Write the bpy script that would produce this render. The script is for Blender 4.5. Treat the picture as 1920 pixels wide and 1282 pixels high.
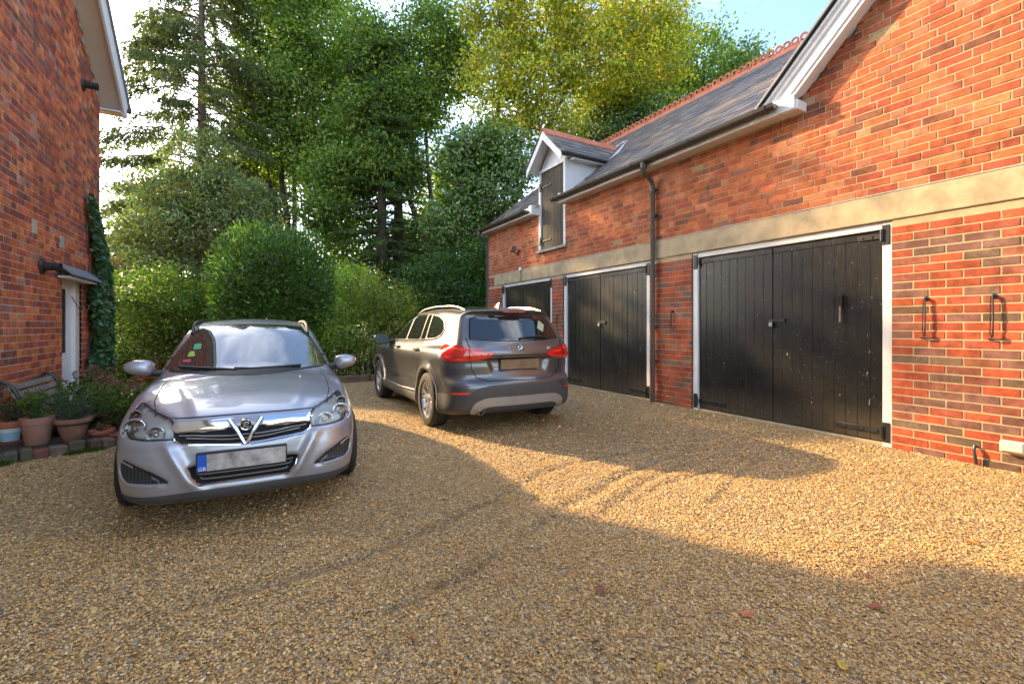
import bpy, bmesh, math, random
import numpy as np
from mathutils import Vector, Matrix
from mathutils.bvhtree import BVHTree
from mathutils.geometry import delaunay_2d_cdt

random.seed(7)
RNG = np.random.default_rng(11)
R = math.radians
SC = bpy.context.scene
COL = SC.collection
for _o in list(bpy.data.objects):
    bpy.data.objects.remove(_o)

# ------------------------------------------------------------------ camera, sky, sun, exposure
CAM_H, FPX, YAW = 1.2, 850.0, math.atan(483 / 850.0)
HORIZON = 611.0                                   # picture row of the horizon (1920 x 1282 frame)
cam_d = bpy.data.cameras.new('camera')
cam = bpy.data.objects.new('camera', cam_d)
COL.objects.link(cam)
cam.location = (0, 0, CAM_H)
cam.rotation_euler = (R(90), 0, -YAW)
cam_d.sensor_width = 36.0
cam_d.lens = FPX * 36.0 / 1920.0
cam_d.shift_y = -(641.0 - HORIZON) / 1920.0
cam_d.clip_start = 0.05
cam_d.clip_end = 2000
SC.camera = cam

SUN_AZ, SUN_EL = R(-28.0), R(25.0)                # azimuth from +Y towards +X
to_sun = Vector((math.sin(SUN_AZ) * math.cos(SUN_EL), math.cos(SUN_AZ) * math.cos(SUN_EL), math.sin(SUN_EL)))
sun_d = bpy.data.lights.new('sun', 'SUN')
sun_d.energy = 3.1
sun_d.angle = R(0.9)
sun_d.color = (1.0, 0.71, 0.37)
sun = bpy.data.objects.new('sun', sun_d)
COL.objects.link(sun)
sun.rotation_euler = to_sun.to_track_quat('Z', 'Y').to_euler()
sun.location = (-20, 30, 25)

world = bpy.data.worlds.new('World')
SC.world = world
world.use_nodes = True
_nt = world.node_tree
_nt.nodes.clear()
_out = _nt.nodes.new('ShaderNodeOutputWorld')
_bg = _nt.nodes.new('ShaderNodeBackground')
_bg.inputs['Strength'].default_value = 0.15
_sky = _nt.nodes.new('ShaderNodeTexSky')
_sky.sky_type = 'NISHITA'
_sky.sun_disc = False
_sky.sun_elevation = SUN_EL
_sky.sun_rotation = SUN_AZ
_sky.air_density = 1.0
_sky.dust_density = 1.5
_sky.ozone_density = 2.0
# broken cloud cover over the whole sky, laid out on a flat cloud deck
_tc = _nt.nodes.new('ShaderNodeTexCoord')
_sep = _nt.nodes.new('ShaderNodeSeparateXYZ')
_nt.links.new(_tc.outputs['Generated'], _sep.inputs[0])
_zz = _nt.nodes.new('ShaderNodeMath'); _zz.operation = 'MAXIMUM'; _zz.inputs[1].default_value = 0.0
_nt.links.new(_sep.outputs['Z'], _zz.inputs[0])
_za = _nt.nodes.new('ShaderNodeMath'); _za.operation = 'ADD'; _za.inputs[1].default_value = 0.25
_nt.links.new(_zz.outputs[0], _za.inputs[0])
_dv = _nt.nodes.new('ShaderNodeVectorMath'); _dv.operation = 'DIVIDE'
_cmb = _nt.nodes.new('ShaderNodeCombineXYZ')
for _k in range(3):
    _nt.links.new(_za.outputs[0], _cmb.inputs[_k])
_nt.links.new(_tc.outputs['Generated'], _dv.inputs[0])
_nt.links.new(_cmb.outputs[0], _dv.inputs[1])
_ns = _nt.nodes.new('ShaderNodeTexNoise')
_ns.inputs['Scale'].default_value = 2.3
_ns.inputs['Detail'].default_value = 7.0
_ns.inputs['Roughness'].default_value = 0.55
_ns.inputs['Distortion'].default_value = 0.25
_sh = _nt.nodes.new('ShaderNodeVectorMath'); _sh.operation = 'ADD'; _sh.inputs[1].default_value = (0.35, -0.2, 0.0)
_nt.links.new(_dv.outputs[0], _sh.inputs[0])
_nt.links.new(_sh.outputs[0], _ns.inputs['Vector'])
_cr = _nt.nodes.new('ShaderNodeValToRGB')
_cr.color_ramp.elements[0].position = 0.48
_cr.color_ramp.elements[1].position = 0.62
_nt.links.new(_ns.outputs['Fac'], _cr.inputs['Fac'])
_gain = _nt.nodes.new('ShaderNodeMix'); _gain.data_type = 'RGBA'; _gain.blend_type = 'MIX'
_cl = _nt.nodes.new('ShaderNodeMix'); _cl.data_type = 'RGBA'; _cl.blend_type = 'ADD'
_cl.inputs['Factor'].default_value = 1.0
_cl.inputs['B'].default_value = (4.0, 3.8, 3.5, 1)
_nt.links.new(_sky.outputs[0], _cl.inputs['A'])
_nt.links.new(_cr.outputs['Color'], _gain.inputs['Factor'])
_nt.links.new(_sky.outputs[0], _gain.inputs['A'])
_nt.links.new(_cl.outputs['Result'], _gain.inputs['B'])
_nt.links.new(_gain.outputs['Result'], _bg.inputs['Color'])
_nt.links.new(_bg.outputs[0], _out.inputs[0])

SC.view_settings.view_transform = 'Standard'
SC.view_settings.look = 'None'
SC.view_settings.gamma = 1.0
SC.view_settings.exposure = 2.05
SC.view_settings.use_curve_mapping = False
SC.cycles.use_denoising = True
SC.cycles.max_bounces = 7
SC.cycles.transparent_max_bounces = 8
SC.cycles.caustics_reflective = False
SC.cycles.caustics_refractive = False

# ------------------------------------------------------------------ pixel helpers: real places read off the photograph
CR_ = (math.cos(YAW), -math.sin(YAW)); CF_ = (math.sin(YAW), math.cos(YAW))
def ray(px, py):
    a = (px - 960) / FPX
    return (a * CR_[0] + CF_[0], a * CR_[1] + CF_[1], (HORIZON - py) / FPX)
def on_x(px, py, X):
    d = ray(px, py); t = X / d[0]
    return Vector((X, t * d[1], CAM_H + t * d[2]))
def on_y(px, py, Y):
    d = ray(px, py); t = Y / d[1]
    return Vector((t * d[0], Y, CAM_H + t * d[2]))
def on_z(px, py, Z=0.0):
    d = ray(px, py); t = (Z - CAM_H) / d[2]
    return Vector((t * d[0], t * d[1], Z))
def at_depth(px, py, D):
    d = ray(px, py)
    return Vector((D * d[0], D * d[1], CAM_H + D * d[2]))
def project(x, y, z):
    X = x * CR_[0] + y * CR_[1]; Zc = x * CF_[0] + y * CF_[1]
    if Zc < 0.1:
        return None
    return 960 + FPX * X / Zc, HORIZON - FPX * (z - CAM_H) / Zc, Zc

# ------------------------------------------------------------------ object helpers
def new_obj(name, data, parent=None, world=True):
    o = bpy.data.objects.new(name, data)
    COL.objects.link(o)
    if parent is not None:
        o.parent = parent
        if world and parent.parent is None:
            o.matrix_parent_inverse = parent.matrix_basis.inverted()
    return o
def thing(name, label, cat, loc=(0, 0, 0), rz=0.0, group=None):
    o = bpy.data.objects.new(name, None)
    COL.objects.link(o)
    o.empty_display_size = 0.1
    o.location = loc
    o.rotation_euler = (0, 0, rz)
    tag(o, label, cat, group)
    return o
def tag(o, label, cat, group=None, kind=None):
    o['label'] = label
    if cat: o['category'] = cat
    if group: o['group'] = group
    if kind: o['kind'] = kind
    return o

def np_mesh(name, V, F, mats=(), smooth=False, cols=None, normals=None):
    V = np.asarray(V, dtype=np.float32); F = np.asarray(F, dtype=np.int32)
    me = bpy.data.meshes.new(name)
    nf, k = F.shape
    me.vertices.add(len(V)); me.vertices.foreach_set('co', V.ravel())
    me.loops.add(nf * k); me.loops.foreach_set('vertex_index', F.ravel())
    me.polygons.add(nf)
    me.polygons.foreach_set('loop_start', np.arange(0, nf * k, k, dtype=np.int32))
    me.polygons.foreach_set('loop_total', np.full(nf, k, dtype=np.int32))
    me.polygons.foreach_set('use_smooth', np.full(nf, smooth, dtype=bool))
    me.update(calc_edges=True)
    if cols is not None:
        a = me.color_attributes.new('Col', 'FLOAT_COLOR', 'POINT')
        c = np.ones((len(V), 4), dtype=np.float32); c[:, :3] = cols
        a.data.foreach_set('color', c.ravel())
    for m in mats:
        me.materials.append(m)
    if normals is not None:
        me.normals_split_custom_set_from_vertices(np.asarray(normals, dtype=np.float32))
    return me

class MB:
    """collects boxes, tubes, prisms and lathes into one mesh"""
    def __init__(s): s.v = []; s.f = []; s.c = []; s.col = (1, 1, 1)
    def add(s, vs, fs):
        n = len(s.v); s.v += [tuple(p) for p in vs]; s.c += [s.col] * len(vs)
        s.f += [tuple(n + i for i in f) for f in fs]; return s
    def box(s, x0, x1, y0, y1, z0, z1, M=None):
        vs = [Vector((x, y, z)) for z in (z0, z1) for y in (y0, y1) for x in (x0, x1)]
        if M is not None: vs = [M @ v for v in vs]
        return s.add(vs, [(0, 2, 3, 1), (4, 5, 7, 6), (0, 1, 5, 4), (2, 6, 7, 3), (0, 4, 6, 2), (1, 3, 7, 5)])
    def bbox(s, x0, x1, y0, y1, z0, z1, b=0.006, M=None):
        """box with chamfered edges"""
        b = min(b, (x1 - x0) * .45, (y1 - y0) * .45, (z1 - z0) * .45)
        bm = bmesh.new()
        r = bmesh.ops.create_cube(bm, size=1.0)
        for v in bm.verts:
            v.co = Vector((x0 + (v.co.x + .5) * (x1 - x0), y0 + (v.co.y + .5) * (y1 - y0), z0 + (v.co.z + .5) * (z1 - z0)))
        bmesh.ops.bevel(bm, geom=list(bm.edges), offset=b, segments=1, affect='EDGES')
        bm.verts.index_update()
        vs = [M @ v.co if M is not None else v.co.copy() for v in bm.verts]
        s.add(vs, [[v.index for v in f.verts] for f in bm.faces]); bm.free(); return s
    def prism(s, poly, axis, a0, a1):
        """polygon (two coordinates) extruded along axis 'x','y','z' from a0 to a1"""
        def P(p, a):
            return {'x': (a, p[0], p[1]), 'y': (p[0], a, p[1]), 'z': (p[0], p[1], a)}[axis]
        n = len(poly)
        vs = [P(p, a0) for p in poly] + [P(p, a1) for p in poly]
        fs = [tuple(range(n))[::-1], tuple(range(n, 2 * n))] + [(i, (i + 1) % n, n + (i + 1) % n, n + i) for i in range(n)]
        return s.add(vs, fs)
    def tube(s, path, rad, n=8, cap=True):
        path = [Vector(p) for p in path]
        rad = rad if hasattr(rad, '__len__') else [rad] * len(path)
        vs = []; up = None
        for i, p in enumerate(path):
            t = (path[min(i + 1, len(path) - 1)] - path[max(i - 1, 0)])
            if t.length < 1e-9: t = Vector((0, 0, 1))
            t.normalize()
            if up is None:
                up = Vector((0, 0, 1)) if abs(t.z) < .9 else Vector((1, 0, 0))
            a = t.cross(up)
            if a.length < 1e-6: a = t.cross(Vector((0, 1, 0)))
            a.normalize(); b = a.cross(t).normalized(); up = b
            for k in range(n):
                an = 2 * math.pi * k / n
                vs.append(p + (a * math.cos(an) + b * math.sin(an)) * rad[i])
        fs = []
        for i in range(len(path) - 1):
            for k in range(n):
                k2 = (k + 1) % n
                fs.append((i * n + k, i * n + k2, (i + 1) * n + k2, (i + 1) * n + k))
        if cap:
            fs.append(tuple(range(n))[::-1]); fs.append(tuple((len(path) - 1) * n + k for k in range(n)))
        return s.add(vs, fs)
    def lathe(s, prof, n=24, M=None, closed=False):
        """profile of (radius, height) turned about the local z axis"""
        vs = []
        for r_, z in prof:
            for k in range(n):
                a = 2 * math.pi * k / n
                v = Vector((r_ * math.cos(a), r_ * math.sin(a), z))
                vs.append(M @ v if M is not None else v)
        fs = []
        m = len(prof)
        for i in range(m if closed else m - 1):
            j = (i + 1) % m
            for k in range(n):
                k2 = (k + 1) % n
                fs.append((i * n + k, i * n + k2, j * n + k2, j * n + k))
        if not closed:
            if prof[0][0] > 1e-5: fs.append(tuple(range(n))[::-1])
            if prof[-1][0] > 1e-5: fs.append(tuple((m - 1) * n + k for k in range(n)))
        return s.add(vs, fs)
    def mesh(s, name, mat=None, smooth=False, cols=False):
        me = bpy.data.meshes.new(name)
        me.from_pydata(s.v, [], s.f)
        if cols:
            a = me.color_attributes.new('Col', 'FLOAT_COLOR', 'POINT')
            for i, c in enumerate(s.c): a.data[i].color = (*c, 1)
        if mat: me.materials.append(mat)
        if smooth:
            for p in me.polygons: p.use_smooth = True
            if smooth == 'auto':
                me.set_sharp_from_angle(angle=R(38))
        me.update(); return me
    def build(s, name, mat, parent=None, smooth=False, world=True, cols=False):
        return new_obj(name, s.mesh(name, mat, smooth, cols), parent, world)

# ------------------------------------------------------------------ materials
def principled(name):
    m = bpy.data.materials.new(name); m.use_nodes = True
    nt = m.node_tree
    return m, nt, nt.nodes['Principled BSDF'], nt.nodes, nt.links
def node(nt, t, **kw):
    n = nt.nodes.new(t)
    for k, v in kw.items():
        if k in n.inputs: n.inputs[k].default_value = v
        else: setattr(n, k, v)
    return n
def simple(name, col, rough=.5, metal=0.0, coat=0.0, vary=0.0, vscale=8.0, bump=0.0, bscale=60.0, ior=None, spec=None, emit=None):
    m, nt, b, N, L = principled(name)
    b.inputs['Base Color'].default_value = (*col, 1)
    b.inputs['Roughness'].default_value = rough
    b.inputs['Metallic'].default_value = metal
    b.inputs['Coat Weight'].default_value = coat
    b.inputs['Coat Roughness'].default_value = 0.04
    if ior: b.inputs['IOR'].default_value = ior
    if spec is not None: b.inputs['Specular IOR Level'].default_value = spec
    if vary or bump:
        geo = node(nt, 'ShaderNodeTexCoord')
    if vary:
        n = node(nt, 'ShaderNodeTexNoise', Scale=vscale, Detail=5.0, Roughness=.65)
        L.new(geo.outputs['Object'], n.inputs['Vector'])
        r = node(nt, 'ShaderNodeMapRange')
        r.inputs['From Min'].default_value = .25; r.inputs['From Max'].default_value = .75
        r.inputs['To Min'].default_value = 1 - vary; r.inputs['To Max'].default_value = 1 + vary
        L.new(n.outputs['Fac'], r.inputs['Value'])
        mx = node(nt, 'ShaderNodeVectorMath', operation='SCALE')
        mx.inputs[0].default_value = col
        L.new(r.outputs[0], mx.inputs['Scale']); L.new(mx.outputs[0], b.inputs['Base Color'])
        r2 = node(nt, 'ShaderNodeMapRange')
        r2.inputs['To Min'].default_value = max(.02, rough - .12); r2.inputs['To Max'].default_value = min(1, rough + .12)
        L.new(n.outputs['Fac'], r2.inputs['Value']); L.new(r2.outputs[0], b.inputs['Roughness'])
    if bump:
        n2 = node(nt, 'ShaderNodeTexNoise', Scale=bscale, Detail=4.0)
        L.new(geo.outputs['Object'], n2.inputs['Vector'])
        bp = node(nt, 'ShaderNodeBump', Strength=bump, Distance=.01)
        L.new(n2.outputs['Fac'], bp.inputs['Height']); L.new(bp.outputs[0], b.inputs['Normal'])
    return m

def pieces_mat(name, use_object, rough=.88, blotch=.35, bscale=14.0, bump=.5, nscale=90.0, spec=.25, stain=False):
    """colour per piece: the object colour of a single piece or the 'Col' attribute of joined ones"""
    m, nt, b, N, L = principled(name)
    if use_object:
        src = node(nt, 'ShaderNodeObjectInfo').outputs['Color']
    else:
        src = node(nt, 'ShaderNodeAttribute', attribute_name='Col').outputs['Color']
    geo = node(nt, 'ShaderNodeNewGeometry')
    n = node(nt, 'ShaderNodeTexNoise', Scale=bscale, Detail=6.0, Roughness=.7)
    L.new(geo.outputs['Position'], n.inputs['Vector'])
    r = node(nt, 'ShaderNodeMapRange')
    r.inputs['From Min'].default_value = .3; r.inputs['From Max'].default_value = .7
    r.inputs['To Min'].default_value = 1 - blotch; r.inputs['To Max'].default_value = 1 + blotch * .7
    L.new(n.outputs['Fac'], r.inputs['Value'])
    mx = node(nt, 'ShaderNodeVectorMath', operation='SCALE')
    L.new(src, mx.inputs[0]); L.new(r.outputs[0], mx.inputs['Scale'])
    if stain:                                        # lime bloom and grime in large uneven patches
        ns = node(nt, 'ShaderNodeTexNoise', Scale=1.7, Detail=8.0, Roughness=.68); L.new(geo.outputs['Position'], ns.inputs['Vector'])
        rs_ = node(nt, 'ShaderNodeValToRGB')
        rs_.color_ramp.elements[0].position = .56; rs_.color_ramp.elements[0].color = (0, 0, 0, 1)
        rs_.color_ramp.elements[1].position = .78; rs_.color_ramp.elements[1].color = (.36, .36, .36, 1)
        L.new(ns.outputs['Fac'], rs_.inputs['Fac'])
        mb_ = node(nt, 'ShaderNodeMix', data_type='RGBA'); mb_.inputs['B'].default_value = (.58, .40, .30, 1)
        L.new(rs_.outputs['Color'], mb_.inputs['Factor']); L.new(mx.outputs[0], mb_.inputs['A'])
        ng = node(nt, 'ShaderNodeTexNoise', Scale=2.6, Detail=7.0, Roughness=.7); 
        sh_ = node(nt, 'ShaderNodeVectorMath', operation='ADD'); sh_.inputs[1].default_value = (17, 5, 9)
        L.new(geo.outputs['Position'], sh_.inputs[0]); L.new(sh_.outputs[0], ng.inputs['Vector'])
        rg = node(nt, 'ShaderNodeMapRange'); rg.inputs['From Min'].default_value = .35; rg.inputs['From Max'].default_value = .7
        rg.inputs['To Min'].default_value = 1.12; rg.inputs['To Max'].default_value = .72
        L.new(ng.outputs['Fac'], rg.inputs['Value'])
        mg = node(nt, 'ShaderNodeVectorMath', operation='SCALE'); L.new(mb_.outputs['Result'], mg.inputs[0]); L.new(rg.outputs[0], mg.inputs['Scale'])
        L.new(mg.outputs[0], b.inputs['Base Color'])
    else:
        L.new(mx.outputs[0], b.inputs['Base Color'])
    b.inputs['Roughness'].default_value = rough
    b.inputs['Specular IOR Level'].default_value = spec
    n2 = node(nt, 'ShaderNodeTexNoise', Scale=nscale, Detail=4.0, Roughness=.7)
    L.new(geo.outputs['Position'], n2.inputs['Vector'])
    bp = node(nt, 'ShaderNodeBump', Strength=bump, Distance=.006)
    L.new(n2.outputs['Fac'], bp.inputs['Height']); L.new(bp.outputs[0], b.inputs['Normal'])
    return m

def leaf_mat(name, trans=.52, rough=.45, gloss=.25):
    m = bpy.data.materials.new(name); m.use_nodes = True
    nt = m.node_tree; nt.nodes.clear(); L = nt.links
    out = node(nt, 'ShaderNodeOutputMaterial')
    at = node(nt, 'ShaderNodeAttribute', attribute_name='Col')
    p = node(nt, 'ShaderNodeBsdfPrincipled')
    p.inputs['Roughness'].default_value = rough
    p.inputs['Specular IOR Level'].default_value = gloss
    t = node(nt, 'ShaderNodeBsdfTranslucent')
    g = node(nt, 'ShaderNodeVectorMath', operation='MULTIPLY')
    g.inputs[1].default_value = (1.35, 1.45, .55)
    L.new(at.outputs['Color'], g.inputs[0]); L.new(g.outputs[0], t.inputs['Color'])
    L.new(at.outputs['Color'], p.inputs['Base Color'])
    mx = node(nt, 'ShaderNodeMixShader'); mx.inputs[0].default_value = trans
    L.new(p.outputs[0], mx.inputs[1]); L.new(t.outputs[0], mx.inputs[2])
    L.new(mx.outputs[0], out.inputs[0])
    return m

M = {}
M['brick_one'] = pieces_mat('brick_piece', True, stain=True, blotch=.5, bscale=9.0)
M['brick_many'] = pieces_mat('brick_joined', False, stain=True, blotch=.5, bscale=9.0)
M['slate_one'] = pieces_mat('slate_piece', True, rough=.6, blotch=.3, bscale=7.0, bump=.35, nscale=40, spec=.4)
M['slate_many'] = pieces_mat('slate_joined', False, rough=.6, blotch=.3, bscale=7.0, bump=.35, nscale=40, spec=.4)
M['mortar_garage'] = simple('mortar_garage', (.45, .345, .205), .95, vary=.18, vscale=9, bump=.4, bscale=120)
M['mortar_house'] = simple('mortar_house', (.47, .385, .30), .95, vary=.2, vscale=9, bump=.4, bscale=120)
M['concrete'] = simple('concrete_lintel', (.46, .36, .22), .92, vary=.38, vscale=4, bump=.55, bscale=150)
M['stone'] = simple('stone', (.34, .32, .28), .9, vary=.25, vscale=12, bump=.5, bscale=90)
M['white'] = simple('white_paint', (.74, .73, .72), .5, vary=.05, vscale=6, bump=.12, bscale=40)
M['cream'] = simple('cream_soffit', (.62, .55, .47), .7, vary=.06, vscale=4)
M['terracotta'] = simple('terracotta', (.46, .15, .075), .85, vary=.25, vscale=14, bump=.35, bscale=80)
M['ridge'] = simple('ridge_terracotta', (.50, .155, .075), .85, vary=.35, vscale=9, bump=.4, bscale=70)
M['black_plastic'] = simple('black_plastic', (.022, .022, .024), .38, vary=.1)
M['gutter'] = simple('gutter_plastic', (.07, .062, .056), .36, vary=.15)
M['black_iron'] = simple('black_iron', (.018, .018, .018), .42, vary=.2, bump=.3, bscale=70)
M['steel'] = simple('galvanised_steel', (.45, .44, .42), .4, metal=1.0, vary=.15)
M['dark'] = simple('dark_void', (.012, .012, .013), .9)
M['lead'] = simple('lead_sheet', (.20, .21, .23), .55, vary=.2, bump=.3, bscale=20)
M['soil'] = simple('soil', (.055, .038, .025), .95, vary=.4, vscale=20, bump=.8, bscale=60)
M['bark'] = simple('bark', (.085, .065, .048), .92, vary=.4, vscale=7, bump=.9, bscale=18)
M['bark_light'] = simple('bark_light', (.17, .135, .10), .92, vary=.35, vscale=7, bump=.8, bscale=18)
M['leaf'] = leaf_mat('leaf')
M['leaf_gloss'] = leaf_mat('leaf_glossy', trans=.3, rough=.34, gloss=.5)
M['needle'] = leaf_mat('needle', trans=.3, rough=.6, gloss=.15)

def door_paint():
    m, nt, b, N, L = principled('black_door_paint')
    geo = node(nt, 'ShaderNodeNewGeometry')
    mp = node(nt, 'ShaderNodeVectorMath', operation='MULTIPLY'); mp.inputs[1].default_value = (1, 1, .45)
    L.new(geo.outputs['Position'], mp.inputs[0])
    n = node(nt, 'ShaderNodeTexNoise', Scale=26.0, Detail=3.0, Roughness=.6)
    L.new(mp.outputs[0], n.inputs['Vector'])
    cr = node(nt, 'ShaderNodeValToRGB')
    cr.color_ramp.elements[0].position = .715; cr.color_ramp.elements[0].color = (0, 0, 0, 1)
    cr.color_ramp.elements[1].position = .745; cr.color_ramp.elements[1].color = (1, 1, 1, 1)
    L.new(n.outputs['Fac'], cr.inputs['Fac'])
    n2 = node(nt, 'ShaderNodeTexNoise', Scale=3.0, Detail=6.0, Roughness=.7)
    L.new(geo.outputs['Position'], n2.inputs['Vector'])
    r = node(nt, 'ShaderNodeMapRange'); r.inputs['To Min'].default_value = .18; r.inputs['To Max'].default_value = .5
    L.new(n2.outputs['Fac'], r.inputs['Value']); L.new(r.outputs[0], b.inputs['Roughness'])
    mx = node(nt, 'ShaderNodeMix', data_type='RGBA')
    mx.inputs['A'].default_value = (.013, .0125, .012, 1); mx.inputs['B'].default_value = (.33, .31, .28, 1)
    nf = node(nt, 'ShaderNodeTexNoise', Scale=85.0, Detail=2.0, Roughness=.5); L.new(mp.outputs[0], nf.inputs['Vector'])
    cf = node(nt, 'ShaderNodeValToRGB')
    cf.color_ramp.elements[0].position = .70; cf.color_ramp.elements[1].position = .74
    L.new(nf.outputs['Fac'], cf.inputs['Fac'])
    mxm = node(nt, 'ShaderNodeMath', operation='MAXIMUM')
    L.new(cr.outputs['Color'], mxm.inputs[0]); L.new(cf.outputs['Color'], mxm.inputs[1])
    L.new(mxm.outputs[0], mx.inputs['Factor'])
    # dried mud splashed up from the yard
    sz_ = node(nt, 'ShaderNodeSeparateXYZ'); L.new(geo.outputs['Position'], sz_.inputs[0])
    hz_ = node(nt, 'ShaderNodeMapRange'); hz_.inputs['From Min'].default_value = .0; hz_.inputs['From Max'].default_value = .38; hz_.inputs['To Min'].default_value = .85; hz_.inputs['To Max'].default_value = 0
    L.new(sz_.outputs['Z'], hz_.inputs['Value'])
    ms_ = node(nt, 'ShaderNodeTexNoise', Scale=22.0, Detail=6.0, Roughness=.75); L.new(geo.outputs['Position'], ms_.inputs['Vector'])
    mm_ = node(nt, 'ShaderNodeMath', operation='MULTIPLY'); L.new(hz_.outputs[0], mm_.inputs[0]); L.new(ms_.outputs['Fac'], mm_.inputs[1])
    md_ = node(nt, 'ShaderNodeMix', data_type='RGBA'); md_.inputs['B'].default_value = (.16, .12, .075, 1)
    L.new(mm_.outputs[0], md_.inputs['Factor']); L.new(mx.outputs['Result'], md_.inputs['A'])
    L.new(md_.outputs['Result'], b.inputs['Base Color'])
    n3 = node(nt, 'ShaderNodeTexNoise', Scale=14.0, Detail=4.0)
    mp2 = node(nt, 'ShaderNodeVectorMath', operation='MULTIPLY'); mp2.inputs[1].default_value = (1, 6, .6)
    L.new(geo.outputs['Position'], mp2.inputs[0]); L.new(mp2.outputs[0], n3.inputs['Vector'])
    bp = node(nt, 'ShaderNodeBump', Strength=.35, Distance=.006)
    L.new(n3.outputs['Fac'], bp.inputs['Height']); L.new(bp.outputs[0], b.inputs['Normal'])
    return m
M['door'] = door_paint()

def brick_far():
    """brickwork of walls that face away from the yard"""
    m, nt, b, N, L = principled('brickwork_far')
    t = node(nt, 'ShaderNodeTexBrick')
    t.inputs['Color1'].default_value = (.36, .085, .04, 1); t.inputs['Color2'].default_value = (.26, .07, .04, 1)
    t.inputs['Mortar'].default_value = (.45, .37, .26, 1); t.inputs['Scale'].default_value = 4.2
    t.inputs['Mortar Size'].default_value = .02
    c = node(nt, 'ShaderNodeTexCoord'); L.new(c.outputs['Object'], t.inputs['Vector'])
    L.new(t.outputs['Color'], b.inputs['Base Color']); b.inputs['Roughness'].default_value = .9
    return m
M['brick_far'] = brick_far()
# ------------------------------------------------------------------ brickwork
COURSE, JOINT = 0.079, 0.0105
def lay_rows(u0, u1, z0, nrows, bond, openings=(), keep=None, phase=0.0):
    """courses of bricks between u0 and u1: list of (ua, ub, za, zb)"""
    out = []
    for k in range(nrows):
        za = z0 + k * COURSE; zb = za + COURSE - JOINT; zm = (za + zb) / 2
        segs = [(u0, u1)]
        for a, b, c, d in openings:
            if c - .01 < zm < d + .01:
                ns = []
                for s, e in segs:
                    if b <= s or a >= e: ns.append((s, e)); continue
                    if a > s: ns.append((s, a))
                    if b < e: ns.append((b, e))
                segs = ns
        if bond == 'stretcher':
            unit = [.236]; off = (.118 if k % 2 else 0) + phase
        elif bond == 'monk':
            unit = [.236, .236, .118]; off = (0, .295, .12, .41)[k % 4] + phase
        else:
            unit = [.236, .118]; off = (.177 if k % 2 else 0) + phase
        L = sum(unit)
        for s, e in segs:
            u = math.floor((s - off) / L) * L + off - L
            i = 0
            while u < e:
                w = unit[i % len(unit)]; i += 1
                a = max(u, s); b = min(u + w - JOINT, e)
                u += w
                if b - a < .045: continue
                if a - s < .056: a = s
                if e - b < .056: b = e
                if keep and not keep((a + b) / 2, zm, a, b, za, zb): continue
                out.append((a, b, za, zb))
    return out

def brick_color(kind, a, b, z):
    r = random.random()
    if kind == 'upper':
        base = (.55, .155, .062) if r < .58 else (.46, .11, .055) if r < .82 else (.60, .21, .095) if r < .93 else (.30, .11, .065) if r < .988 else (.44, .30, .14)
        if b - a < .15 and random.random() < .22: base = (.56, .20, .11)
    elif kind == 'lower':
        base = (.47, .105, .048) if r < .42 else (.40, .092, .05) if r < .58 else (.26, .125, .095) if r < .80 else (.33, .115, .072) if r < .94 else (.20, .125, .085)
    else:
        base = (.47, .115, .046) if r < .36 else (.33, .075, .040) if r < .62 else (.55, .165, .055) if r < .84 else (.235, .085, .055) if r < .95 else (.40, .18, .12)
        if b - a < .15 and random.random() < .3: base = (.23, .08, .055)
    k = random.uniform(.84, 1.14) * (1.16 if kind == 'house' else .9)
    return tuple(min(1, c * k * random.uniform(.95, 1.05)) for c in base)

_brick_meshes = {}
def brick_mesh(L, H, T=.03):
    key = (round(L, 3), round(H, 3))
    if key not in _brick_meshes:
        mb = MB().bbox(-T, 0, -L / 2, L / 2, -H / 2, H / 2, .0035)
        _brick_meshes[key] = mb.mesh('brick', M['brick_one'])
    return _brick_meshes[key]

def seen_size(x, y, z, w, h, n):
    p = project(x, y, z)
    if p is None or not (-60 < p[0] < 1980 and -60 < p[1] < 1340): return 0
    v = Vector((x, y, z - CAM_H)); c = abs(v.normalized().dot(Vector(n)))
    return w * h * c / (p[2] ** 2)

def place_bricks(lists, face_x, sign, parent, limit=300):
    """lists: [(bricks, colour kind)], face at x = face_x looking along sign*x; the largest in view are single objects, the rest joined"""
    allb = []
    for bl, kind in lists:
        for (a, b, c, d) in bl:
            s = seen_size(face_x, (a + b) / 2, (c + d) / 2, b - a, d - c, (1, 0, 0))
            allb.append((s, a, b, c, d, brick_color(kind, a, b, c)))
    allb.sort(key=lambda t: -t[0])
    mb = MB()
    for i, (s, a, b, c, d, col) in enumerate(allb):
        dx = random.uniform(-.0015, .002)
        if i < limit and s > 0:
            o = new_obj('brick', brick_mesh(b - a, d - c), parent)
            o.location = (face_x + sign * dx, (a + b) / 2, (c + d) / 2)
            if sign < 0: o.rotation_euler = (0, 0, math.pi)
            o.color = (*col, 1)
        else:
            mb.col = col
            x0, x1 = sorted((face_x + sign * dx, face_x - sign * .03))
            mb.box(x0, x1, a, b, c, d)
    o = mb.build('bricks', M['brick_many'], parent, cols=True)
    o['kind'] = 'stuff'
    return o

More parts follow.
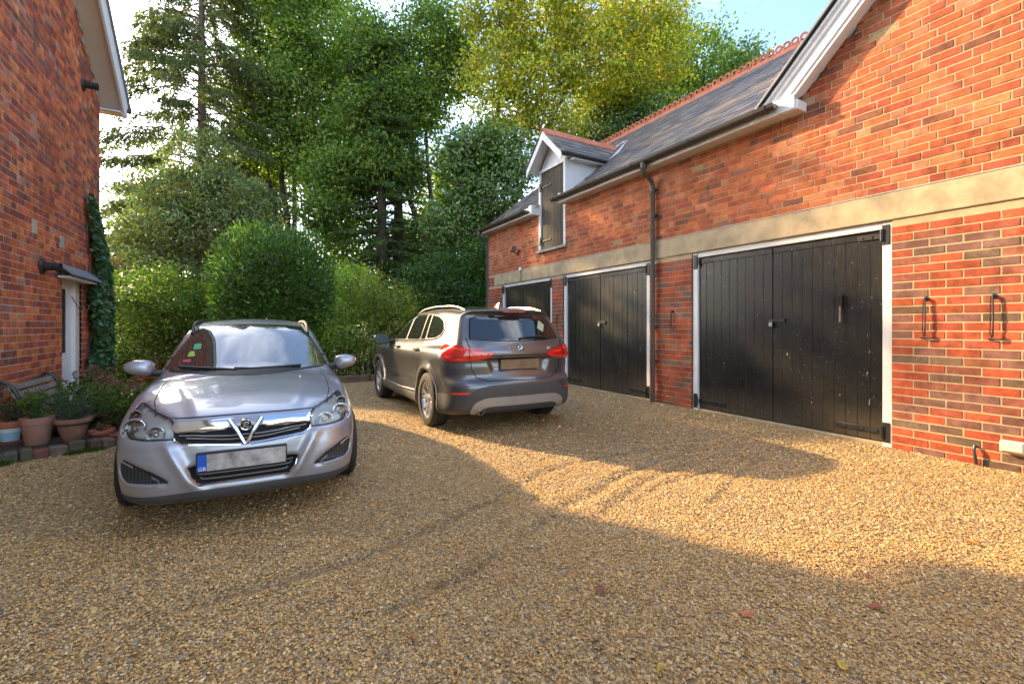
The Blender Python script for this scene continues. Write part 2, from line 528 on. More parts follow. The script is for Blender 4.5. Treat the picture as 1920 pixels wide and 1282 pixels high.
# ------------------------------------------------------------------ garage block
GX = 5.5
garage = thing('garage_building', 'long red brick garage block with slate roof, dormer and three black double doors', 'building', (GX, 6, 0))
DOORS = [(2.05, 4.42), (5.22, 7.56), (7.96, 10.20)]
DOOR_TOP = 2.25
LIN_T = 2.53
FAR_Y, EAVE_Z = 10.95, 3.66
G_Y0, G_AP, G_PITCH = 2.86, -.05, .95           # gable of the wing: foot, apex, slope
def gable_top(y):
    return EAVE_Z + (min(G_Y0, 2 * G_AP - G_Y0 + 0 if False else G_Y0) - abs(y - G_AP) - G_AP) * G_PITCH if abs(y - G_AP) < G_Y0 - G_AP else EAVE_Z
def gable_line(y):
    return EAVE_Z + .1 + max(0, (G_Y0 - G_AP) - abs(y - G_AP)) * G_PITCH
DORM = (7.47, 8.46, 2.86, 3.75)                    # dormer door opening in the wall
NEAR_Y = 2 * G_AP - G_Y0
fx = GX + .0035                                     # mortar face behind the bricks
wall = MB()
def wbox(y0, y1, z0, z1): wall.box(fx, fx + .22, y0, y1, z0, z1)
wbox(NEAR_Y, DOORS[0][0], -.3, DOOR_TOP)
wbox(DOORS[0][1], DOORS[1][0], -.3, DOOR_TOP)
wbox(DOORS[1][1], DOORS[2][0], -.3, DOOR_TOP)
wbox(DOORS[2][1], FAR_Y, -.3, DOOR_TOP)
wbox(NEAR_Y, FAR_Y, DOOR_TOP, 2.86)
wbox(NEAR_Y, DORM[0], 2.86, EAVE_Z + .04)
wbox(DORM[1], FAR_Y, 2.86, EAVE_Z + .04)
gp = [(G_Y0 + .15, EAVE_Z + .04), (G_AP, EAVE_Z + .04 + (G_Y0 - G_AP) * G_PITCH), (NEAR_Y - .15, EAVE_Z + .04)]
wall.prism(gp, 'x', fx, fx + .22)
g_wall = wall.build('wall', M['mortar_garage'], garage)
MB().box(fx + .3, 11.3, FAR_Y - .25, FAR_Y - .002, -.3, 3.6).box(11.05, 11.3, NEAR_Y, FAR_Y - .26, -.3, 3.6).prism(
    [(fx + .3, 3.6), (11.3, 3.6), (8.4, 5.9)], 'y', FAR_Y - .25, FAR_Y - .002).build('rear_wall', M['brick_far'], garage)
MB().box(fx + .6, fx + .65, NEAR_Y + .1, FAR_Y - .3, -.2, 2.9).build('inner_lining', M['dark'], garage)

def keep_gable(u, z, a, b, za, zb):
    return zm_(za, zb) < gable_line(u) + .13
def zm_(a, b): return (a + b) / 2
nlow = int(DOOR_TOP / COURSE) + 1
low = lay_rows(.2, FAR_Y, -.025, nlow + 1, 'stretcher', [(a, b, -1, 3) for a, b in DOORS] , keep=lambda u, z, a, b, za, zb: zb < DOOR_TOP - .002)
low += lay_rows(10.602, FAR_Y, DOOR_TOP - .0, 4, 'stretcher', [], keep=lambda u, z, a, b, za, zb: zb < LIN_T + .02)
nup = int((gable_line(G_AP) - LIN_T) / COURSE) + 1
up = lay_rows(.2, FAR_Y, LIN_T + JOINT, nup, 'monk', [(DORM[0], DORM[1], DORM[2] - .03, 9)],
              keep=lambda u, z, a, b, za, zb: (zb < EAVE_Z + .02) or (keep_gable(u, z, a, b, za, zb) and b < G_Y0 + .1))
place_bricks([(low, 'lower'), (up, 'upper')], GX, -1, g_wall, 300)
MB().bbox(GX - .014, GX + .1, NEAR_Y, 10.6, DOOR_TOP + .002, LIN_T, .006).build('lintel', M['concrete'], garage)

MB().box(GX - .0155, GX + .0, NEAR_Y, 10.6, LIN_T + .0005, LIN_T + .005).build('sealant_line', M['white'], garage)
MB().box(GX - .0148, GX - .013, NEAR_Y, 10.6, LIN_T - .010, LIN_T - .006).build('lintel_crack', M['soil'], garage)
# --- garage doors: frame, two leaves of boards, hinges, hasp
plank_meshes = {}
def plank(w, h, t=.022, mat=None):
    key = (round(w, 3), round(h, 3), mat.name)
    if key not in plank_meshes:
        plank_meshes[key] = MB().bbox(-t, 0, -w / 2, w / 2, -h / 2, h / 2, .0025).mesh('plank', mat)
    return plank_meshes[key]
DX = GX + .055                                     # face of the doors
def hinge(parent, y, z, d, length, upper):
    """strap hinge: long strap, plate on the frame, knuckle, bolt heads"""
    mb = MB()
    mb.bbox(DX - .014, DX - .002, min(y, y + d * length), max(y, y + d * length), z - .028, z + .028, .004)
    mb.bbox(GX + .012, GX + .026, min(y - d * .07, y - d * .004), max(y - d * .07, y - d * .004), z - .10, z + .10, .004)
    mb.tube([(GX + .01, y - d * .004, z - .06), (GX + .01, y - d * .004, z + .06)], .016, 10)
    for f in (.12, .42, .8):
        mb.lathe([(.013, 0), (.013, .004), (.008, .009), (0, .010)], 8,
                 Matrix.Translation((DX - .012, y + d * length * f, z)) @ Matrix.Rotation(-math.pi / 2, 4, 'Y'))
    mb.build('hinge', M['black_iron'], parent, smooth='auto')
def garage_door(y0, y1, split, latch_side):
    fr = MB()
    w = .085
    for a, b in ((y0 + .003, y0 + w), (y1 - w, y1 - .003)):
        fr.bbox(GX + .02, GX + .14, a, b, -.02, DOOR_TOP - .003, .004)
    fr.bbox(GX + .022, GX + .14, y0 + w, y1 - w, DOOR_TOP - .075, DOOR_TOP - .003, .004)
    frame = fr.build('door_frame', M['white'], garage)
    ya, yb = y0 + w + .006, y1 - w - .006
    ztop = DOOR_TOP - .085
    for (a, b, side) in ((ya, split - .004, 0), (split + .004, yb, 1)):
        leaf = MB().bbox(DX + .024, DX + .06, a, b, .02, ztop, .003).build('door_leaf', M['door'], garage)
        n = max(4, round((b - a) / .118))
        pw = (b - a) / n
        for i in range(n):
            o = new_obj('plank', plank(pw - .003, ztop - .03, mat=M['door']), leaf)
            o.location = (DX + .022 + random.uniform(-.002, .002), a + pw * (i + .5), (ztop + .03) / 2)
        MB().bbox(DX - .008, DX + .001, a + .004, b - .004, ztop - .075, ztop - .004, .004).build('top_rail', M['door'], leaf)
        d = 1 if side == 0 else -1
        hy = a if side == 0 else b
        hinge(leaf, hy, ztop - .05, d, .22, True)
        hinge(leaf, hy, .13, d, .42, False)
        if side == latch_side:
            s = 1 if side == 0 else -1
            ye = b if side == 0 else a
            la = MB().bbox(DX - .022, DX - .002, min(ye - s * .15, ye + s * .02), max(ye - s * .15, ye + s * .02), 1.245, 1.29, .004)
            la.build('hasp', M['black_iron'], leaf)
            pl = MB().bbox(DX - .042, DX - .018, ye + s * .015 - .022, ye + s * .015 + .022, 1.19, 1.24, .006)
            pts = [(DX - .03, ye + s * .015 - .014, 1.238), (DX - .03, ye + s * .015 - .014, 1.262), (DX - .03, ye + s * .015, 1.276),
                   (DX - .03, ye + s * .015 + .014, 1.262), (DX - .03, ye + s * .015 + .014, 1.238)]
            pl.tube(pts, .004, 6)
            pl.build('padlock', M['steel'], leaf, smooth='auto')
garage_door(*DOORS[0], 3.27, 0)
garage_door(*DOORS[1], 6.47, 0)
garage_door(*DOORS[2], 9.1, 0)
# thresholds
for a, b in DOORS:
    MB().bbox(GX + .03, GX + .16, a + .09, b - .09, -.03, .018, .004).build('threshold', M['concrete'], garage)
# rubber-gripped staff hung on the near door
st = thing('door_staff', 'short staff with black rubber grip hanging on the nearest garage door', 'handle', (DX, 2.52, 1.25))
MB().tube([(DX - .03, 2.52, 1.24), (DX - .03, 2.52, 1.44)], .011, 10).build('shaft', simple('worn_wood', (.22, .16, .11), .6, vary=.3), st, smooth='auto')
MB().lathe([(.02, 0), (.023, .01), (.023, .085), (.028, .095), (.028, .115), (0, .12)], 14, Matrix.Translation((DX - .03, 2.52, 1.42))).build('grip', M['black_plastic'], st, smooth='auto')
MB().tube([(DX + .0, 2.52, 1.40), (DX - .03, 2.52, 1.40)], .006, 6).build('bracket', M['black_iron'], st)

# --- eaves: soffit, fascia, gutter
ROOF_M = .79                                       # slope of the main roof
RX, E_X = 8.42, 5.30
def roof_z(x): return EAVE_Z + .06 + (x - E_X) * ROOF_M
RIDGE_Z = roof_z(RX)
def gutter_run(y0, y1):
    # half round channel
    n = 10; prof = []
    cx, cz, r = E_X - .062, EAVE_Z + .105, .057
    outer = [(cx + r * math.cos(math.pi + math.pi * i / n), cz + r * math.sin(math.pi + math.pi * i / n)) for i in range(n + 1)]
    inner = [(cx + (r - .004) * math.cos(math.pi + math.pi * i / n), cz + (r - .004) * math.sin(math.pi + math.pi * i / n)) for i in range(n + 1)][::-1]
    mb = MB()
    poly = outer + inner
    vs = [(p[0], y0, p[1]) for p in poly] + [(p[0], y1, p[1]) for p in poly]
    m = len(poly)
    fs = [(i, (i + 1) % m, m + (i + 1) % m, m + i) for i in range(m)]
    for base in (0, m):
        for i in range(n): fs.append((base + i, base + i + 1, base + m - 2 - i, base + m - 1 - i))
    mb.add(vs, fs)
    for ye in (y0, y1):                            # stop ends
        mb.prism([(p[0], p[1]) for p in outer], 'y', ye - .004, ye + .004)
    mb.tube([(cx - r, y0, cz + .002), (cx - r, y1, cz + .002)], .006, 6)
    g = mb.build('gutter', M['gutter'], garage, smooth='auto')
    k = int((y1 - y0) / .95)
    for i in range(k + 1):                         # brackets clip round the channel
        yy = y0 + .1 + i * (y1 - y0 - .2) / max(1, k)
        b = MB()
        pts = [(cx + (r + .006) * math.cos(math.pi + math.pi * j / 8), yy, cz + (r + .006) * math.sin(math.pi + math.pi * j / 8)) for j in range(9)]
        b.tube(pts, .009, 6)
        b.tube([(cx - r - .004, yy, cz), (cx - r - .004, yy, cz + .02)], .009, 6)
        b.build('gutter_bracket', M['gutter'], g, smooth='auto')
    return g
for y0, y1 in ((G_Y0 + .02, DORM[0] - .02), (DORM[1] + .02, FAR_Y + .12)):
    MB().box(E_X - .002, GX + .05, y0, y1, EAVE_Z, EAVE_Z + .015).build('soffit', M['white'], garage)
    MB().box(E_X, E_X + .022, y0, y1, EAVE_Z + .017, EAVE_Z + .16).build('fascia', M['white'], garage)
gutter_run(3.06, 7.58)
gutter_run(8.60, FAR_Y + .2)
for _a, _b in ((8.46, 8.59), (7.42, 7.465)):
    MB().bbox(E_X - .001, GX + .06, _a, _b, EAVE_Z - .004, EAVE_Z + .2, .004).build('eaves_return', M['white'], garage)

def downpipe(y, x, swan, zbot):
    mb = MB()
    cx = E_X - .062
    pts = [(cx, y, EAVE_Z + .06), (cx, y, EAVE_Z - .05)]
    if swan:
        pts += [(cx + .03, y, EAVE_Z - .09), (x - .03, y, EAVE_Z - .19), (x, y, EAVE_Z - .25)]
    else:
        pts = [(x, y, EAVE_Z + .05)]
    pts += [(x, y, 1.8), (x, y, zbot)]
    mb.tube(pts, .034, 12)
    mb.lathe([(.044, 0), (.05, .02), (.05, .09), (.044, .1)], 12, Matrix.Translation((pts[0][0], y, EAVE_Z - .035)))
    o = mb.build('downpipe', M['gutter'], garage, smooth='auto')
    for z in (EAVE_Z - .36, 2.9, 1.15, .62):
        b = MB().lathe([(.034, 0), (.043, .0), (.043, .07), (.034, .07)], 12, Matrix.Translation((x, y, z)))
        b.bbox(x, GX + .005, y - .012, y + .012, z + .02, z + .05, .003)
        b.bbox(GX - .012, GX + .002, y - .06, y + .06, z + .022, z + .048, .003)
        b.build('pipe_bracket', M['gutter'], o, smooth='auto')
    return o
downpipe(5.10, GX - .062, True, .0)
downpipe(FAR_Y + .045, GX - .03, True, .0)

# --- main roof: deck, slates, crested ridge
deck = MB()
sl = math.atan(ROOF_M); cs, sn = math.cos(sl), math.sin(sl)
deck.prism([(E_X - .005, roof_z(E_X) - .02), (RX, RIDGE_Z - .02), (RX, RIDGE_Z - .1), (E_X + .05, roof_z(E_X) - .09 + .05)], 'y', 8.47, FAR_Y + .19)
_va, _vb = G_Y0 + .12, 1.1
for _dz0, _dz1 in ((-.1, -.02),):
    deck.add([(E_X + .02, _va, roof_z(E_X + .02) + _dz1), (E_X + .02, 7.46, roof_z(E_X + .02) + _dz1), (RX, 7.46, RIDGE_Z + _dz1), (RX, _vb, RIDGE_Z + _dz1),
              (E_X + .06, _va, roof_z(E_X + .06) + _dz0 + .04), (E_X + .06, 7.46, roof_z(E_X + .06) + _dz0 + .04), (RX, 7.46, RIDGE_Z + _dz0), (RX, _vb, RIDGE_Z + _dz0)],
             [(0, 1, 2, 3), (7, 6, 5, 4), (0, 4, 5, 1), (1, 5, 6, 2), (3, 2, 6, 7), (0, 3, 7, 4)])
xb = 6.9
deck.prism([(xb, roof_z(xb) - .02), (RX, RIDGE_Z - .02), (RX, RIDGE_Z - .1), (xb, roof_z(xb) - .1)], 'y', 7.46, 8.47)
deck.prism([(RX, RIDGE_Z - .02), (2 * RX - E_X, roof_z(E_X) - .02), (2 * RX - E_X, roof_z(E_X) - .1), (RX, RIDGE_Z - .1)], 'y', .9, FAR_Y + .19)
roof = deck.build('roof', M['slate_many'], garage)
_a = roof.data.color_attributes.new('Col', 'FLOAT_COLOR', 'POINT')
for _d in _a.data: _d.color = (.09, .088, .09, 1)

def slate_color():
    r = random.random()
    b = (.165, .142, .130) if r < .5 else (.20, .160, .130) if r < .8 else (.11, .105, .11) if r < .95 else (.26, .21, .17)
    k = random.uniform(.65, 1.25)
    return tuple(c * k for c in b)
SW, EXPO, SLEN, ST = .255, .168, .37, .013
slate_me = MB().bbox(-SLEN, 0, -SW / 2 + .002, SW / 2 - .002, 0, ST, .0025).mesh('slate', M['slate_one'])
short_me = MB().bbox(-.25, 0, -SW / 2 + .002, SW / 2 - .002, 0, ST, .0025).mesh('slate', M['slate_one'])
short_half = MB().bbox(-.25, 0, -SW / 4 + .002, SW / 4 - .002, 0, ST, .0025).mesh('slate', M['slate_one'])
half_me = MB().bbox(-SLEN, 0, -SW / 4 + .002, SW / 4 - .002, 0, ST, .0025).mesh('slate', M['slate_one'])
# local frame of a slate: +x runs DOWN the slope from the tail; tail edge at the origin
def slate_rows(p0, down, across, n_rows, span, normal, keep, tilt=.05, start=None):
    """p0: eaves point, down: unit vector down the slope; returns (matrix, point)"""
    res = []
    nrm = Vector(normal); dn = Vector(down); ac = Vector(across)
    dt = (dn * math.cos(tilt) + nrm * math.sin(tilt)).normalized()
    nt_ = ac.cross(dt) * -1
    if nt_.dot(nrm) < 0: nt_ = -nt_
    for r_ in range(n_rows):
        off = (SW / 2 if r_ % 2 else 0)
        k = int(span / SW) + 2
        for i in range(-1, k):
            a = i * SW + off
            hf = start is not None and a < -.01
            if hf and a < -SW * .6: continue
            p = Vector(p0) - dn * (r_ * EXPO) + ac * ((a + SW * .75) if hf else (a + SW / 2)) + nrm * (.004 + random.uniform(0, .004))
            if not keep(p, a): continue
            rot = Matrix((dt, ac, dt.cross(ac))).transposed()
            if rot.col[2].dot(nrm) < 0:
                rot = Matrix((dt, -ac, dt.cross(-ac))).transposed()
            j = Matrix.Rotation(random.uniform(-.008, .008), 3, 'Z')
            m4 = (rot @ j).to_4x4(); m4.translation = p
            res.append((m4, hf) if start is not None else m4)
    return res
def wing_z(y):                                     # top of the wing's slope that faces the yard end
    return EAVE_Z + .18 + (G_Y0 + .12 - y) * G_PITCH
dn = (-cs, 0, -sn); nr = (-sn, 0, cs)
slope_len = (RX - E_X) / cs
rows = int(slope_len / EXPO) + 1
def keep_main(p, a):
    if p.y > FAR_Y + .18 or p.y < .9: return False
    if p.y < G_Y0 + .22 and wing_z(p.y) > p.z - .03: return False
    if 7.40 < p.y < 8.53 and p.x < 6.78: return False
    return p.x < RX + .1
mats4 = slate_rows((E_X - .03, .9, roof_z(E_X - .03)), dn, (0, 1, 0), rows, FAR_Y + .2 - .9, nr, keep_main)
sized = sorted(((seen_size(*m.translation, SW, EXPO, nr), i) for i, m in enumerate(mats4)), reverse=True)
big = {i for s, i in sized[:280] if s > 0}
joined = MB()
_tmpl = MB().box(-SLEN, 0, -SW / 2 + .002, SW / 2 - .002, 0, ST)
for i, m4 in enumerate(mats4):
    c = slate_color()
    if i in big:
        o = new_obj('slate', slate_me, roof); o.matrix_basis = m4; o.color = (*c, 1)
    else:
        joined.col = c
        joined.add([m4 @ Vector(v) for v in _tmpl.v], _tmpl.f)
_j = joined.build('slates', M['slate_many'], roof, cols=True); _j['kind'] = 'stuff'

def crest_tile():
    """angle ridge tile with a pierced crest of three rings"""
    mb = MB(); Lt = .44
    a = .15
    mb.prism([(-a, -a * ROOF_M), (0, .012), (a, -a * ROOF_M), (a, -a * ROOF_M + .02), (.012, .05), (-.012, .05), (-a, -a * ROOF_M + .02)], 'y', -Lt / 2 + .004, Lt / 2 - .004)
    mb.box(-.012, .012, -Lt / 2 + .004, Lt / 2 - .004, .049, .075)
    for i in range(3):
        yc = (-1 + i) * Lt / 3
        n = 18
        ro, ri = .068, .036
        vs = []; fs = []
        for k in range(n):
            an = 2 * math.pi * k / n
            for rr in (ro, ri):
                for xx in (-.012, .012):
                    vs.append((xx, yc + rr * math.cos(an), .115 + rr * math.sin(an)))
        for k in range(n):
            b0, b1 = 4 * k, 4 * ((k + 1) % n)
            fs += [(b0, b1, b1 + 1, b0 + 1), (b0 + 2, b0 + 3, b1 + 3, b1 + 2), (b0, b0 + 2, b1 + 2, b1), (b0 + 1, b1 + 1, b1 + 3, b0 + 3)]
        mb.add(vs, fs)
    return mb.mesh('ridge_tile', M['ridge'])
crest = crest_tile()
yy = FAR_Y + .2 - .22
while yy > .6:
    o = new_obj('ridge_tile', crest, roof)
    o.location = (RX, yy, RIDGE_Z + random.uniform(-.004, .004)); o.rotation_euler = (0, random.uniform(-.01, .01), random.uniform(-.006, .006))
    yy -= .445
# far verge
MB().prism([(E_X, roof_z(E_X) - .16), (E_X, roof_z(E_X) - .005), (RX, RIDGE_Z - .005), (2 * RX - E_X, roof_z(E_X) - .005), (2 * RX - E_X, roof_z(E_X) - .16), (RX, RIDGE_Z - .16)], 'y', FAR_Y + .1, FAR_Y + .125).build('verge_board', M['white'], garage)

# --- wing gable: moulded bargeboard, box end, soffit, verge
BX = 5.305
gl = math.sqrt(1 + G_PITCH ** 2)
gd = Vector((0, -1 / gl, G_PITCH / gl)); gn = Vector((0, G_PITCH / gl, 1 / gl))
foot = Vector((0, G_Y0 + .215, EAVE_Z - .006))
wing_len = (G_Y0 + .215 - G_AP) * gl
def gable_sweep(name, prof, mat, l0=0.0, l1=None, cut=True):
    """profile of (x, height above the line) swept up both slopes of the gable"""
    mb = MB()
    for s in (1, -1):
        vs = []
        for l in (l0, wing_len if l1 is None else l1):
            for (x, hh) in prof:
                # foot cut horizontally, apex vertically
                if l == l0 and cut:
                    p = foot + gd * (l0 - hh * gn.z / gd.z) + gn * hh
                elif l1 is None and l != l0:
                    p = foot + gn * hh
                    p = p + gd * ((p.y - G_AP) / -gd.y)
                else:
                    p = foot + gd * l + gn * hh
                y = p.y if s > 0 else 2 * G_AP - p.y
                vs.append((x, y, p.z))
        m = len(prof)
        fs = [(i, (i + 1) % m, m + (i + 1) % m, m + i) for i in range(m)] + [tuple(range(m))[::-1], tuple(range(m, 2 * m))]
        mb.add(vs, fs)
    return mb.build(name, mat, garage)
gable_sweep('bargeboard', [(BX + .10, 0), (BX + .035, 0), (BX + .035, .03), (BX + .02, .045), (BX + .02, .13), (BX + .0, .15), (BX - .0, .19), (BX - .022, .205), (BX - .022, .235), (BX + .10, .235)], M['white'])
gable_sweep('gable_soffit', [(BX + .101, .012), (GX + .05, .012), (GX + .05, .03), (BX + .101, .03)], M['white'])
gable_sweep('verge_slate', [(BX - .055, .262), (GX + 5.4, .262), (GX + 5.4, .285), (BX - .055, .285)], M['lead'], l0=-.06, cut=False)
gable_sweep('undercloak', [(BX - .03, .238), (GX + .3, .238), (GX + .3, .260), (BX - .03, .260)], M['black_plastic'], l0=-.03, cut=False)
MB().bbox(BX + .012, GX + .03, G_Y0 - .01, G_Y0 + .16, EAVE_Z - .012, EAVE_Z + .10, .004).build('eaves_box', M['white'], garage)

# --- dormer
dy0, dy1 = DORM[0], DORM[1]; dyc = (dy0 + dy1) / 2
DZ = 4.56
DFX = GX + .0                                       # dormer face flush with the wall
D_PITCH = .98
dorm = MB()
for y0, y1 in ((dy0, dy0 + .07), (dy1 - .07, dy1)):
    dorm.bbox(GX - .012, GX + .09, y0, y1, DORM[2] + .0, DZ + .06, .004)
dorm.bbox(GX - .010, GX + .09, dy0 + .07, dy1 - .07, DZ - .005, DZ + .06, .004)
dorm_o = dorm.build('dormer_frame', M['white'], garage)
MB().bbox(GX - .06, GX + .1, dy0 - .05, dy1 + .05, DORM[2] - .06, DORM[2] - .002, .006).build('dormer_sill', M['stone'], garage)
leaf = MB().bbox(GX + .045, GX + .08, dy0 + .074, dy1 - .074, DORM[2] + .01, DZ - .01, .003).build('loft_door', M['door'], garage)
weathered = M['door'].copy(); weathered.name = 'weathered_black_paint'
for nd in weathered.node_tree.nodes:
    if nd.type == 'MIX' and not nd.inputs['A'].is_linked: nd.inputs['A'].default_value = (.020, .019, .016, 1)
    if nd.type == 'MAP_RANGE': nd.inputs['To Min'].default_value = .5; nd.inputs['To Max'].default_value = .8
    if nd.type == 'BSDF_PRINCIPLED': nd.inputs['Specular IOR Level'].default_value = .25
npk = 7; pw = (dy1 - dy0 - .148) / npk
for i in range(npk):
    o = new_obj('plank', plank(pw - .005, DZ - DORM[2] - .03, mat=weathered), leaf)
    o.location = (GX + .043 + random.uniform(-.002, .002), dy0 + .074 + pw * (i + .5), (DZ + DORM[2]) / 2)
for z in (DORM[2] + .2, DZ - .32):
    hb = MB().bbox(GX + .006, GX + .018, dy1 - .46, dy1 - .07, z - .022, z + .022, .003)
    hb.bbox(GX - .02, GX + .004, dy1 - .085, dy1 - .03, z - .09, z + .09, .003)
    hb.build('hinge', M['black_iron'], leaf)
MB().bbox(GX + .01, GX + .022, dy0 + .08, dy1 - .08, DORM[2] + .02, DORM[2] + .09, .003).build('bottom_rail', weathered, leaf)
ov, eh = .16, .02                                   # roof overhang at the sides
half = (dy1 - dy0) / 2
def dz_at(y): return DZ + .10 + (half + ov - abs(y - dyc)) * D_PITCH
dap = dz_at(dyc)
# gable infill and cheeks
MB().prism([(dy0 + .005, DZ + .06), (dy1 - .005, DZ + .06), (dyc + .02, dz_at(dyc) - .12), (dyc - .02, dz_at(dyc) - .12)], 'x', GX + .03, GX + .07).build('dormer_gable', M['white'], garage)
x_end = E_X + (DZ + .12 - roof_z(E_X)) / ROOF_M + .1
for y0, y1 in ((dy0 + .002, dy0 + .03), (dy1 - .03, dy1 - .002)):
    MB().prism([(GX + .09, roof_z(GX + .09) - .3), (GX + .09, DZ + .2), (x_end + .2, DZ + .2), (x_end + .2, roof_z(x_end) - .1)], 'y', y0, y1).build('dormer_cheek', M['white'], garage)
# roof planes, slates, ridge, barge, gutters
DFRONT = GX - .24
x_back = E_X + (dap - roof_z(E_X)) / ROOF_M + .12
dl = math.sqrt(1 + D_PITCH ** 2)
for s in (1, -1):
    e = (dyc + s * (half + ov)); zE = DZ + .10
    pl = MB()
    pl.add([(DFRONT + .01, e, zE - .03), (DFRONT + .01, dyc, dap - .03), (x_back + .5, dyc, dap - .03), (x_back + .5, e, zE - .03),
            (DFRONT + .01, e, zE), (DFRONT + .01, dyc, dap), (x_back + .5, dyc, dap), (x_back + .5, e, zE)],
           [(0, 1, 2, 3), (7, 6, 5, 4), (0, 4, 5, 1), (3, 2, 6, 7), (0, 3, 7, 4)])
    dr = pl.build('dormer_roof', M['lead'], garage)
    d_dn = Vector((0, s / dl, -D_PITCH / dl)); d_nr = Vector((0, s * D_PITCH / dl, 1 / dl))
    dm = slate_rows(Vector((DFRONT - .03, e, zE)) + d_dn * .02, d_dn, (1, 0, 0), 6, 2.6, d_nr,
                    lambda p, a: p.x < x_back + .2 and p.z > roof_z(p.x) - .1 and p.z < dap - .19, start=0)
    for m4, hf in dm:
        o = new_obj('slate', short_half if hf else short_me, dr); o.matrix_basis = m4; o.color = (*slate_color(), 1)
    bb = MB()
    off = [(0, -.16), (0, .0)]
    bb.add([(DFRONT, e + s * .0, zE - .17), (DFRONT, dyc, dap - .19), (DFRONT, dyc, dap - .012), (DFRONT, e, zE - .012),
            (DFRONT + .03, e, zE - .17), (DFRONT + .03, dyc, dap - .19), (DFRONT + .03, dyc, dap - .012), (DFRONT + .03, e, zE - .012)],
           [(0, 1, 2, 3), (7, 6, 5, 4), (0, 4, 5, 1), (3, 2, 6, 7), (0, 3, 7, 4)])
    bb.build('dormer_bargeboard', M['white'], garage)
    MB().add([(DFRONT + .03, e - s * .03, zE - .075), (DFRONT + .03, dyc, dap - .075 + .02), (GX + .04, dyc, dap - .075 + .02), (GX + .04, e - s * .03, zE - .075),
              (DFRONT + .03, e - s * .03, zE - .065), (DFRONT + .03, dyc, dap - .045), (GX + .04, dyc, dap - .045), (GX + .04, e - s * .03, zE - .065)],
             [(0, 1, 2, 3), (7, 6, 5, 4), (0, 4, 5, 1), (3, 2, 6, 7), (0, 3, 7, 4)]).build('dormer_soffit', M['white'], garage)
    MB().box(GX + .091, x_end + .4, min(dyc + s * half, e - s * .01), max(dyc + s * half, e - s * .01), zE - .09, zE - .06).build('dormer_eave', M['white'], garage)
    g2 = MB().tube([(DFRONT + .06, e + s * .035, zE - .01), (x_end + .12, e + s * .035, zE - .02)], .038, 10)
    g2.build('dormer_gutter', M['gutter'], garage, smooth='auto')
    # lead flashing at the valley
    vx = E_X + (zE - roof_z(E_X)) / ROOF_M
    MB().add([(vx - .05, e + s * .06, roof_z(vx - .05) + .045), (x_back + .02, dyc + s * .0, dap + .05), (x_back + .24, dyc + s * .06, roof_z(x_back + .24) + .03), (vx + .2, e + s * .1, roof_z(vx + .2) + .035)],
             [(0, 1, 2, 3)]).build('valley_flashing', simple('pale_lead%d' % s, (.5, .5, .52), .5, vary=.2), garage)
x = DFRONT - .01
while x < x_back:
    MB().prism([(dyc - .13, dap - .13 * D_PITCH + .012), (dyc, dap + .03), (dyc + .13, dap - .13 * D_PITCH + .012), (dyc + .13, dap - .13 * D_PITCH + .035), (dyc, dap + .065), (dyc - .13, dap - .13 * D_PITCH + .035)],
               'x', x, min(x + .44, x_back + .1)).build('dormer_ridge_tile', M['ridge'], garage)
    x += .446

# ------------------------------------------------------------------ fittings on the garage wall
def stay_hook(y, z0, z1, label, grp='long iron door stays hanging on the garage wall'):
    t = thing('door_stay', label, 'hook', (GX, y, z1), group=grp)
    MB().lathe([(.022, 0), (.022, .006), (.013, .012), (.013, .03), (0, .032)], 12, Matrix.Translation((GX + .002, y, z1)) @ Matrix.Rotation(-math.pi / 2, 4, 'Y')).build('eye_plate', M['black_iron'], t, smooth='auto')
    MB().tube([(GX - .03, y, z1), (GX - .034, y - .003, (z0 + z1) / 2), (GX - .03, y, z0 + .02)], .006, 8).tube(
        [(GX - .03, y + .012, z1 - .012), (GX - .04, y + .014, z0 + .05), (GX - .03, y + .004, z0 + .012)], .004, 6).build('rod', M['black_iron'], t, smooth='auto')
    MB().tube([(GX + .005, y + .03, z0 - .004), (GX - .03, y + .02, z0 + .005), (GX - .036, y - .01, z0 + .002), (GX - .02, y - .05, z0 - .002), (GX - .01, y - .06, z0 + .02)], .007, 8).build('foot_hook', M['black_iron'], t, smooth='auto')
stay_hook(1.785, 1.085, 1.455, 'black iron door stay on brick wall, next to the white door frame')
stay_hook(1.335, 1.085, 1.455, 'black iron door stay on brick wall, farthest from the garage doors')
stay_hook(4.76, 1.17, 1.42, 'iron door stay on the brick pier beside the downpipe')
stay_hook(7.74, 1.12, 1.42, 'iron door stay on the narrow pier behind the grey car')
t = thing('outdoor_socket', 'cream weatherproof socket box low on the brick wall', 'socket', (GX, 1.2, .2))
MB().bbox(GX - .06, GX + .002, 1.14, 1.29, .145, .245, .01).build('box', simple('cream_plastic', (.62, .58, .46), .4), t)
MB().bbox(GX - .074, GX - .058, 1.15, 1.28, .16, .242, .006).build('lid', simple('cream_plastic_lid', (.66, .62, .50), .35), t)
t = new_obj('cable_stub', MB().tube([(GX + .01, 1.45, .145), (GX - .02, 1.45, .15), (GX - .035, 1.449, .12), (GX - .03, 1.44, .03), (GX - .03, 1.435, -.03)], .011, 8).mesh('cable_stub', M['black_plastic'], 'auto'))
tag(t, 'bent black cable running from the brick wall down into gravel', 'cable')
t = thing('floodlight', 'small black floodlight on the brick wall beside the dormer', 'lamp', (GX, 9.42, 3.0))
fm = Matrix.Translation((GX - .12, 9.40, 3.03)) @ Matrix.Rotation(R(-25), 4, 'Z') @ Matrix.Rotation(R(18), 4, 'Y')
MB().bbox(-.05, .05, -.085, .085, -.06, .06, .008, fm).build('housing', M['black_plastic'], t)
MB().bbox(-.056, -.051, -.075, .075, -.05, .05, .002, fm).build('glass', simple('lamp_glass', (.25, .25, .24), .08, coat=1), t)
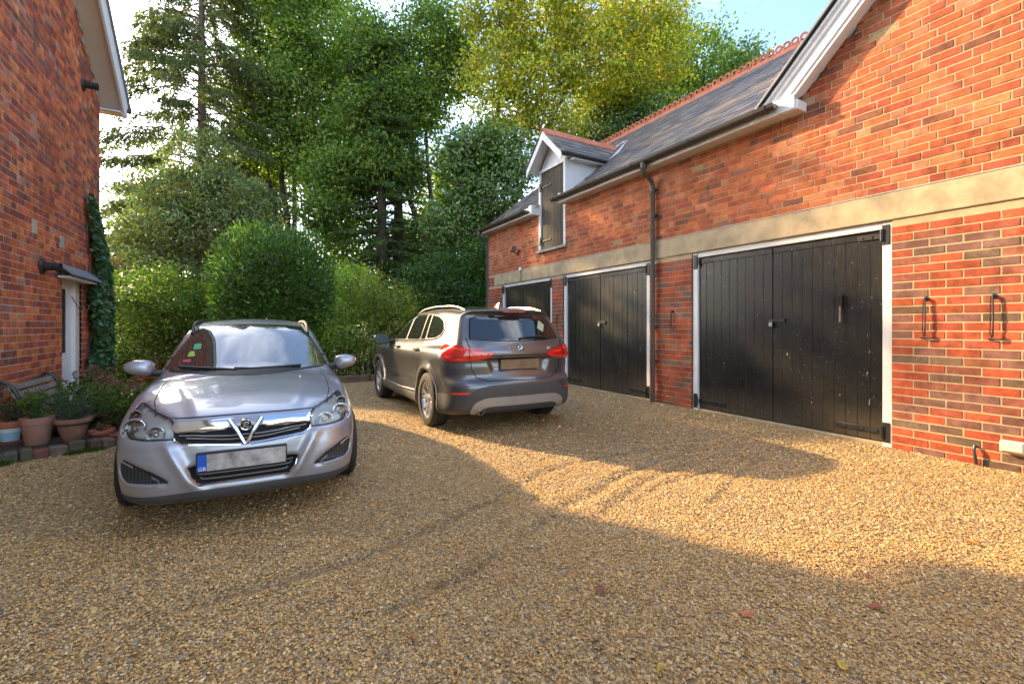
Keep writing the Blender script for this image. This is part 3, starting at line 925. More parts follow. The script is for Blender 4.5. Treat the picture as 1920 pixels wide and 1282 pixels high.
MB().bbox(GX - .02, GX + .0, 9.37, 9.45, 2.90, 2.97, .004).tube([(GX - .01, 9.41, 2.93), (GX - .09, 9.405, 2.96), (GX - .11, 9.40, 3.0)], .012, 8).build('bracket', M['black_plastic'], t)
t = thing('junction_box', 'small white junction box with cable above the far garage door', 'box', (GX, 9.22, 2.5))
MB().bbox(GX - .06, GX - .012, 9.17, 9.26, 2.50, 2.58, .008).build('box', M['white'], t)
MB().tube([(GX - .02, 9.215, 2.5), (GX - .02, 9.215, 2.26)], .006, 6).build('cable', M['black_plastic'], t)
# ------------------------------------------------------------------ house on the other side of the yard
HX = -2.23
H_END = 9.92
H_RIDGE_Y, H_PITCH, H_EAVE = 2.6, .74, 5.0
house = thing('brick_house', 'tall red brick house side wall with white bargeboard and ivy at its corner', 'building', (HX, 6, 0))
def house_line(y): return H_EAVE + ((H_END - H_RIDGE_Y) - abs(y - H_RIDGE_Y)) * H_PITCH
H_NEAR = 2 * H_RIDGE_Y - H_END
HD = (8.22, 9.02, .08, 1.96)                        # doorway
hw = MB()
hx = HX - .0035
hw.box(hx - .24, hx, H_NEAR, HD[0], -.3, H_EAVE)
hw.box(hx - .24, hx, HD[1], H_END, -.3, H_EAVE)
hw.box(hx - .24, hx, HD[0], HD[1], HD[3], H_EAVE)
hw.box(hx - .24, hx, HD[0], HD[1], -.3, HD[2])
hw.prism([(H_NEAR, H_EAVE), (H_END, H_EAVE), (H_RIDGE_Y, house_line(H_RIDGE_Y))], 'x', hx - .24, hx)
h_wall = hw.build('wall', M['mortar_house'], house)
MB().box(-11, HX - .26, H_END - .25, H_END - .008, -.3, H_EAVE).box(-11, HX - .26, H_NEAR + .01, H_NEAR + .25, -.3, H_EAVE).box(-11, -10.75, H_NEAR + .26, H_END - .26, -.3, H_EAVE).build('rear_wall', M['brick_far'], house)
nr_h = int((house_line(5.5) - 0) / COURSE)
sold = (8.15, 9.55, 2.03, 2.135)
hb = lay_rows(5.2, H_END, .0, nr_h, 'flemish', [(HD[0], HD[1], -1, HD[3]), (sold[0], sold[1], sold[2] - .02, sold[3]), (7.27, 7.44, 2.32, 2.40)],
              keep=lambda u, z, a, b, za, zb: zb < house_line(a) - .02 and zb < house_line(b) - .02 and not (a < 6.1 and za < 1.8 and False))
u = sold[0]
while u < sold[1] - .05:
    hb.append((u, u + .066, sold[2] - .004, sold[3] - .006)); u += .0765
place_bricks([(hb, 'house')], HX, 1, h_wall, 300)
MB().bbox(HX - .03, HX - .012, 7.275, 7.435, 2.325, 2.395, .003).build('air_brick', simple('dark_clay', (.13, .09, .06), .9, vary=.3), house)
MB().bbox(HX - .01, HX + .004, 8.14, 8.3, 2.24, 2.40, .02).build('mortar_patch', M['stone'], house)
# roof: slab, bargeboard, soffit, gutter end
BXH = -1.93
hl = math.sqrt(1 + H_PITCH ** 2)
hd = Vector((0, -1 / hl, H_PITCH / hl)); hn = Vector((0, H_PITCH / hl, 1 / hl))
hfoot = Vector((0, H_END + .24, H_EAVE - .24 * H_PITCH + .01))
hlen = (hfoot.y - H_RIDGE_Y) * hl
def house_sweep(name, prof, mat):
    mb = MB()
    for s in (1, -1):
        vs = []
        for l in (0, 1):
            for (x, hh) in prof:
                p = hfoot + hn * hh
                if l: p = p + hd * ((p.y - H_RIDGE_Y) / -hd.y)
                vs.append((x, p.y if s > 0 else 2 * H_RIDGE_Y - p.y, p.z))
        m = len(prof)
        mb.add(vs, [(i, (i + 1) % m, m + (i + 1) % m, m + i) for i in range(m)] + [tuple(range(m))[::-1], tuple(range(m, 2 * m))])
    return mb.build(name, mat, house)
house_sweep('bargeboard', [(BXH - .03, -.07), (BXH, -.07), (BXH, .10), (BXH + .015, .12), (BXH + .015, .155), (BXH - .03, .155)], M['white'])
house_sweep('soffit', [(HX - .05, .0), (BXH - .031, .0), (BXH - .031, .02), (HX - .05, .02)], M['cream'])
house_sweep('roof', [(-11.2, .157), (BXH + .045, .157), (BXH + .045, .20), (-11.2, .20)], M['lead'])
MB().bbox(-2.5, BXH - .031, H_END + .0, H_END + .235, H_EAVE - .20, H_EAVE - .175, .004).bbox(-2.5, BXH - .031, H_END + .2, H_END + .238, H_EAVE - .174, H_EAVE - .03, .004).build('eaves_box', M['white'], house)
MB().tube([(-10.8, H_END + .30, H_EAVE - .03), (BXH + .05, H_END + .30, H_EAVE - .03)], .055, 10).build('gutter', M['gutter'], house, smooth='auto')
# doorway
MB().bbox(HX - .16, HX - .06, HD[0] + .003, HD[0] + .07, HD[2], HD[3] - .003, .004).bbox(HX - .16, HX - .06, HD[1] - .07, HD[1] - .003, HD[2], HD[3] - .003, .004).bbox(
    HX - .16, HX - .06, HD[0] + .07, HD[1] - .07, HD[3] - .07, HD[3] - .003, .004).build('door_frame', M['white'], house)
dl_ = MB().bbox(HX - .14, HX - .10, HD[0] + .075, HD[1] - .075, HD[2] + .02, HD[3] - .078, .004).build('side_door', M['white'], house)
MB().bbox(HX - .102, HX - .094, HD[0] + .16, HD[1] - .30, .82, 1.72, .003).build('pane', simple('door_glass', (.06, .07, .08), .06, coat=1.0), dl_)
for (a, b, c, d) in ((HD[0] + .15, HD[0] + .166, .80, 1.74), (HD[1] - .306, HD[1] - .29, .80, 1.74)):
    MB().bbox(HX - .1, HX - .086, a, b, c, d, .002).build('glazing_bead', M['white'], dl_)
MB().bbox(HX - .1, HX - .088, HD[0] + .15, HD[1] - .29, .20, .66, .004).build('lower_panel', M['white'], dl_)
# lead hood over the door
MB().add([(HX + .0, 7.98, 2.03), (HX + .0, 9.62, 2.03), (HX + .17, 9.66, 1.89), (HX + .17, 7.94, 1.89),
          (HX + .0, 7.98, 2.01), (HX + .0, 9.62, 2.01), (HX + .17, 9.66, 1.865), (HX + .17, 7.94, 1.865)],
         [(0, 1, 2, 3), (7, 6, 5, 4), (0, 4, 5, 1), (1, 5, 6, 2), (2, 6, 7, 3), (3, 7, 4, 0)]).build('door_hood', M['lead'], house)
MB().bbox(HX + .001, HX + .13, 8.06, 9.54, 1.83, 1.862, .004).build('hood_board', M['white'], house)
def flue(y, z, label):
    t = thing('flue_terminal', label, 'flue', (HX, y, z), group='round black flue outlets on the house wall')
    m = Matrix.Translation((HX + .0, y, z)) @ Matrix.Rotation(math.pi / 2, 4, 'Y')
    MB().lathe([(.095, 0), (.10, .008), (.085, .022), (.058, .03)], 20, m).build('collar', M['black_plastic'], t, smooth='auto')
    p = [(.052, .02), (.052, .10), (.046, .105), (.046, .12), (.052, .125), (.052, .14), (.046, .145), (.046, .155), (.052, .16), (.052, .175), (.044, .176), (.044, .06), (0, .06)]
    MB().lathe(p, 20, m).build('pipe', M['black_plastic'], t, smooth='auto')
flue(7.55, 1.92, 'black round flue outlet beside the lead hood over the house door')
flue(9.06, 4.81, 'black round flue outlet high up under the house bargeboard')
t = thing('bird_house', 'small brown pitched bird box half hidden in the ivy', 'bird box', (-2.1, 9.75, 1.7))
MB().bbox(-2.2, -2.06, 9.68, 9.82, 1.56, 1.70, .004).build('box', simple('brown_wood', (.10, .05, .035), .8, vary=.3), t)
MB().prism([(9.65, 1.70), (9.85, 1.70), (9.75, 1.80)], 'x', -2.23, -2.02).build('lid', simple('red_wood', (.16, .055, .04), .8, vary=.3), t)

# ------------------------------------------------------------------ ground: soil and grass sheet to the horizon, gravel yard on it
def ground_mat():
    m, nt, b, N, L = principled('garden_ground')
    geo = node(nt, 'ShaderNodeNewGeometry')
    n = node(nt, 'ShaderNodeTexNoise', Scale=1.1, Detail=6.0, Roughness=.6); L.new(geo.outputs['Position'], n.inputs['Vector'])
    n2 = node(nt, 'ShaderNodeTexNoise', Scale=45.0, Detail=4.0); L.new(geo.outputs['Position'], n2.inputs['Vector'])
    cr = node(nt, 'ShaderNodeValToRGB')
    cr.color_ramp.elements[0].position = .38; cr.color_ramp.elements[0].color = (.05, .036, .022, 1)
    cr.color_ramp.elements[1].position = .56; cr.color_ramp.elements[1].color = (.075, .105, .022, 1)
    L.new(n.outputs['Fac'], cr.inputs['Fac'])
    mx = node(nt, 'ShaderNodeMix', data_type='RGBA', blend_type='MULTIPLY'); mx.inputs['Factor'].default_value = .8
    r = node(nt, 'ShaderNodeMapRange'); r.inputs['To Min'].default_value = .4; r.inputs['To Max'].default_value = 1.6
    L.new(n2.outputs['Fac'], r.inputs['Value'])
    cmb = node(nt, 'ShaderNodeCombineXYZ')
    for k in range(3): L.new(r.outputs[0], cmb.inputs[k])
    L.new(cr.outputs['Color'], mx.inputs['A']); L.new(cmb.outputs[0], mx.inputs['B'])
    L.new(mx.outputs['Result'], b.inputs['Base Color']); b.inputs['Roughness'].default_value = .95
    bp = node(nt, 'ShaderNodeBump', Strength=.8, Distance=.05)
    L.new(n2.outputs['Fac'], bp.inputs['Height']); L.new(bp.outputs[0], b.inputs['Normal'])
    return m
g = new_obj('ground', np_mesh('ground', [(-900, -900, -.03), (900, -900, -.03), (900, 900, -.03), (-900, 900, -.03)], [(0, 1, 2, 3)], [ground_mat()]))
tag(g, 'soil and grass of the garden around the yard', None, kind='structure')

# tyre marks: shallow grooves pressed into the gravel (polylines read off the photograph)
TRACKS = [[on_z(*p) for p in pts] for pts in (
    [(1330, 838), (1150, 852), (1040, 880), (985, 905), (890, 950), (780, 1000), (640, 1055), (480, 1100), (330, 1140)],
    [(1280, 850), (1190, 880), (1110, 925), (1060, 950), (960, 1015), (860, 1080), (740, 1140)],
    [(1290, 868), (1215, 900), (1150, 945), (1120, 970)],
    [(1480, 830), (1400, 880), (1330, 945)],
    [(1350, 880), (1250, 905), (1180, 940)])]
def smooth_line(pts, n=60):
    pts = [Vector(p) for p in pts]; out = []
    P_ = [pts[0] * 2 - pts[1]] + pts + [pts[-1] * 2 - pts[-2]]
    k = max(2, n // (len(pts) - 1))
    for i in range(1, len(P_) - 2):
        for j in range(k):
            t = j / k
            a, b, c, d = P_[i - 1], P_[i], P_[i + 1], P_[i + 2]
            out.append(.5 * ((2 * b) + (c - a) * t + (2 * a - 5 * b + 4 * c - d) * t * t + (3 * b - a - 3 * c + d) * t ** 3))
    out.append(pts[-1]); return out
TPTS = [np.array([(p.x, p.y) for p in smooth_line(t)]) for t in TRACKS]
TW = [(.045, .018), (.042, .016), (.036, .013), (.028, .011), (.032, .010)]
def _hash_noise(x, y, s, seed):
    rs = np.random.default_rng(seed); g_ = rs.random((64, 64))
    u = (x * s) % 64; v = (y * s) % 64
    i = np.floor(u).astype(int); j = np.floor(v).astype(int); fu = u - i; fv = v - j
    fu = fu * fu * (3 - 2 * fu); fv = fv * fv * (3 - 2 * fv)
    i %= 64; j %= 64; i1 = (i + 1) % 64; j1 = (j + 1) % 64
    return (g_[i, j] * (1 - fu) + g_[i1, j] * fu) * (1 - fv) + (g_[i, j1] * (1 - fu) + g_[i1, j1] * fu) * fv
def track_dist(x, y):
    out = np.full(x.shape, 9.0)
    for pts, (w, d) in zip(TPTS, TW):
        m = (x > pts[:, 0].min() - .3) & (x < pts[:, 0].max() + .3) & (y > pts[:, 1].min() - .3) & (y < pts[:, 1].max() + .3)
        if not m.any(): continue
        q = np.stack([x[m], y[m]], -1); best = np.full(len(q), 9.0)
        for a, b in zip(pts[:-1], pts[1:]):
            ab = b - a; t_ = np.clip(((q - a) @ ab) / max(1e-9, ab @ ab), 0, 1)
            best = np.minimum(best, np.hypot(*(q - (a + t_[:, None] * ab)).T) / w)
        out[m] = np.minimum(out[m], best)
    return out
def yard_height(x, y):
    z = .012 * (_hash_noise(x + 9, y + 9, 2.2, 1) - .5) + .010 * (_hash_noise(x + 5, y + 3, 6.0, 2) - .5) + .025 * (_hash_noise(x + 31, y + 17, .6, 5) - .5)
    for pts, (w, d) in zip(TPTS, TW):
        dm = np.full(x.shape, 9.0)
        box = (x > pts[:, 0].min() - .4) & (x < pts[:, 0].max() + .4) & (y > pts[:, 1].min() - .4) & (y < pts[:, 1].max() + .4)
        if not box.any(): continue
        q = np.stack([x[box], y[box]], -1)
        a, b = pts[:-1], pts[1:]
        best = np.full(len(q), 9.0)
        for i in range(len(a)):
            ab = b[i] - a[i]; t_ = np.clip(((q - a[i]) @ ab) / max(1e-9, ab @ ab), 0, 1)
            best = np.minimum(best, np.hypot(*(q - (a[i] + t_[:, None] * ab)).T))
        dm[box] = best
        z = z - d * np.exp(-(dm / w) ** 2) + d * .35 * np.exp(-((dm - 2.1 * w) / (w * .8)) ** 2)
    return z
def gravel_mat(name, pebble):
    m, nt, b, N, L = principled(name)
    geo = node(nt, 'ShaderNodeNewGeometry')
    if pebble:
        at = node(nt, 'ShaderNodeAttribute', attribute_name='Col'); col = at.outputs['Color']
        L.new(col, b.inputs['Base Color'])
        n = node(nt, 'ShaderNodeTexNoise', Scale=220.0, Detail=2.0); L.new(geo.outputs['Position'], n.inputs['Vector'])
        bp = node(nt, 'ShaderNodeBump', Strength=.25, Distance=.002)
        L.new(n.outputs['Fac'], bp.inputs['Height']); L.new(bp.outputs[0], b.inputs['Normal'])
    else:
        v = node(nt, 'ShaderNodeTexVoronoi', Scale=74.0, Randomness=1.0); L.new(geo.outputs['Position'], v.inputs['Vector'])
        sp = node(nt, 'ShaderNodeSeparateColor'); L.new(v.outputs['Color'], sp.inputs[0])
        cr = node(nt, 'ShaderNodeValToRGB'); cr.color_ramp.interpolation = 'CONSTANT'
        cols = [(0, (.27, .17, .07)), (.2, (.42, .27, .11)), (.42, (.54, .38, .19)), (.62, (.36, .22, .085)), (.78, (.62, .48, .29)), (.9, (.22, .19, .16))]
        e = cr.color_ramp.elements
        while len(e) < len(cols): e.new(.5)
        for el, (p, c) in zip(e, cols): el.position = p; el.color = (*c, 1)
        L.new(sp.outputs[0], cr.inputs['Fac'])
        L.new(cr.outputs['Color'], b.inputs['Base Color'])
        bp = node(nt, 'ShaderNodeBump', Strength=.9, Distance=.02); bp.invert = True
        L.new(v.outputs['Distance'], bp.inputs['Height']); L.new(bp.outputs[0], b.inputs['Normal'])
    b.inputs['Roughness'].default_value = .75
    b.inputs['Specular IOR Level'].default_value = .3
    return m
GY0, GY1, GXA, GXB = -7.0, 10.05, -2.6, 5.62
def yard_inside(x, y): return True
nx, ny = 130, 270
gx, gy = np.meshgrid(np.linspace(GXA, GXB, nx), np.linspace(GY0, GY1, ny), indexing='ij')
gz = yard_height(gx, gy)
gv = np.stack([gx, gy, gz], -1).reshape(-1, 3)
ii, jj = np.meshgrid(np.arange(nx - 1), np.arange(ny - 1), indexing='ij')
q = (ii * ny + jj).ravel()
gf = np.stack([q, q + ny, q + ny + 1, q + 1], -1)
yard = new_obj('gravel_yard', np_mesh('gravel_yard', gv, gf, [gravel_mat('gravel_far', False)], True))
tag(yard, 'golden brown gravel of the parking yard', None, kind='structure')

# loose pebbles lying on the yard, real stones where they can be told apart
def scatter(n, zmin, zmax, margin=1.18):
    """points on the ground in the view between two depths"""
    d = np.sqrt(RNG.uniform(zmin ** 2, zmax ** 2, n))
    a = RNG.uniform(-960 / FPX * margin, 960 / FPX * margin, n) * d
    return a * CR_[0] + d * CF_[0], a * CR_[1] + d * CF_[1], d
PEB = np.array([(.58, .385, .165), (.50, .305, .115), (.64, .46, .23), (.40, .225, .08), (.68, .53, .33), (.54, .33, .12), (.33, .235, .15), (.26, .225, .20), (.45, .32, .18), (.60, .33, .12)])
PEBW = np.array([.22, .18, .13, .11, .05, .13, .05, .02, .09, .02]); PEBW /= PEBW.sum()
oct_v = np.array([(1, 0, 0), (0, 1, 0), (-1, 0, 0), (0, -1, 0), (0, 0, 1), (0, 0, -1)], float)
oct_f = np.array([(0, 1, 4), (1, 2, 4), (2, 3, 4), (3, 0, 4), (1, 0, 5), (2, 1, 5), (3, 2, 5), (0, 3, 5)])
# a rounder stone: a hexagonal ring with a flattened top and bottom
def stone_tmpl():
    vs = []
    for k in range(6): vs.append((math.cos(k * math.pi / 3), math.sin(k * math.pi / 3), 0))
    for k in range(3): vs.append((.55 * math.cos(k * 2 * math.pi / 3 + .5), .55 * math.sin(k * 2 * math.pi / 3 + .5), .8))
    fs = [(0, 1, 6), (1, 2, 6), (2, 7, 6), (2, 3, 7), (3, 4, 7), (4, 8, 7), (4, 5, 8), (5, 0, 8), (0, 6, 8), (6, 7, 8)]
    return np.array(vs, float), np.array(fs)
STV, STF = stone_tmpl()
sm_v = np.array([(1, 0, -.1), (0, 1, -.1), (-1, 0, -.1), (0, -1, -.1), (.1, .05, .9)], float)
sm_f = np.array([(0, 1, 4), (1, 2, 4), (2, 3, 4), (3, 0, 4)])
def pebbles(x, y, size, lift=.0, fine=True):
    n = len(x)
    st_v, st_f = (STV, STF) if fine else (sm_v, sm_f)
    s = size * RNG.lognormal(0, .30, n)
    ax = np.stack([s, s * RNG.uniform(.55, .95, n), s * RNG.uniform(.4, .75, n)], -1)
    V = st_v[None] * ax[:, None, :] * RNG.uniform(.78, 1.18, (n, len(st_v), 1))
    yaw = RNG.uniform(0, 2 * np.pi, n); tx = RNG.normal(0, .38, n); ty = RNG.normal(0, .38, n)
    c, s_ = np.cos(tx)[:, None], np.sin(tx)[:, None]
    Y = V[..., 1] * c - V[..., 2] * s_; Z = V[..., 1] * s_ + V[..., 2] * c; V[..., 1] = Y; V[..., 2] = Z
    c, s_ = np.cos(ty)[:, None], np.sin(ty)[:, None]
    X = V[..., 0] * c - V[..., 2] * s_; Z = V[..., 0] * s_ + V[..., 2] * c; V[..., 0] = X; V[..., 2] = Z
    c, s_ = np.cos(yaw)[:, None], np.sin(yaw)[:, None]
    X = V[..., 0] * c - V[..., 1] * s_; Y = V[..., 0] * s_ + V[..., 1] * c; V[..., 0] = X; V[..., 1] = Y
    z = yard_height(x, y) + RNG.uniform(-.002, .006, n) + lift
    V += np.stack([x, y, z], -1)[:, None, :]
    ci = RNG.choice(len(PEB), n, p=PEBW)
    colr = PEB[ci] * RNG.uniform(.85, 1.2, (n, 1)) * np.array([1.10, 1.03, .92])
    damp = 1 - .62 * np.exp(-track_dist(x, y) ** 2 * 1.6) * _hash_noise(x + 3, y + 7, 5.0, 8) * 1.5      # damp stones turned up in the wheel marks
    colr = colr * np.clip(damp, .35, 1)[:, None]
    wide = .86 + .28 * _hash_noise(x + 20, y + 11, .9, 12)
    colr = colr * wide[:, None]
    k = len(st_v)
    F = (st_f[None] + (np.arange(n) * k)[:, None, None]).reshape(-1, 3)
    return V.reshape(-1, 3), F, np.repeat(colr, k, 0)
parts = []
for n, z0, z1, sz in ((78000, 1.25, 2.6, .0051), (60000, 2.6, 4.0, .0066), (40000, 4.0, 6.2, .0098), (10000, 6.2, 9.5, .015)):
    x, y, d = scatter(n, z0, z1)
    ok = (x > -2.2) & (x < 5.47) & (y < 9.95) & ~((x < -1.2 + (y - 5.9) * .2) & (y > 5.75)) & (y > -3)
    parts.append(pebbles(x[ok], y[ok], sz, fine=z0 < 2))
off = 0; VV = []; FF = []; CC = []
for v, f_, c in parts:
    VV.append(v); FF.append(f_ + off); CC.append(c); off += len(v)
peb = new_obj('gravel', np_mesh('gravel', np.concatenate(VV), np.concatenate(FF), [gravel_mat('pebble', True)], True, cols=np.concatenate(CC)))
tag(peb, 'loose tan and grey pebbles covering the yard', 'gravel', kind='stuff')
# ------------------------------------------------------------------ cars: body skins grown from blended profile surfaces
def curve(pts, sigma=.03, n=1200):
    """smoothed profile through (t, value) points"""
    pts = np.array(pts, float)
    t = np.linspace(pts[0, 0], pts[-1, 0], n); v = np.interp(t, pts[:, 0], pts[:, 1])
    dt = t[1] - t[0]; k = int(4 * sigma / dt)
    if k > 0:
        w = np.exp(-.5 * (np.arange(-k, k + 1) * dt / sigma) ** 2); w /= w.sum()
        l = v[0] - (v[1] - v[0]) * np.arange(k, 0, -1); r_ = v[-1] + (v[-1] - v[-2]) * np.arange(1, k + 1)
        v = np.convolve(np.concatenate([l, v, r_]), w, 'valid')
    return lambda a: np.interp(a, t, v)
def smax(a, b, k):
    h = np.maximum(k - np.abs(a - b), 0) / k
    return np.maximum(a, b) + h * h * k * .25
def smin(a, b, k): return -smax(-a, -b, k)
def poly_sd(poly, A, B):
    """signed distance (negative inside) to a polygon on 2D arrays"""
    p = np.array(poly, float); d = np.full(A.shape, 1e9); ins = np.zeros(A.shape, bool)
    for i in range(len(p)):
        a, b = p[i], p[(i + 1) % len(p)]
        e = b - a; wx = A - a[0]; wz = B - a[1]
        t = np.clip((wx * e[0] + wz * e[1]) / max(1e-12, e @ e), 0, 1)
        d = np.minimum(d, np.hypot(wx - e[0] * t, wz - e[1] * t))
        c = ((a[1] <= B) & (b[1] > B)) | ((b[1] <= B) & (a[1] > B))
        with np.errstate(divide='ignore', invalid='ignore'):
            xi = a[0] + (B - a[1]) / (b[1] - a[1]) * e[0] if abs(b[1] - a[1]) > 1e-12 else np.full(A.shape, 1e9)
        ins ^= c & (A < xi)
    return np.where(ins, -d, d)
def round_poly(pts, n=5, r=.3):
    """cut the corners of an outline into small curves; pts may be (a, b) or (a, b, r)"""
    out = []
    m = len(pts)
    for i in range(m):
        p = np.array(pts[i][:2], float); a = np.array(pts[i - 1][:2], float); b = np.array(pts[(i + 1) % m][:2], float)
        rr = pts[i][2] if len(pts[i]) > 2 else r
        if rr <= 0: out.append(tuple(p)); continue
        p0 = p + (a - p) * min(.5, rr); p1 = p + (b - p) * min(.5, rr)
        for j in range(n + 1):
            t = j / n
            out.append(tuple((1 - t) ** 2 * p0 + 2 * t * (1 - t) * p + t * t * p1))
    return out

def surface_nets(D, origin, h):
    """quads on the zero level of a sampled field; returns vertices, faces"""
    nx, ny, nz = D.shape
    S = D < 0
    c = [S[i:nx - 1 + i, j:ny - 1 + j, k:nz - 1 + k] for i in (0, 1) for j in (0, 1) for k in (0, 1)]
    cnt = sum(a.astype(np.int8) for a in c)
    act = (cnt > 0) & (cnt < 8)
    idx = -np.ones(act.shape, np.int64); I, J, K = np.nonzero(act); idx[I, J, K] = np.arange(len(I))
    acc = np.zeros((len(I), 3)); num = np.zeros(len(I))
    cor = [(i, j, k) for i in (0, 1) for j in (0, 1) for k in (0, 1)]
    for a in range(8):
        for b in range(a + 1, 8):
            ca, cb = cor[a], cor[b]
            if sum(abs(ca[t] - cb[t]) for t in range(3)) != 1: continue
            da = D[I + ca[0], J + ca[1], K + ca[2]]; db = D[I + cb[0], J + cb[1], K + cb[2]]
            m = (da < 0) != (db < 0)
            t = np.where(m, da / np.where(m, da - db, 1), 0)
            P = np.array(ca) + t[:, None] * (np.array(cb) - np.array(ca))
            acc[m] += P[m]; num += m
    V = np.stack([I, J, K], -1) + acc / num[:, None]
    faces = []
    for ax in range(3):
        o1, o2 = [(1, 2), (2, 0), (0, 1)][ax]
        sl0 = [slice(None)] * 3; sl1 = [slice(None)] * 3
        sl0[ax] = slice(0, -1); sl1[ax] = slice(1, None)
        a = S[tuple(sl0)]; b = S[tuple(sl1)]
        E_ = np.nonzero(a != b)
        E_ = np.stack(E_, -1)
        ok = (E_[:, o1] > 0) & (E_[:, o2] > 0)
        ok &= (E_[:, o1] < D.shape[o1] - 1) & (E_[:, o2] < D.shape[o2] - 1)
        E_ = E_[ok]
        flip = ~a[tuple(E_.T)]
        q = []
        for d1, d2 in ((0, 0), (1, 0), (1, 1), (0, 1)):
            e = E_.copy(); e[:, o1] -= d1; e[:, o2] -= d2
            q.append(idx[tuple(e.T)])
        q = np.stack(q, -1)
        q[flip] = q[flip][:, ::-1]
        faces.append(q)
    F = np.concatenate(faces)
    return V * h + np.array(origin), F

class Skin:
    """a sampled body field: x lateral, y = -u (u metres back from the nose), z up"""
    def __init__(s, field, L, W, H, h=.0178):
        s.h = h
        s.o = np.array((-W / 2 - .12, -L - .12, .05))
        x = np.arange(s.o[0], W / 2 + .12, h); y = np.arange(s.o[1], .12, h); z = np.arange(s.o[2], H + .12, h)
        X = x[:, None, None]; U = -y[None, :, None]; Z = z[None, None, :]
        s.D = field(X, U, Z, x, -y, z).astype(np.float64)
        s.V, s.F = surface_nets(s.D, s.o, h)
        for _ in range(2):                           # settle on the surface
            d, g = s.sample(s.V)
            g2 = (g * g).sum(-1, keepdims=True)
            s.V = s.V - np.clip(d[:, None] / np.maximum(g2, .05), -h, h) * g * .8
        s.N = s.normal(s.V)
        s.F = s.F[:, ::-1] if s._flipped() else s.F
        s.bvh = BVHTree.FromPolygons([tuple(v) for v in s.V], [tuple(int(i) for i in f) for f in s.F])
    def _flipped(s):
        f = s.F[:2000]; a, b, c = s.V[f[:, 0]], s.V[f[:, 1]], s.V[f[:, 2]]
        return (np.cross(b - a, c - a) * s.N[f[:, 0]]).sum(-1).mean() < 0
    def sample(s, P):
        q = (P - s.o) / s.h
        q = np.clip(q, 0, np.array(s.D.shape) - 1.001)
        i = np.floor(q).astype(int); f = q - i
        c = {}
        for a in (0, 1):
            for b in (0, 1):
                for d in (0, 1): c[a, b, d] = s.D[i[:, 0] + a, i[:, 1] + b, i[:, 2] + d]
        fx, fy, fz = f.T
        def L2(p, q_, t): return p * (1 - t) + q_ * t
        v = L2(L2(L2(c[0,0,0], c[1,0,0], fx), L2(c[0,1,0], c[1,1,0], fx), fy), L2(L2(c[0,0,1], c[1,0,1], fx), L2(c[0,1,1], c[1,1,1], fx), fy), fz)
        gx_ = L2(L2(c[1,0,0] - c[0,0,0], c[1,1,0] - c[0,1,0], fy), L2(c[1,0,1] - c[0,0,1], c[1,1,1] - c[0,1,1], fy), fz)
        gy_ = L2(L2(c[0,1,0] - c[0,0,0], c[1,1,0] - c[1,0,0], fx), L2(c[0,1,1] - c[0,0,1], c[1,1,1] - c[1,0,1], fx), fz)
        gz_ = L2(L2(c[0,0,1] - c[0,0,0], c[1,0,1] - c[1,0,0], fx), L2(c[0,1,1] - c[0,1,0], c[1,1,1] - c[1,1,0], fx), fy)
        return v, np.stack([gx_, gy_, gz_], -1) / s.h
    def normal(s, P):
        e = s.h * 1.2; g = np.zeros_like(P)
        for k in range(3):
            d = np.zeros(3); d[k] = e
            g[:, k] = s.sample(P + d)[0] - s.sample(P - d)[0]
        return g / np.maximum(np.linalg.norm(g, axis=-1, keepdims=True), 1e-9)
    # --- views: map outline coordinates to a ray
    def cast(s, o, d):
        loc, n, i, dist = s.bvh.ray_cast(Vector(o), Vector(d), 12)
        return loc
    def hit(s, view, a, b):
        """front/rear: (x, z); side: (u, z) with the side's sign; top: (x, u); round_f/round_r: (angle deg, z) about an upright axis in the nose/tail"""
        if view == 'front': return s.cast((a, 3, b), (0, -1, 0))
        if view == 'rear': return s.cast((a, -9, b), (0, 1, 0))
        if view == 'left': return s.cast((-3, -a, b), (1, 0, 0))
        if view == 'right': return s.cast((3, -a, b), (-1, 0, 0))
        if view == 'top': return s.cast((a, -b, 4), (0, 0, -1))
        kind, axis = view
        if kind == 'lamp':                           # oblique view onto a front corner; axis is the side's sign
            p = HL_E1 * a + HL_E2 * b + HL_N * 4; d_ = -HL_N
            return s.cast((p.x * axis, p.y, p.z), (d_.x * axis, d_.y, d_.z))
        an = R(a)
        if kind == 'nose': dr = (math.sin(an), math.cos(an), 0)
        else: dr = (math.sin(an), -math.cos(an), 0)
        return s.cast((dr[0] * 4, -axis + dr[1] * 4, b), (-dr[0], -dr[1], 0))
    def patch(s, name, outline, view, mat, parent, lift=.003, step=.03, depth=.006, smooth=True, ascale=1.0):
        """a thin conforming panel on the skin inside an outline"""
        ol = [(p[0], p[1]) for p in outline]
        # resample the outline
        pts = []
        m = len(ol)
        for i in range(m):
            p = np.array(ol[i]); q = np.array(ol[(i + 1) % m])
            L = math.hypot((q[0] - p[0]) * ascale, q[1] - p[1]); k = max(1, int(L / step))
            for j in range(k): pts.append(tuple(p + (q - p) * j / k))
        nb = len(pts)
        P_ = np.array(pts); lo = P_.min(0); hi = P_.max(0)
        gx_, gy_ = np.meshgrid(np.arange(lo[0], hi[0], step / ascale), np.arange(lo[1], hi[1], step))
        sd = poly_sd(pts, gx_, gy_) if ascale == 1.0 else poly_sd([(p[0] * ascale, p[1]) for p in pts], gx_ * ascale, gy_)
        inner = np.stack([gx_, gy_], -1)[sd < -step * .45]
        allp = [Vector((p[0] * ascale, p[1])) for p in pts] + [Vector((p[0] * ascale, p[1])) for p in inner]
        vs, es, fs, *_ = delaunay_2d_cdt(allp, [(i, (i + 1) % nb) for i in range(nb)], [list(range(nb))], 1, 1e-6)
        co = []; okv = []
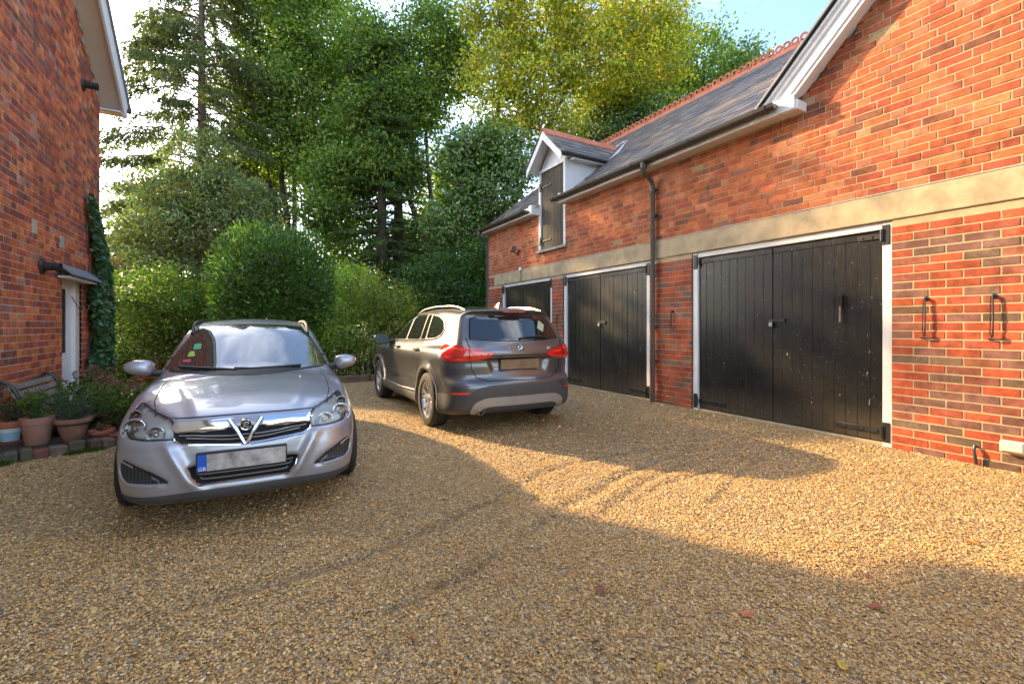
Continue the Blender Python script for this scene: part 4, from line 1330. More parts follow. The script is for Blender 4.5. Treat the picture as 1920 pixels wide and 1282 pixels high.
        for v in vs:
            h_ = s.hit(view, v.x / ascale, v.y)
            okv.append(h_ is not None); co.append(tuple(h_) if h_ is not None else (0, 0, 0))
        fs = [f for f in fs if all(okv[i] for i in f)]
        if not fs: return None
        co = np.array(co); N = s.normal(co)
        top = co + N * lift
        # rim
        cnt = {}
        for f in fs:
            for i in range(len(f)):
                e = (f[i], f[(i + 1) % len(f)])
                cnt[e] = cnt.get(e, 0) + 1
        rim = [e for e in cnt if (e[1], e[0]) not in cnt]
        n0 = len(top)
        bot = co - N * (depth - lift)
        V = np.concatenate([top, bot]); NN = np.concatenate([N, N])
        tri = [(f[0], f[i], f[i + 1]) for f in fs for i in range(1, len(f) - 1)]
        # orientation
        a, b, c = V[[t[0] for t in tri]], V[[t[1] for t in tri]], V[[t[2] for t in tri]]
        fl = (np.cross(b - a, c - a) * NN[[t[0] for t in tri]]).sum(-1).sum() < 0
        if fl: tri = [t[::-1] for t in tri]; rim = [(e[1], e[0]) for e in rim]
        used = sorted({i for e in rim for i in e}); mp = {i: n0 + k for k, i in enumerate(used)}
        V = np.concatenate([top, bot[used]]); NN = np.concatenate([N, N[used]])
        tri += [(e[1], e[0], mp[e[0]]) for e in rim] + [(e[1], mp[e[0]], mp[e[1]]) for e in rim]
        me = np_mesh(name, V, np.array(tri), [mat], smooth, normals=NN if smooth else None)
        return new_obj(name, me, parent, world=False)
    def strip(s, name, line, view, mat, parent, w=.004, lift=.0015, step=.03, closed=False, tube=False, n=5):
        """a thin line (panel gap, trim) that follows the skin"""
        pts = []
        m = len(line)
        for i in range(m if closed else m - 1):
            p = np.array(line[i][:2], float); q = np.array(line[(i + 1) % m][:2], float)
            sc_ = np.array((R(1) * .85, 1)) if isinstance(view, tuple) and view[0] != 'lamp' else np.array((1, 1))
            k = max(1, int(np.linalg.norm((q - p) * sc_) / step))
            for j in range(k): pts.append(tuple(p + (q - p) * j / k))
        if not closed: pts.append(tuple(line[-1][:2]))
        co = [s.hit(view, *p) for p in pts]; co = [c for c in co if c is not None]
        if len(co) < 2: return None
        co = np.array([tuple(c) for c in co]); N = s.normal(co)
        if tube:
            path = [Vector(c + nn * lift) for c, nn in zip(co, N)]
            if closed: path.append(path[0])
            return MB().tube(path, w, n).build(name, mat, parent, 'auto', world=False)
        T = np.roll(co, -1, 0) - np.roll(co, 1, 0)
        if not closed: T[0] = co[1] - co[0]; T[-1] = co[-1] - co[-2]
        B = np.cross(T, N); B /= np.maximum(np.linalg.norm(B, axis=-1, keepdims=True), 1e-9)
        a = co + B * w / 2 + N * lift; b = co - B * w / 2 + N * lift; k = len(co)
        F = [(i, (i + 1) % k, k + (i + 1) % k, k + i) for i in range(k if closed else k - 1)]
        return new_obj(name, np_mesh(name, np.concatenate([a, b]), F, [mat], True, normals=np.concatenate([N, N])), parent, world=False)

def car_paint(name, col, rough=.28, metal=.7, coat=1.0):
    m, nt, b, N, L = principled(name)
    b.inputs['Base Color'].default_value = (*col, 1)
    b.inputs['Metallic'].default_value = metal
    b.inputs['Roughness'].default_value = rough
    b.inputs['Coat Weight'].default_value = coat
    b.inputs['Coat Roughness'].default_value = .05
    c = node(nt, 'ShaderNodeTexCoord')
    n = node(nt, 'ShaderNodeTexNoise', Scale=3.0, Detail=5.0, Roughness=.7); L.new(c.outputs['Object'], n.inputs['Vector'])
    r = node(nt, 'ShaderNodeMapRange'); r.inputs['To Min'].default_value = rough - .06; r.inputs['To Max'].default_value = rough + .10
    L.new(n.outputs['Fac'], r.inputs['Value']); L.new(r.outputs[0], b.inputs['Roughness'])
    # faint road dust low down
    sp = node(nt, 'ShaderNodeSeparateXYZ'); L.new(c.outputs['Object'], sp.inputs[0])
    d = node(nt, 'ShaderNodeMapRange'); d.inputs['From Min'].default_value = .2; d.inputs['From Max'].default_value = .75
    d.inputs['To Min'].default_value = .22; d.inputs['To Max'].default_value = .02
    L.new(sp.outputs['Z'], d.inputs['Value'])
    mm = node(nt, 'ShaderNodeMath', operation='MULTIPLY'); L.new(d.outputs[0], mm.inputs[0]); L.new(n.outputs['Fac'], mm.inputs[1])
    mx = node(nt, 'ShaderNodeMix', data_type='RGBA'); mx.inputs['A'].default_value = (*col, 1); mx.inputs['B'].default_value = (.30, .25, .19, 1)
    L.new(mm.outputs[0], mx.inputs['Factor']); L.new(mx.outputs['Result'], b.inputs['Base Color'])
    return m
def glass_mat(name, tint=(.02, .024, .024), ior=2.3):
    return simple(name, tint, .03, coat=.6, ior=ior)
M['silver'] = car_paint('silver_lilac_paint', (.385, .385, .43), rough=.36, metal=.6, coat=.85)
M['grey_paint'] = car_paint('graphite_paint', (.125, .125, .132), rough=.30, metal=.65)
M['car_glass'] = glass_mat('car_glass')
M['tint_glass'] = glass_mat('rear_glass', (.012, .014, .014), 1.75)
M['chrome'] = simple('chrome', (.82, .82, .84), .06, metal=1.0)
M['mirror_dark'] = simple('mirror_glass', (.05, .055, .06), .25, metal=.5)
M['satin'] = simple('satin_metal', (.36, .35, .34), .34, metal=1.0, vary=.1)
M['alloy'] = simple('alloy_wheel', (.50, .50, .50), .3, metal=.9, vary=.1)
M['rubber'] = simple('tyre_rubber', (.022, .021, .021), .8, vary=.3, vscale=20)
M['trim'] = simple('black_trim', (.016, .016, .017), .5, vary=.15)
M['clad'] = simple('grey_cladding', (.062, .058, .058), .62, vary=.12, bump=.15, bscale=300)
M['skid'] = simple('silver_skid_plate', (.34, .31, .28), .5, metal=.3, vary=.1)
M['gap'] = simple('panel_gap', (.008, .008, .008), .9)
M['lamp_clear'] = simple('headlamp_lens', (.62, .60, .56), .10, metal=.35, coat=1.0, vary=.25, vscale=14)
M['lamp_bowl'] = simple('headlamp_bowl', (.80, .78, .74), .10, metal=1.0)
M['amber'] = simple('amber_lens', (.62, .28, .12), .15, coat=1.0, metal=.2)
M['red_lens'] = simple('red_lens', (.62, .018, .012), .12, coat=1.0, vary=.35, vscale=9)
M['red_lens2'] = simple('red_lens_bright', (.85, .06, .03), .12, coat=1.0, vary=.2, vscale=12)
M['plate_grey'] = simple('blurred_plate_reflection', (.42, .39, .37), .3, vary=.75, vscale=9)  # plate mottling: blur plus a pale cloud reflection painted into the colour
M['plate_yellow'] = simple('yellow_plate', (.21, .15, .085), .4, vary=.45, vscale=7)
M['blue'] = simple('plate_blue', (.02, .10, .50), .35)
M['white_print'] = simple('white_print', (.8, .8, .8), .5)

M['lamp_tray'] = simple('headlamp_tray', (.88, .86, .82), .28, metal=.1)
M['amber_soft'] = simple('indicator_bowl', (.66, .55, .42), .15, metal=.8)
M['lamp_glass2'] = simple('bulb_glass', (.55, .53, .5), .05, metal=.5, coat=1.0)
M['silver_dark'] = simple('grille_silver', (.42, .41, .42), .3, metal=.8)
M['blue_badge'] = simple('badge_blue', (.05, .17, .42), .3)
def lens_mat():
    m = bpy.data.materials.new('clear_lens'); m.use_nodes = True
    nt = m.node_tree; nt.nodes.clear()
    o = node(nt, 'ShaderNodeOutputMaterial'); t = node(nt, 'ShaderNodeBsdfTransparent'); g = node(nt, 'ShaderNodeBsdfGlossy', Roughness=.03)
    t.inputs['Color'].default_value = (.93, .92, .88, 1)
    f_ = node(nt, 'ShaderNodeFresnel', IOR=1.55); x = node(nt, 'ShaderNodeMixShader')
    nt.links.new(f_.outputs[0], x.inputs[0]); nt.links.new(t.outputs[0], x.inputs[1]); nt.links.new(g.outputs[0], x.inputs[2]); nt.links.new(x.outputs[0], o.inputs[0])
    return m
M['lens'] = lens_mat()
def mesh_black():
    m, nt, b, N, L = principled('honeycomb_black')
    c = node(nt, 'ShaderNodeTexCoord'); mp = node(nt, 'ShaderNodeVectorMath', operation='MULTIPLY'); mp.inputs[1].default_value = (1, 0, 1.5)
    L.new(c.outputs['Object'], mp.inputs[0])
    v = node(nt, 'ShaderNodeTexVoronoi', Scale=48.0, Randomness=.0, feature='DISTANCE_TO_EDGE'); L.new(mp.outputs[0], v.inputs['Vector'])
    cr = node(nt, 'ShaderNodeValToRGB'); cr.color_ramp.elements[0].position = .10; cr.color_ramp.elements[0].color = (.05, .05, .055, 1); cr.color_ramp.elements[1].position = .16; cr.color_ramp.elements[1].color = (.006, .006, .006, 1)
    L.new(v.outputs['Distance'], cr.inputs['Fac']); L.new(cr.outputs['Color'], b.inputs['Base Color']); b.inputs['Roughness'].default_value = .5
    return m
M['mesh_black'] = mesh_black()
def wheel(parent, x, u, r, w, spokes, style):
    """tyre with tread ribs and an alloy rim; local car coordinates, outer face towards sign(x)"""
    sgn = 1 if x > 0 else -1
    Mx = Matrix.Translation((x, -u, r)) @ Matrix.Rotation(sgn * math.pi / 2, 4, 'Y')
    rim = r * .66
    tw = w / 2
    prof = [(rim, -tw * .8), (rim + .012, -tw * .98), (r * .88, -tw), (r * .965, -tw * .86), (r, -tw * .66)]
    for g_ in (-.42, 0, .42):
        prof += [(r, tw * (g_ - .07)), (r - .008, tw * (g_ - .06)), (r - .008, tw * (g_ + .06)), (r, tw * (g_ + .07))]
    prof += [(r, tw * .66), (r * .965, tw * .86), (r * .88, tw), (rim + .012, tw * .98), (rim, tw * .8)]
    ty = MB().lathe(prof, 48, Mx, closed=True).build('wheel', M['rubber'], parent, 'auto', world=False)
    # tread blocks on the shoulder
    rm = MB()
    rm.lathe([(rim - .008, -tw * .7), (rim + .004, tw * .72), (rim + .006, tw * .86), (rim - .012, tw * .84), (rim - .03, tw * .55), (rim - .035, -tw * .6)], 40, Mx, closed=True)
    for i in range(spokes):
        for dd in ((-.14, .14) if style == 'pair' else (0,)):
            a0 = 2 * math.pi * i / spokes + dd * .55; a1 = 2 * math.pi * i / spokes + dd * 1.75
            wd0, wd1 = (.022, .026) if style == 'pair' else (.045, .03)
            p0 = Vector((math.cos(a0), math.sin(a0), 0)); p1 = Vector((math.cos(a1), math.sin(a1), 0))
            t0 = Vector((-p0.y, p0.x, 0)); t1 = Vector((-p1.y, p1.x, 0))
            zc, zr = tw * .62, tw * .78
            r0, r1 = .055, rim - .012
            vs = []
            for (pp, tt, rr, zz, wd) in ((p0, t0, r0, zc, wd0), ((p0 + p1).normalized(), (t0 + t1).normalized(), (r0 + r1) / 2, zc + .004, (wd0 + wd1) / 2), (p1, t1, r1, zr, wd1)):
                c_ = pp * rr
                vs += [c_ + tt * wd + Vector((0, 0, zz - .016)), c_ + tt * wd * .55 + Vector((0, 0, zz)), c_ - tt * wd * .55 + Vector((0, 0, zz)), c_ - tt * wd + Vector((0, 0, zz - .016)), c_ - tt * wd + Vector((0, 0, zz - .045)), c_ + tt * wd + Vector((0, 0, zz - .045))]
            fs = []
            for k in range(2):
                for j in range(6): fs.append((k * 6 + j, k * 6 + (j + 1) % 6, k * 6 + 6 + (j + 1) % 6, k * 6 + 6 + j))
            rm.add([Mx @ v for v in vs], fs)
    rm.lathe([(.075, tw * .4), (.075, tw * .58), (.05, tw * .66), (.032, tw * .68), (.03, tw * .72), (0, tw * .72)], 24, Mx)
    rm.build('rim', M['alloy'], ty, 'auto', world=False)
    MB().lathe([(.0, -tw * .3), (.155, -tw * .3), (.155, -tw * .1), (0, -tw * .1)], 28, Mx).build('brake_disc', M['satin'], ty, 'auto', world=False)
    MB().lathe([(.0, -tw * .62), (rim - .01, -tw * .62), (rim - .01, -tw * .55), (0, -tw * .55)], 28, Mx).build('hub', M['dark'], ty, 'auto', world=False)
    return ty

def text_mesh(name, s, size, mat, parent, mtx, extrude=.002):
    cu = bpy.data.curves.new(name, 'FONT'); cu.body = s; cu.size = size; cu.extrude = extrude
    cu.align_x = 'CENTER'; cu.align_y = 'CENTER'; cu.resolution_u = 4
    o = bpy.data.objects.new(name, cu); COL.objects.link(o)
    dg = bpy.context.evaluated_depsgraph_get()
    me = bpy.data.meshes.new_from_object(o.evaluated_get(dg)); me.name = name
    bpy.data.objects.remove(o)
    me.transform(mtx); me.materials.clear(); me.materials.append(mat)
    return new_obj(name, me, parent, world=False)
# ------------------------------------------------------------------ silver estate car, seen from the front
A_AX1, A_AX2, A_R = .90, 3.60, .316
A_NARROW = .925
HL_N = Vector((.5, .75, .43)).normalized()
HL_E1 = Vector((0, 0, 1)).cross(HL_N).normalized(); HL_E2 = HL_N.cross(HL_E1)
HL_3D = [(.400, .105, .618, .15), (.56, .125, .632, .3), (.675, .175, .655, .3), (.705, .26, .705, .4), (.70, .42, .775, .4), (.675, .62, .825, .25), (.62, .46, .808, .4), (.545, .32, .782, .4), (.455, .225, .752, .3), (.415, .17, .715, .2), (.400, .135, .67, .3)]
HL_OUT = round_poly([(Vector((p[0], -p[1], p[2])).dot(HL_E1), Vector((p[0], -p[1], p[2])).dot(HL_E2), p[3]) for p in HL_3D], 4, .3)
HL_C = tuple(np.mean(np.array(HL_OUT), 0))
def hl_inset(f): return [(p[0] + (HL_C[0] - p[0]) * f, p[1] + (HL_C[1] - p[1]) * f) for p in HL_OUT]
HL_POCKET = False
def astra_field(X, U, Z, x, u, z):
    xr = x; x = x / A_NARROW; X = X / A_NARROW
    aX = np.abs(X)
    T1 = curve([(-.2, .60), (0, .655), (.08, .705), (.2, .765), (.45, .845), (.8, .915), (1.1, .955), (1.3, .965), (2.5, .975), (3.8, .985), (4.7, .97)], .05)
    dT = (T1(u + .01) - T1(u - .01)) / .02
    xc = np.interp(u, [0, .1, 1.2], [.30, .33, .62])[None, :, None]
    ridge = .010 / (1 + np.exp((aX - xc) / .014))
    tz = T1(u)[None, :, None] - .085 * (aX / .85) ** 2.4 + ridge * np.interp(u, [.05, .25, 1.0, 1.25], [0, 1, 1, 0])[None, :, None]
    top = (Z - tz) / np.sqrt(1 + dT ** 2)[None, :, None]
    wp = curve([(-.2, .74), (0, .765), (.35, .828), (.9, .868), (1.6, .874), (3.2, .872), (3.9, .85), (4.7, .79)], .08)
    ws = curve([(.0, -.075), (.2, -.045), (.32, -.015), (.5, 0), (.62, .0), (.70, -.008), (.9, -.03), (1.05, -.06), (1.7, -.2)], .04)
    fl = 0
    for a in (A_AX1, A_AX2):
        rr = np.hypot(u[:, None] - a, z[None, :] - A_R)
        fl = fl + .014 * np.exp(-((rr - .365) / .05) ** 2)
    side = aX - wp(u)[None, :, None] - ws(z)[None, None, :] - fl[None]
    fz = curve([(.0, .14), (.16, .085), (.21, .045), (.27, .012), (.36, .0), (.47, .004), (.55, .014), (.60, .034), (.64, .055), (.72, .085), (.85, .17), (1.2, .5)], .014)
    plan = .085 * (x / .8) ** 2 + .75 * np.maximum(np.abs(x) - .48, 0) ** 2
    fr2 = plan[:, None] + fz(z)[None, :]
    # ridges of the bumper running from the lamps down and inwards
    axx = np.abs(x)[:, None]; zz = z[None, :]
    lx = np.interp(zz, [.26, .31, .45, .58, .62], [.22, .32, .40, .47, .49])
    fr2 = fr2 - .020 * np.exp(-((axx - lx) / .035) ** 2) * np.clip((zz - .285) / .06, 0, 1) * (zz < .62) + .018 / (1 + np.exp((axx - lx + .03) / .012)) * np.exp(-((zz - .42) / .16) ** 4)
    fr2 = fr2 - .016 * np.exp(-((zz - .605) / .016) ** 2) * (axx > .28)
    front = fr2[:, None, :] - U
    # recesses: upper grille, lower grille, side vents
    cut = None
    for poly, dep in ((A_GRILLE, .045), (A_LOWER, .05), (A_VENT, .05), ([(-p[0], p[1]) for p in A_VENT], .05)):
        sd = poly_sd(poly, np.broadcast_to(xr[:, None], (len(x), len(z))), np.broadcast_to(z[None, :], (len(x), len(z))))
        c = np.maximum(sd[:, None, :], U - (fr2[:, None, :] + dep))
        cut = c if cut is None else np.minimum(cut, c)
    rear = U - (4.50 - .10 * (aX / .8) ** 2 - .35 * np.maximum(Z - .75, 0) ** 1.5)
    bot = .20 - Z + .0 * X
    d = smax(side, front, .20); d = smax(d, rear, .2); d = smax(d, top, .085); d = smax(d, bot, .07)
    Rf = curve([(.8, .74), (1.0, .865), (1.2, .975), (1.5, 1.135), (1.8, 1.295), (1.98, 1.38), (2.1, 1.42), (2.4, 1.455), (2.9, 1.468), (3.5, 1.46), (4.0, 1.43), (4.3, 1.39), (4.7, 1.3)], .05)
    dR = (Rf(u + .01) - Rf(u - .01)) / .02
    us = u[None, :, None] - .13 * (X / .7) ** 2
    gt = (Z - Rf(us) + .05 * (X / .6) ** 2) / np.sqrt(1 + dR ** 2)[None, :, None]
    G = curve([(.7, .86), (.95, .80), (1.1, .745), (1.3, .665), (1.42, .61), (1.7, .45)], .04)
    gp = np.interp(u, [1.0, 1.6, 3.4, 4.5], [-.03, 0, 0, -.09])[None, :, None]
    gs = (aX - G(z)[None, None, :] - gp) * .93
    gr = (U - (4.44 - (Z - .95) * .5)) * .9
    g_ = smax(gt, gs, .10); g_ = smax(g_, gr, .16)
    g_ = np.maximum(g_, .8 - Z)
    d = smin(d, g_, .045)
    d = smax(d, -cut, .012)
    for a in (A_AX1, A_AX2):
        c = np.maximum(np.hypot(U - a, Z - A_R) - .352, .56 - aX)
        d = smax(d, -c, .014)
    if HL_POCKET:                                    # lamp pockets behind the lenses
        iu = np.nonzero((u > -.02) & (u < .75))[0]; iz = np.nonzero((z > .56) & (z < .90))[0]
        for sg in (1, -1):
            ix = np.nonzero((xr * sg > .25) & (xr * sg < .86))[0]
            AX, AU, AZ = np.meshgrid(xr[ix] * sg, u[iu], z[iz], indexing='ij')
            e1 = AX * HL_E1.x - AU * HL_E1.y + AZ * HL_E1.z; e2 = AX * HL_E2.x - AU * HL_E2.y + AZ * HL_E2.z
            sd = poly_sd(hl_inset(.06), e1, e2)
            sub = d[np.ix_(ix, iu, iz)]
            d[np.ix_(ix, iu, iz)] = smax(sub, -np.maximum(sd, -(sub + .036)), .004)
    return d
A_GRILLE = round_poly([(-.415, .665), (-.405, .625), (-.36, .605), (-.10, .578), (.10, .578), (.36, .605), (.405, .625), (.415, .665), (.1, .675), (-.1, .675)], 3, .12)
A_LOWER = round_poly([(-.335, .452), (-.31, .385), (-.265, .325), (.265, .325), (.31, .385), (.335, .452)], 3, .2)
A_VENT = round_poly([(.42, .362), (.52, .435), (.69, .515), (.705, .48), (.695, .41), (.655, .365)], 3, .16)

S_A = .87
astra = thing('silver_car', 'silver lilac estate car with roof rails parked facing the camera', 'car', (-.045, 3.13, 0), math.pi - .02)
astra.scale = (S_A,) * 3
A0 = Skin(astra_field, 4.52, 1.78, 1.49)
HL_POCKET = True
A = Skin(astra_field, 4.52, 1.78, 1.49)
new_obj('body', np_mesh('body', A.V, A.F, [M['silver']], True, normals=A.N), astra, world=False)
for sx in (-1, 1):
    for ax in (A_AX1, A_AX2):
        wheel(astra, sx * .738, ax, A_R, .2, 7, 'single')


# --- details of the silver car (x to the car's left is negative; outlines in the view named)
def mirror_pair(fn):
    for sg in (1, -1): fn(sg)
def flipx(pts, sg): return [(p[0] * sg, *p[1:]) for p in pts] if sg > 0 else [(p[0] * sg, *p[1:]) for p in pts][::-1]
A_SCREEN = [(-.665, .982), (-.35, .968), (0, .96), (.35, .968), (.665, .982), (.61, 1.12), (.50, 1.335), (.475, 1.362), (.25, 1.385), (0, 1.39), (-.25, 1.385), (-.475, 1.362), (-.50, 1.335), (-.61, 1.12)]
A.patch('screen_seal', [(p[0] * 1.035, 1.175 + (p[1] - 1.175) * 1.06) for p in A_SCREEN], 'front', M['trim'], astra, lift=.002, step=.05)
scr = A.patch('windscreen', A_SCREEN, 'front', M['car_glass'], astra, lift=.005, step=.04)
for col, pts in (((.02, .42, .16), [(.490, 1.150), (.425, 1.158), (.432, 1.205), (.488, 1.197)]), ((.30, .52, .05), [(.525, 1.088), (.462, 1.092), (.475, 1.135), (.512, 1.132)]), ((.55, .06, .10), [(.552, 1.042), (.488, 1.046), (.49, 1.066), (.55, 1.062)])):
    A.patch('sticker', round_poly(pts, 2, .15), 'front', simple('sticker_%.2f' % col[1], col, .35, coat=.3), scr, lift=.008, step=.02)
for line in ([(.10, .972), (.30, .985), (.565, 1.002)], [(-.42, .985), (-.25, .982), (.0, .978), (.13, .985)]):
    A.strip('wiper', line, 'front', M['trim'], astra, w=.010, lift=.016, tube=True)
A.strip('cowl_seal', [(-.62, .968), (-.35, .955), (0, .948), (.35, .955), (.62, .968)], 'front', M['trim'], astra, w=.012, lift=.002)
# shut lines
for sg in (1, -1):
    A.strip('panel_gap', [(sg * .60, 1.30), (sg * .615, 1.0), (sg * .60, .6), (sg * .555, .36), (sg * .47, .20)], 'top', M['gap'], astra, w=.006)
    side = 'right' if sg > 0 else 'left'
    for ln in ([(1.38, .30), (1.34, .6), (1.36, .95)], [(2.42, .28), (2.45, .95)], [(3.3, .62), (3.36, .95)], [(1.38, .28), (2.42, .26), (3.2, .27)]):
        A.strip('panel_gap', ln, side, M['gap'], astra, w=.006)
    for nm, ol in (('side_window', [(1.50, .995), (2.40, 1.0), (2.40, 1.36), (2.12, 1.36), (1.75, 1.18)]), ('side_window', [(2.46, 1.0), (3.32, 1.01), (3.28, 1.36), (2.46, 1.37)]), ('side_window', [(3.38, 1.02), (4.05, 1.06), (3.95, 1.33), (3.36, 1.355)])):
        A.patch(nm, round_poly(ol, 3, .1), side, M['car_glass'], astra, lift=.004, step=.08)
    A.patch('side_moulding', [(1.42, .44), (3.2, .46), (3.2, .52), (1.42, .50)], side, M['silver'], astra, lift=.008, step=.09)
    for u0 in (2.12, 3.05):
        A.strip('door_handle', [(u0, .86), (u0 + .16, .862)], side, M['silver'], astra, w=.014, lift=.02, tube=True)
    # roof rail on three feet
    pts = []
    for u0 in np.linspace(1.98, 4.0, 14):
        h_ = A.hit('top', sg * .535, u0)
        pts.append(Vector(h_) + Vector((0, 0, .035 if .05 < (u0 - 1.98) / 2.02 < .95 else .006)))
    MB().tube(pts, .016, 8).build('roof_rail', M['satin'] if False else M['trim'], astra, 'auto', world=False)
    # door mirror
    mz, mu, mx_ = 1.01, 1.50, sg * .865
    mm = Matrix.Translation((mx_, -mu, mz)) @ Matrix.Rotation(sg * R(-6), 4, 'Y')
    sh = MB()
    rings = []
    nseg = 18
    for k, (f_, sc_) in enumerate(((.085, .25), (.078, .62), (.055, .88), (.02, 1.0), (-.02, 1.02), (-.05, .97))):
        for j in range(nseg):
            a_ = 2 * math.pi * j / nseg
            ca, sa = math.cos(a_), math.sin(a_)
            ex = math.copysign(abs(ca) ** .75, ca) * .108 * sc_; ez = math.copysign(abs(sa) ** .8, sa) * .068 * sc_
            ez *= 1 - .25 * (ex * sg / .125)
            rings.append(mm @ Vector((ex, f_, ez)))
    fs = [(i * nseg + j, i * nseg + (j + 1) % nseg, (i + 1) * nseg + (j + 1) % nseg, (i + 1) * nseg + j) for i in range(5) for j in range(nseg)]
    fs += [tuple(range(nseg))[::-1], tuple(5 * nseg + j for j in range(nseg))]
    sh.add(rings, fs)
    mo = sh.build('door_mirror', M['silver'], astra, 'auto', world=False)
    MB().tube([(mx_ - sg * .06, -mu, mz - .045), (mx_ - sg * .13, -mu - .02, mz - .06), (mx_ - sg * .24, -mu - .04, mz - .055)], [.03, .028, .035], 8).build('mirror_arm', M['trim'], mo, 'auto', world=False)
    # headlamp: reflector tray, two bowls, indicator, clear lens
    view = ('lamp', sg)
    hl = A.patch('headlamp', hl_inset(.12), view, M['lamp_tray'], astra, lift=.003, step=.02)
    A0.strip('headlamp_gap', HL_OUT, view, M['gap'], astra, w=.007, lift=.002, closed=True, step=.02)
    for (an, zc, rr, mt) in ((34.2, .672, .050, 'lamp_bowl'), (45, .702, .064, 'lamp_bowl'), (54.5, .772, .032, 'amber_soft')):
        c_ = A0.hit(('nose', .9), sg * an, zc)
        n_ = Vector(A0.normal(np.array([tuple(c_)]))[0])
        ax_ = (n_ * .35 + Vector((sg * .05, .95, .05))).normalized()
        mt4 = Matrix.Translation(Vector(c_) - n_ * .017) @ ax_.to_track_quat('Z', 'Y').to_matrix().to_4x4()
        MB().lathe([(rr * 1.02, -.03), (rr * 1.08, .012), (rr * 1.0, .014), (rr * .9, .0), (rr * .62, -.018), (rr * .34, -.026), (0, -.027)], 28, mt4).build('reflector', M[mt], hl, 'auto', world=False)
        MB().lathe([(rr * 1.08, .008), (rr * 1.15, .008), (rr * 1.15, .013), (rr * 1.08, .013)], 28, mt4, closed=True).build('bezel', M['silver_dark'], hl, 'auto', world=False)
        MB().lathe([(rr * .36, -.026), (rr * .36, -.004), (rr * .22, .006), (0, .009)], 16, mt4).build('bulb', M['lamp_glass2'], hl, 'auto', world=False)
    A0.patch('lens', HL_OUT, view, M['lens'], hl, lift=.002, step=.03, depth=.004)
    # side vent, blanked fog lamp, tow cover
    A.patch('vent_mesh', flipx(A_VENT, sg), 'front', M['mesh_black'], astra, lift=.004, step=.02)
    A.strip('vent_edge', flipx(round_poly([(.705, .515), (.712, .45), (.70, .40), (.655, .352), (.45, .350)], 4, .3), sg), 'front', M['silver'], astra, w=.006, lift=.004, tube=True)
    ring = [(sg * .535 + .026 * math.cos(t_), .498 + .026 * math.sin(t_)) for t_ in np.linspace(0, 2 * math.pi, 20, endpoint=False)]
    A.strip('fog_blank_ring', ring, 'front', M['silver_dark'], astra, w=.005, lift=.001, closed=True)
A.strip('bonnet_edge', [(-.44, .748), (-.2, .752), (0, .753), (.2, .752), (.44, .748)], 'front', M['gap'], astra, w=.012)
# grille: dark back, chrome wings and V, slats
A.patch('grille_back', A_GRILLE, 'front', M['dark'], astra, lift=.003, step=.03)
for zz_, ww in ((.637, .38), (.612, .34)):
    A.strip('grille_slat', [(-ww, zz_), (-.1, zz_ - .02), (.1, zz_ - .02), (ww, zz_)], 'front', M['silver_dark'], astra, w=.0045, lift=.030, tube=True)
for sg in (1, -1):
    A.patch('grille_wing', round_poly(flipx([(.075, .730), (.43, .718), (.435, .684), (.41, .676), (.125, .664)], sg), 3, .1), 'front', M['chrome'], astra, lift=.014, step=.03, depth=.03)
    A.strip('grille_edge', flipx([(.425, .672), (.408, .622), (.36, .597), (.10, .570), (.03, .566)], sg), 'front', M['chrome'], astra, w=.007, lift=.004, tube=True)
    vpts = [(sg * .115, .735), (sg * .066, .738), (sg * .0, .635), (sg * .0, .568), (sg * .03, .576)]
    vb = MB().tube([(sg * .098, -.050, .740), (sg * .045, -.030, .655), (sg * .004, -.018, .572)], [.015, .013, .010], 6)
    vb.build('badge_arm', M['chrome'], astra, smooth='auto', world=False)
bc = Matrix.Translation((0, -.048, .697)) @ Matrix.Rotation(-math.pi / 2, 4, 'X') @ Matrix.Rotation(R(-8), 4, 'X')
bc = bc @ Matrix.Scale(.84, 4)
em = MB().lathe([(.046, -.02), (.046, .006), (.042, .010), (.037, .008), (.036, .004), (0, .005)], 28, bc).build('emblem', M['chrome'], astra, 'auto', world=False)
MB().lathe([(.0355, .0055), (0, .0065)], 28, bc).build('emblem_field', M['gap'], em, 'auto', world=False)
gr = [(-.022, .014), (-.014, .024), (-.002, .022), (.006, .012), (-.004, .004), (-.016, -.002), (-.018, -.014), (-.004, -.02), (.012, -.016), (.024, -.012)]
MB().tube([bc @ Vector((a_, b_, .007)) for a_, b_ in gr], .0045, 6).tube([bc @ Vector((a_, b_, .007)) for a_, b_ in ((.004, .010), (.016, .008), (.022, .016), (.012, .022))], .0035, 6).tube([bc @ Vector((a_, b_, .007)) for a_, b_ in ((.002, -.004), (.014, -.003), (.020, .004))], .003, 6).build('emblem_beast', M['chrome'], em, 'auto', world=False)
A.patch('lower_grille_back', A_LOWER, 'front', M['dark'], astra, lift=.003, step=.03)
for zz_, ww in ((.425, .32), (.392, .305), (.360, .28)):
    A.strip('grille_slat', [(-ww, zz_), (ww, zz_)], 'front', M['silver_dark'], astra, w=.005, lift=.034, tube=True)
A.strip('lower_grille_edge', [(-.335, .455), (-.312, .385), (-.266, .322), (.266, .322), (.312, .385), (.335, .455)], 'front', M['chrome'], astra, w=.006, lift=.005, tube=True)
VAL = [(-52, .205), (-52, .272), (-30, .285), (-17, .292), (0, .288), (17, .292), (30, .285), (52, .272), (52, .205)]
A.patch('front_valance', VAL, ('nose', .9), M['clad'], astra, lift=.004, step=.03, ascale=.0145)
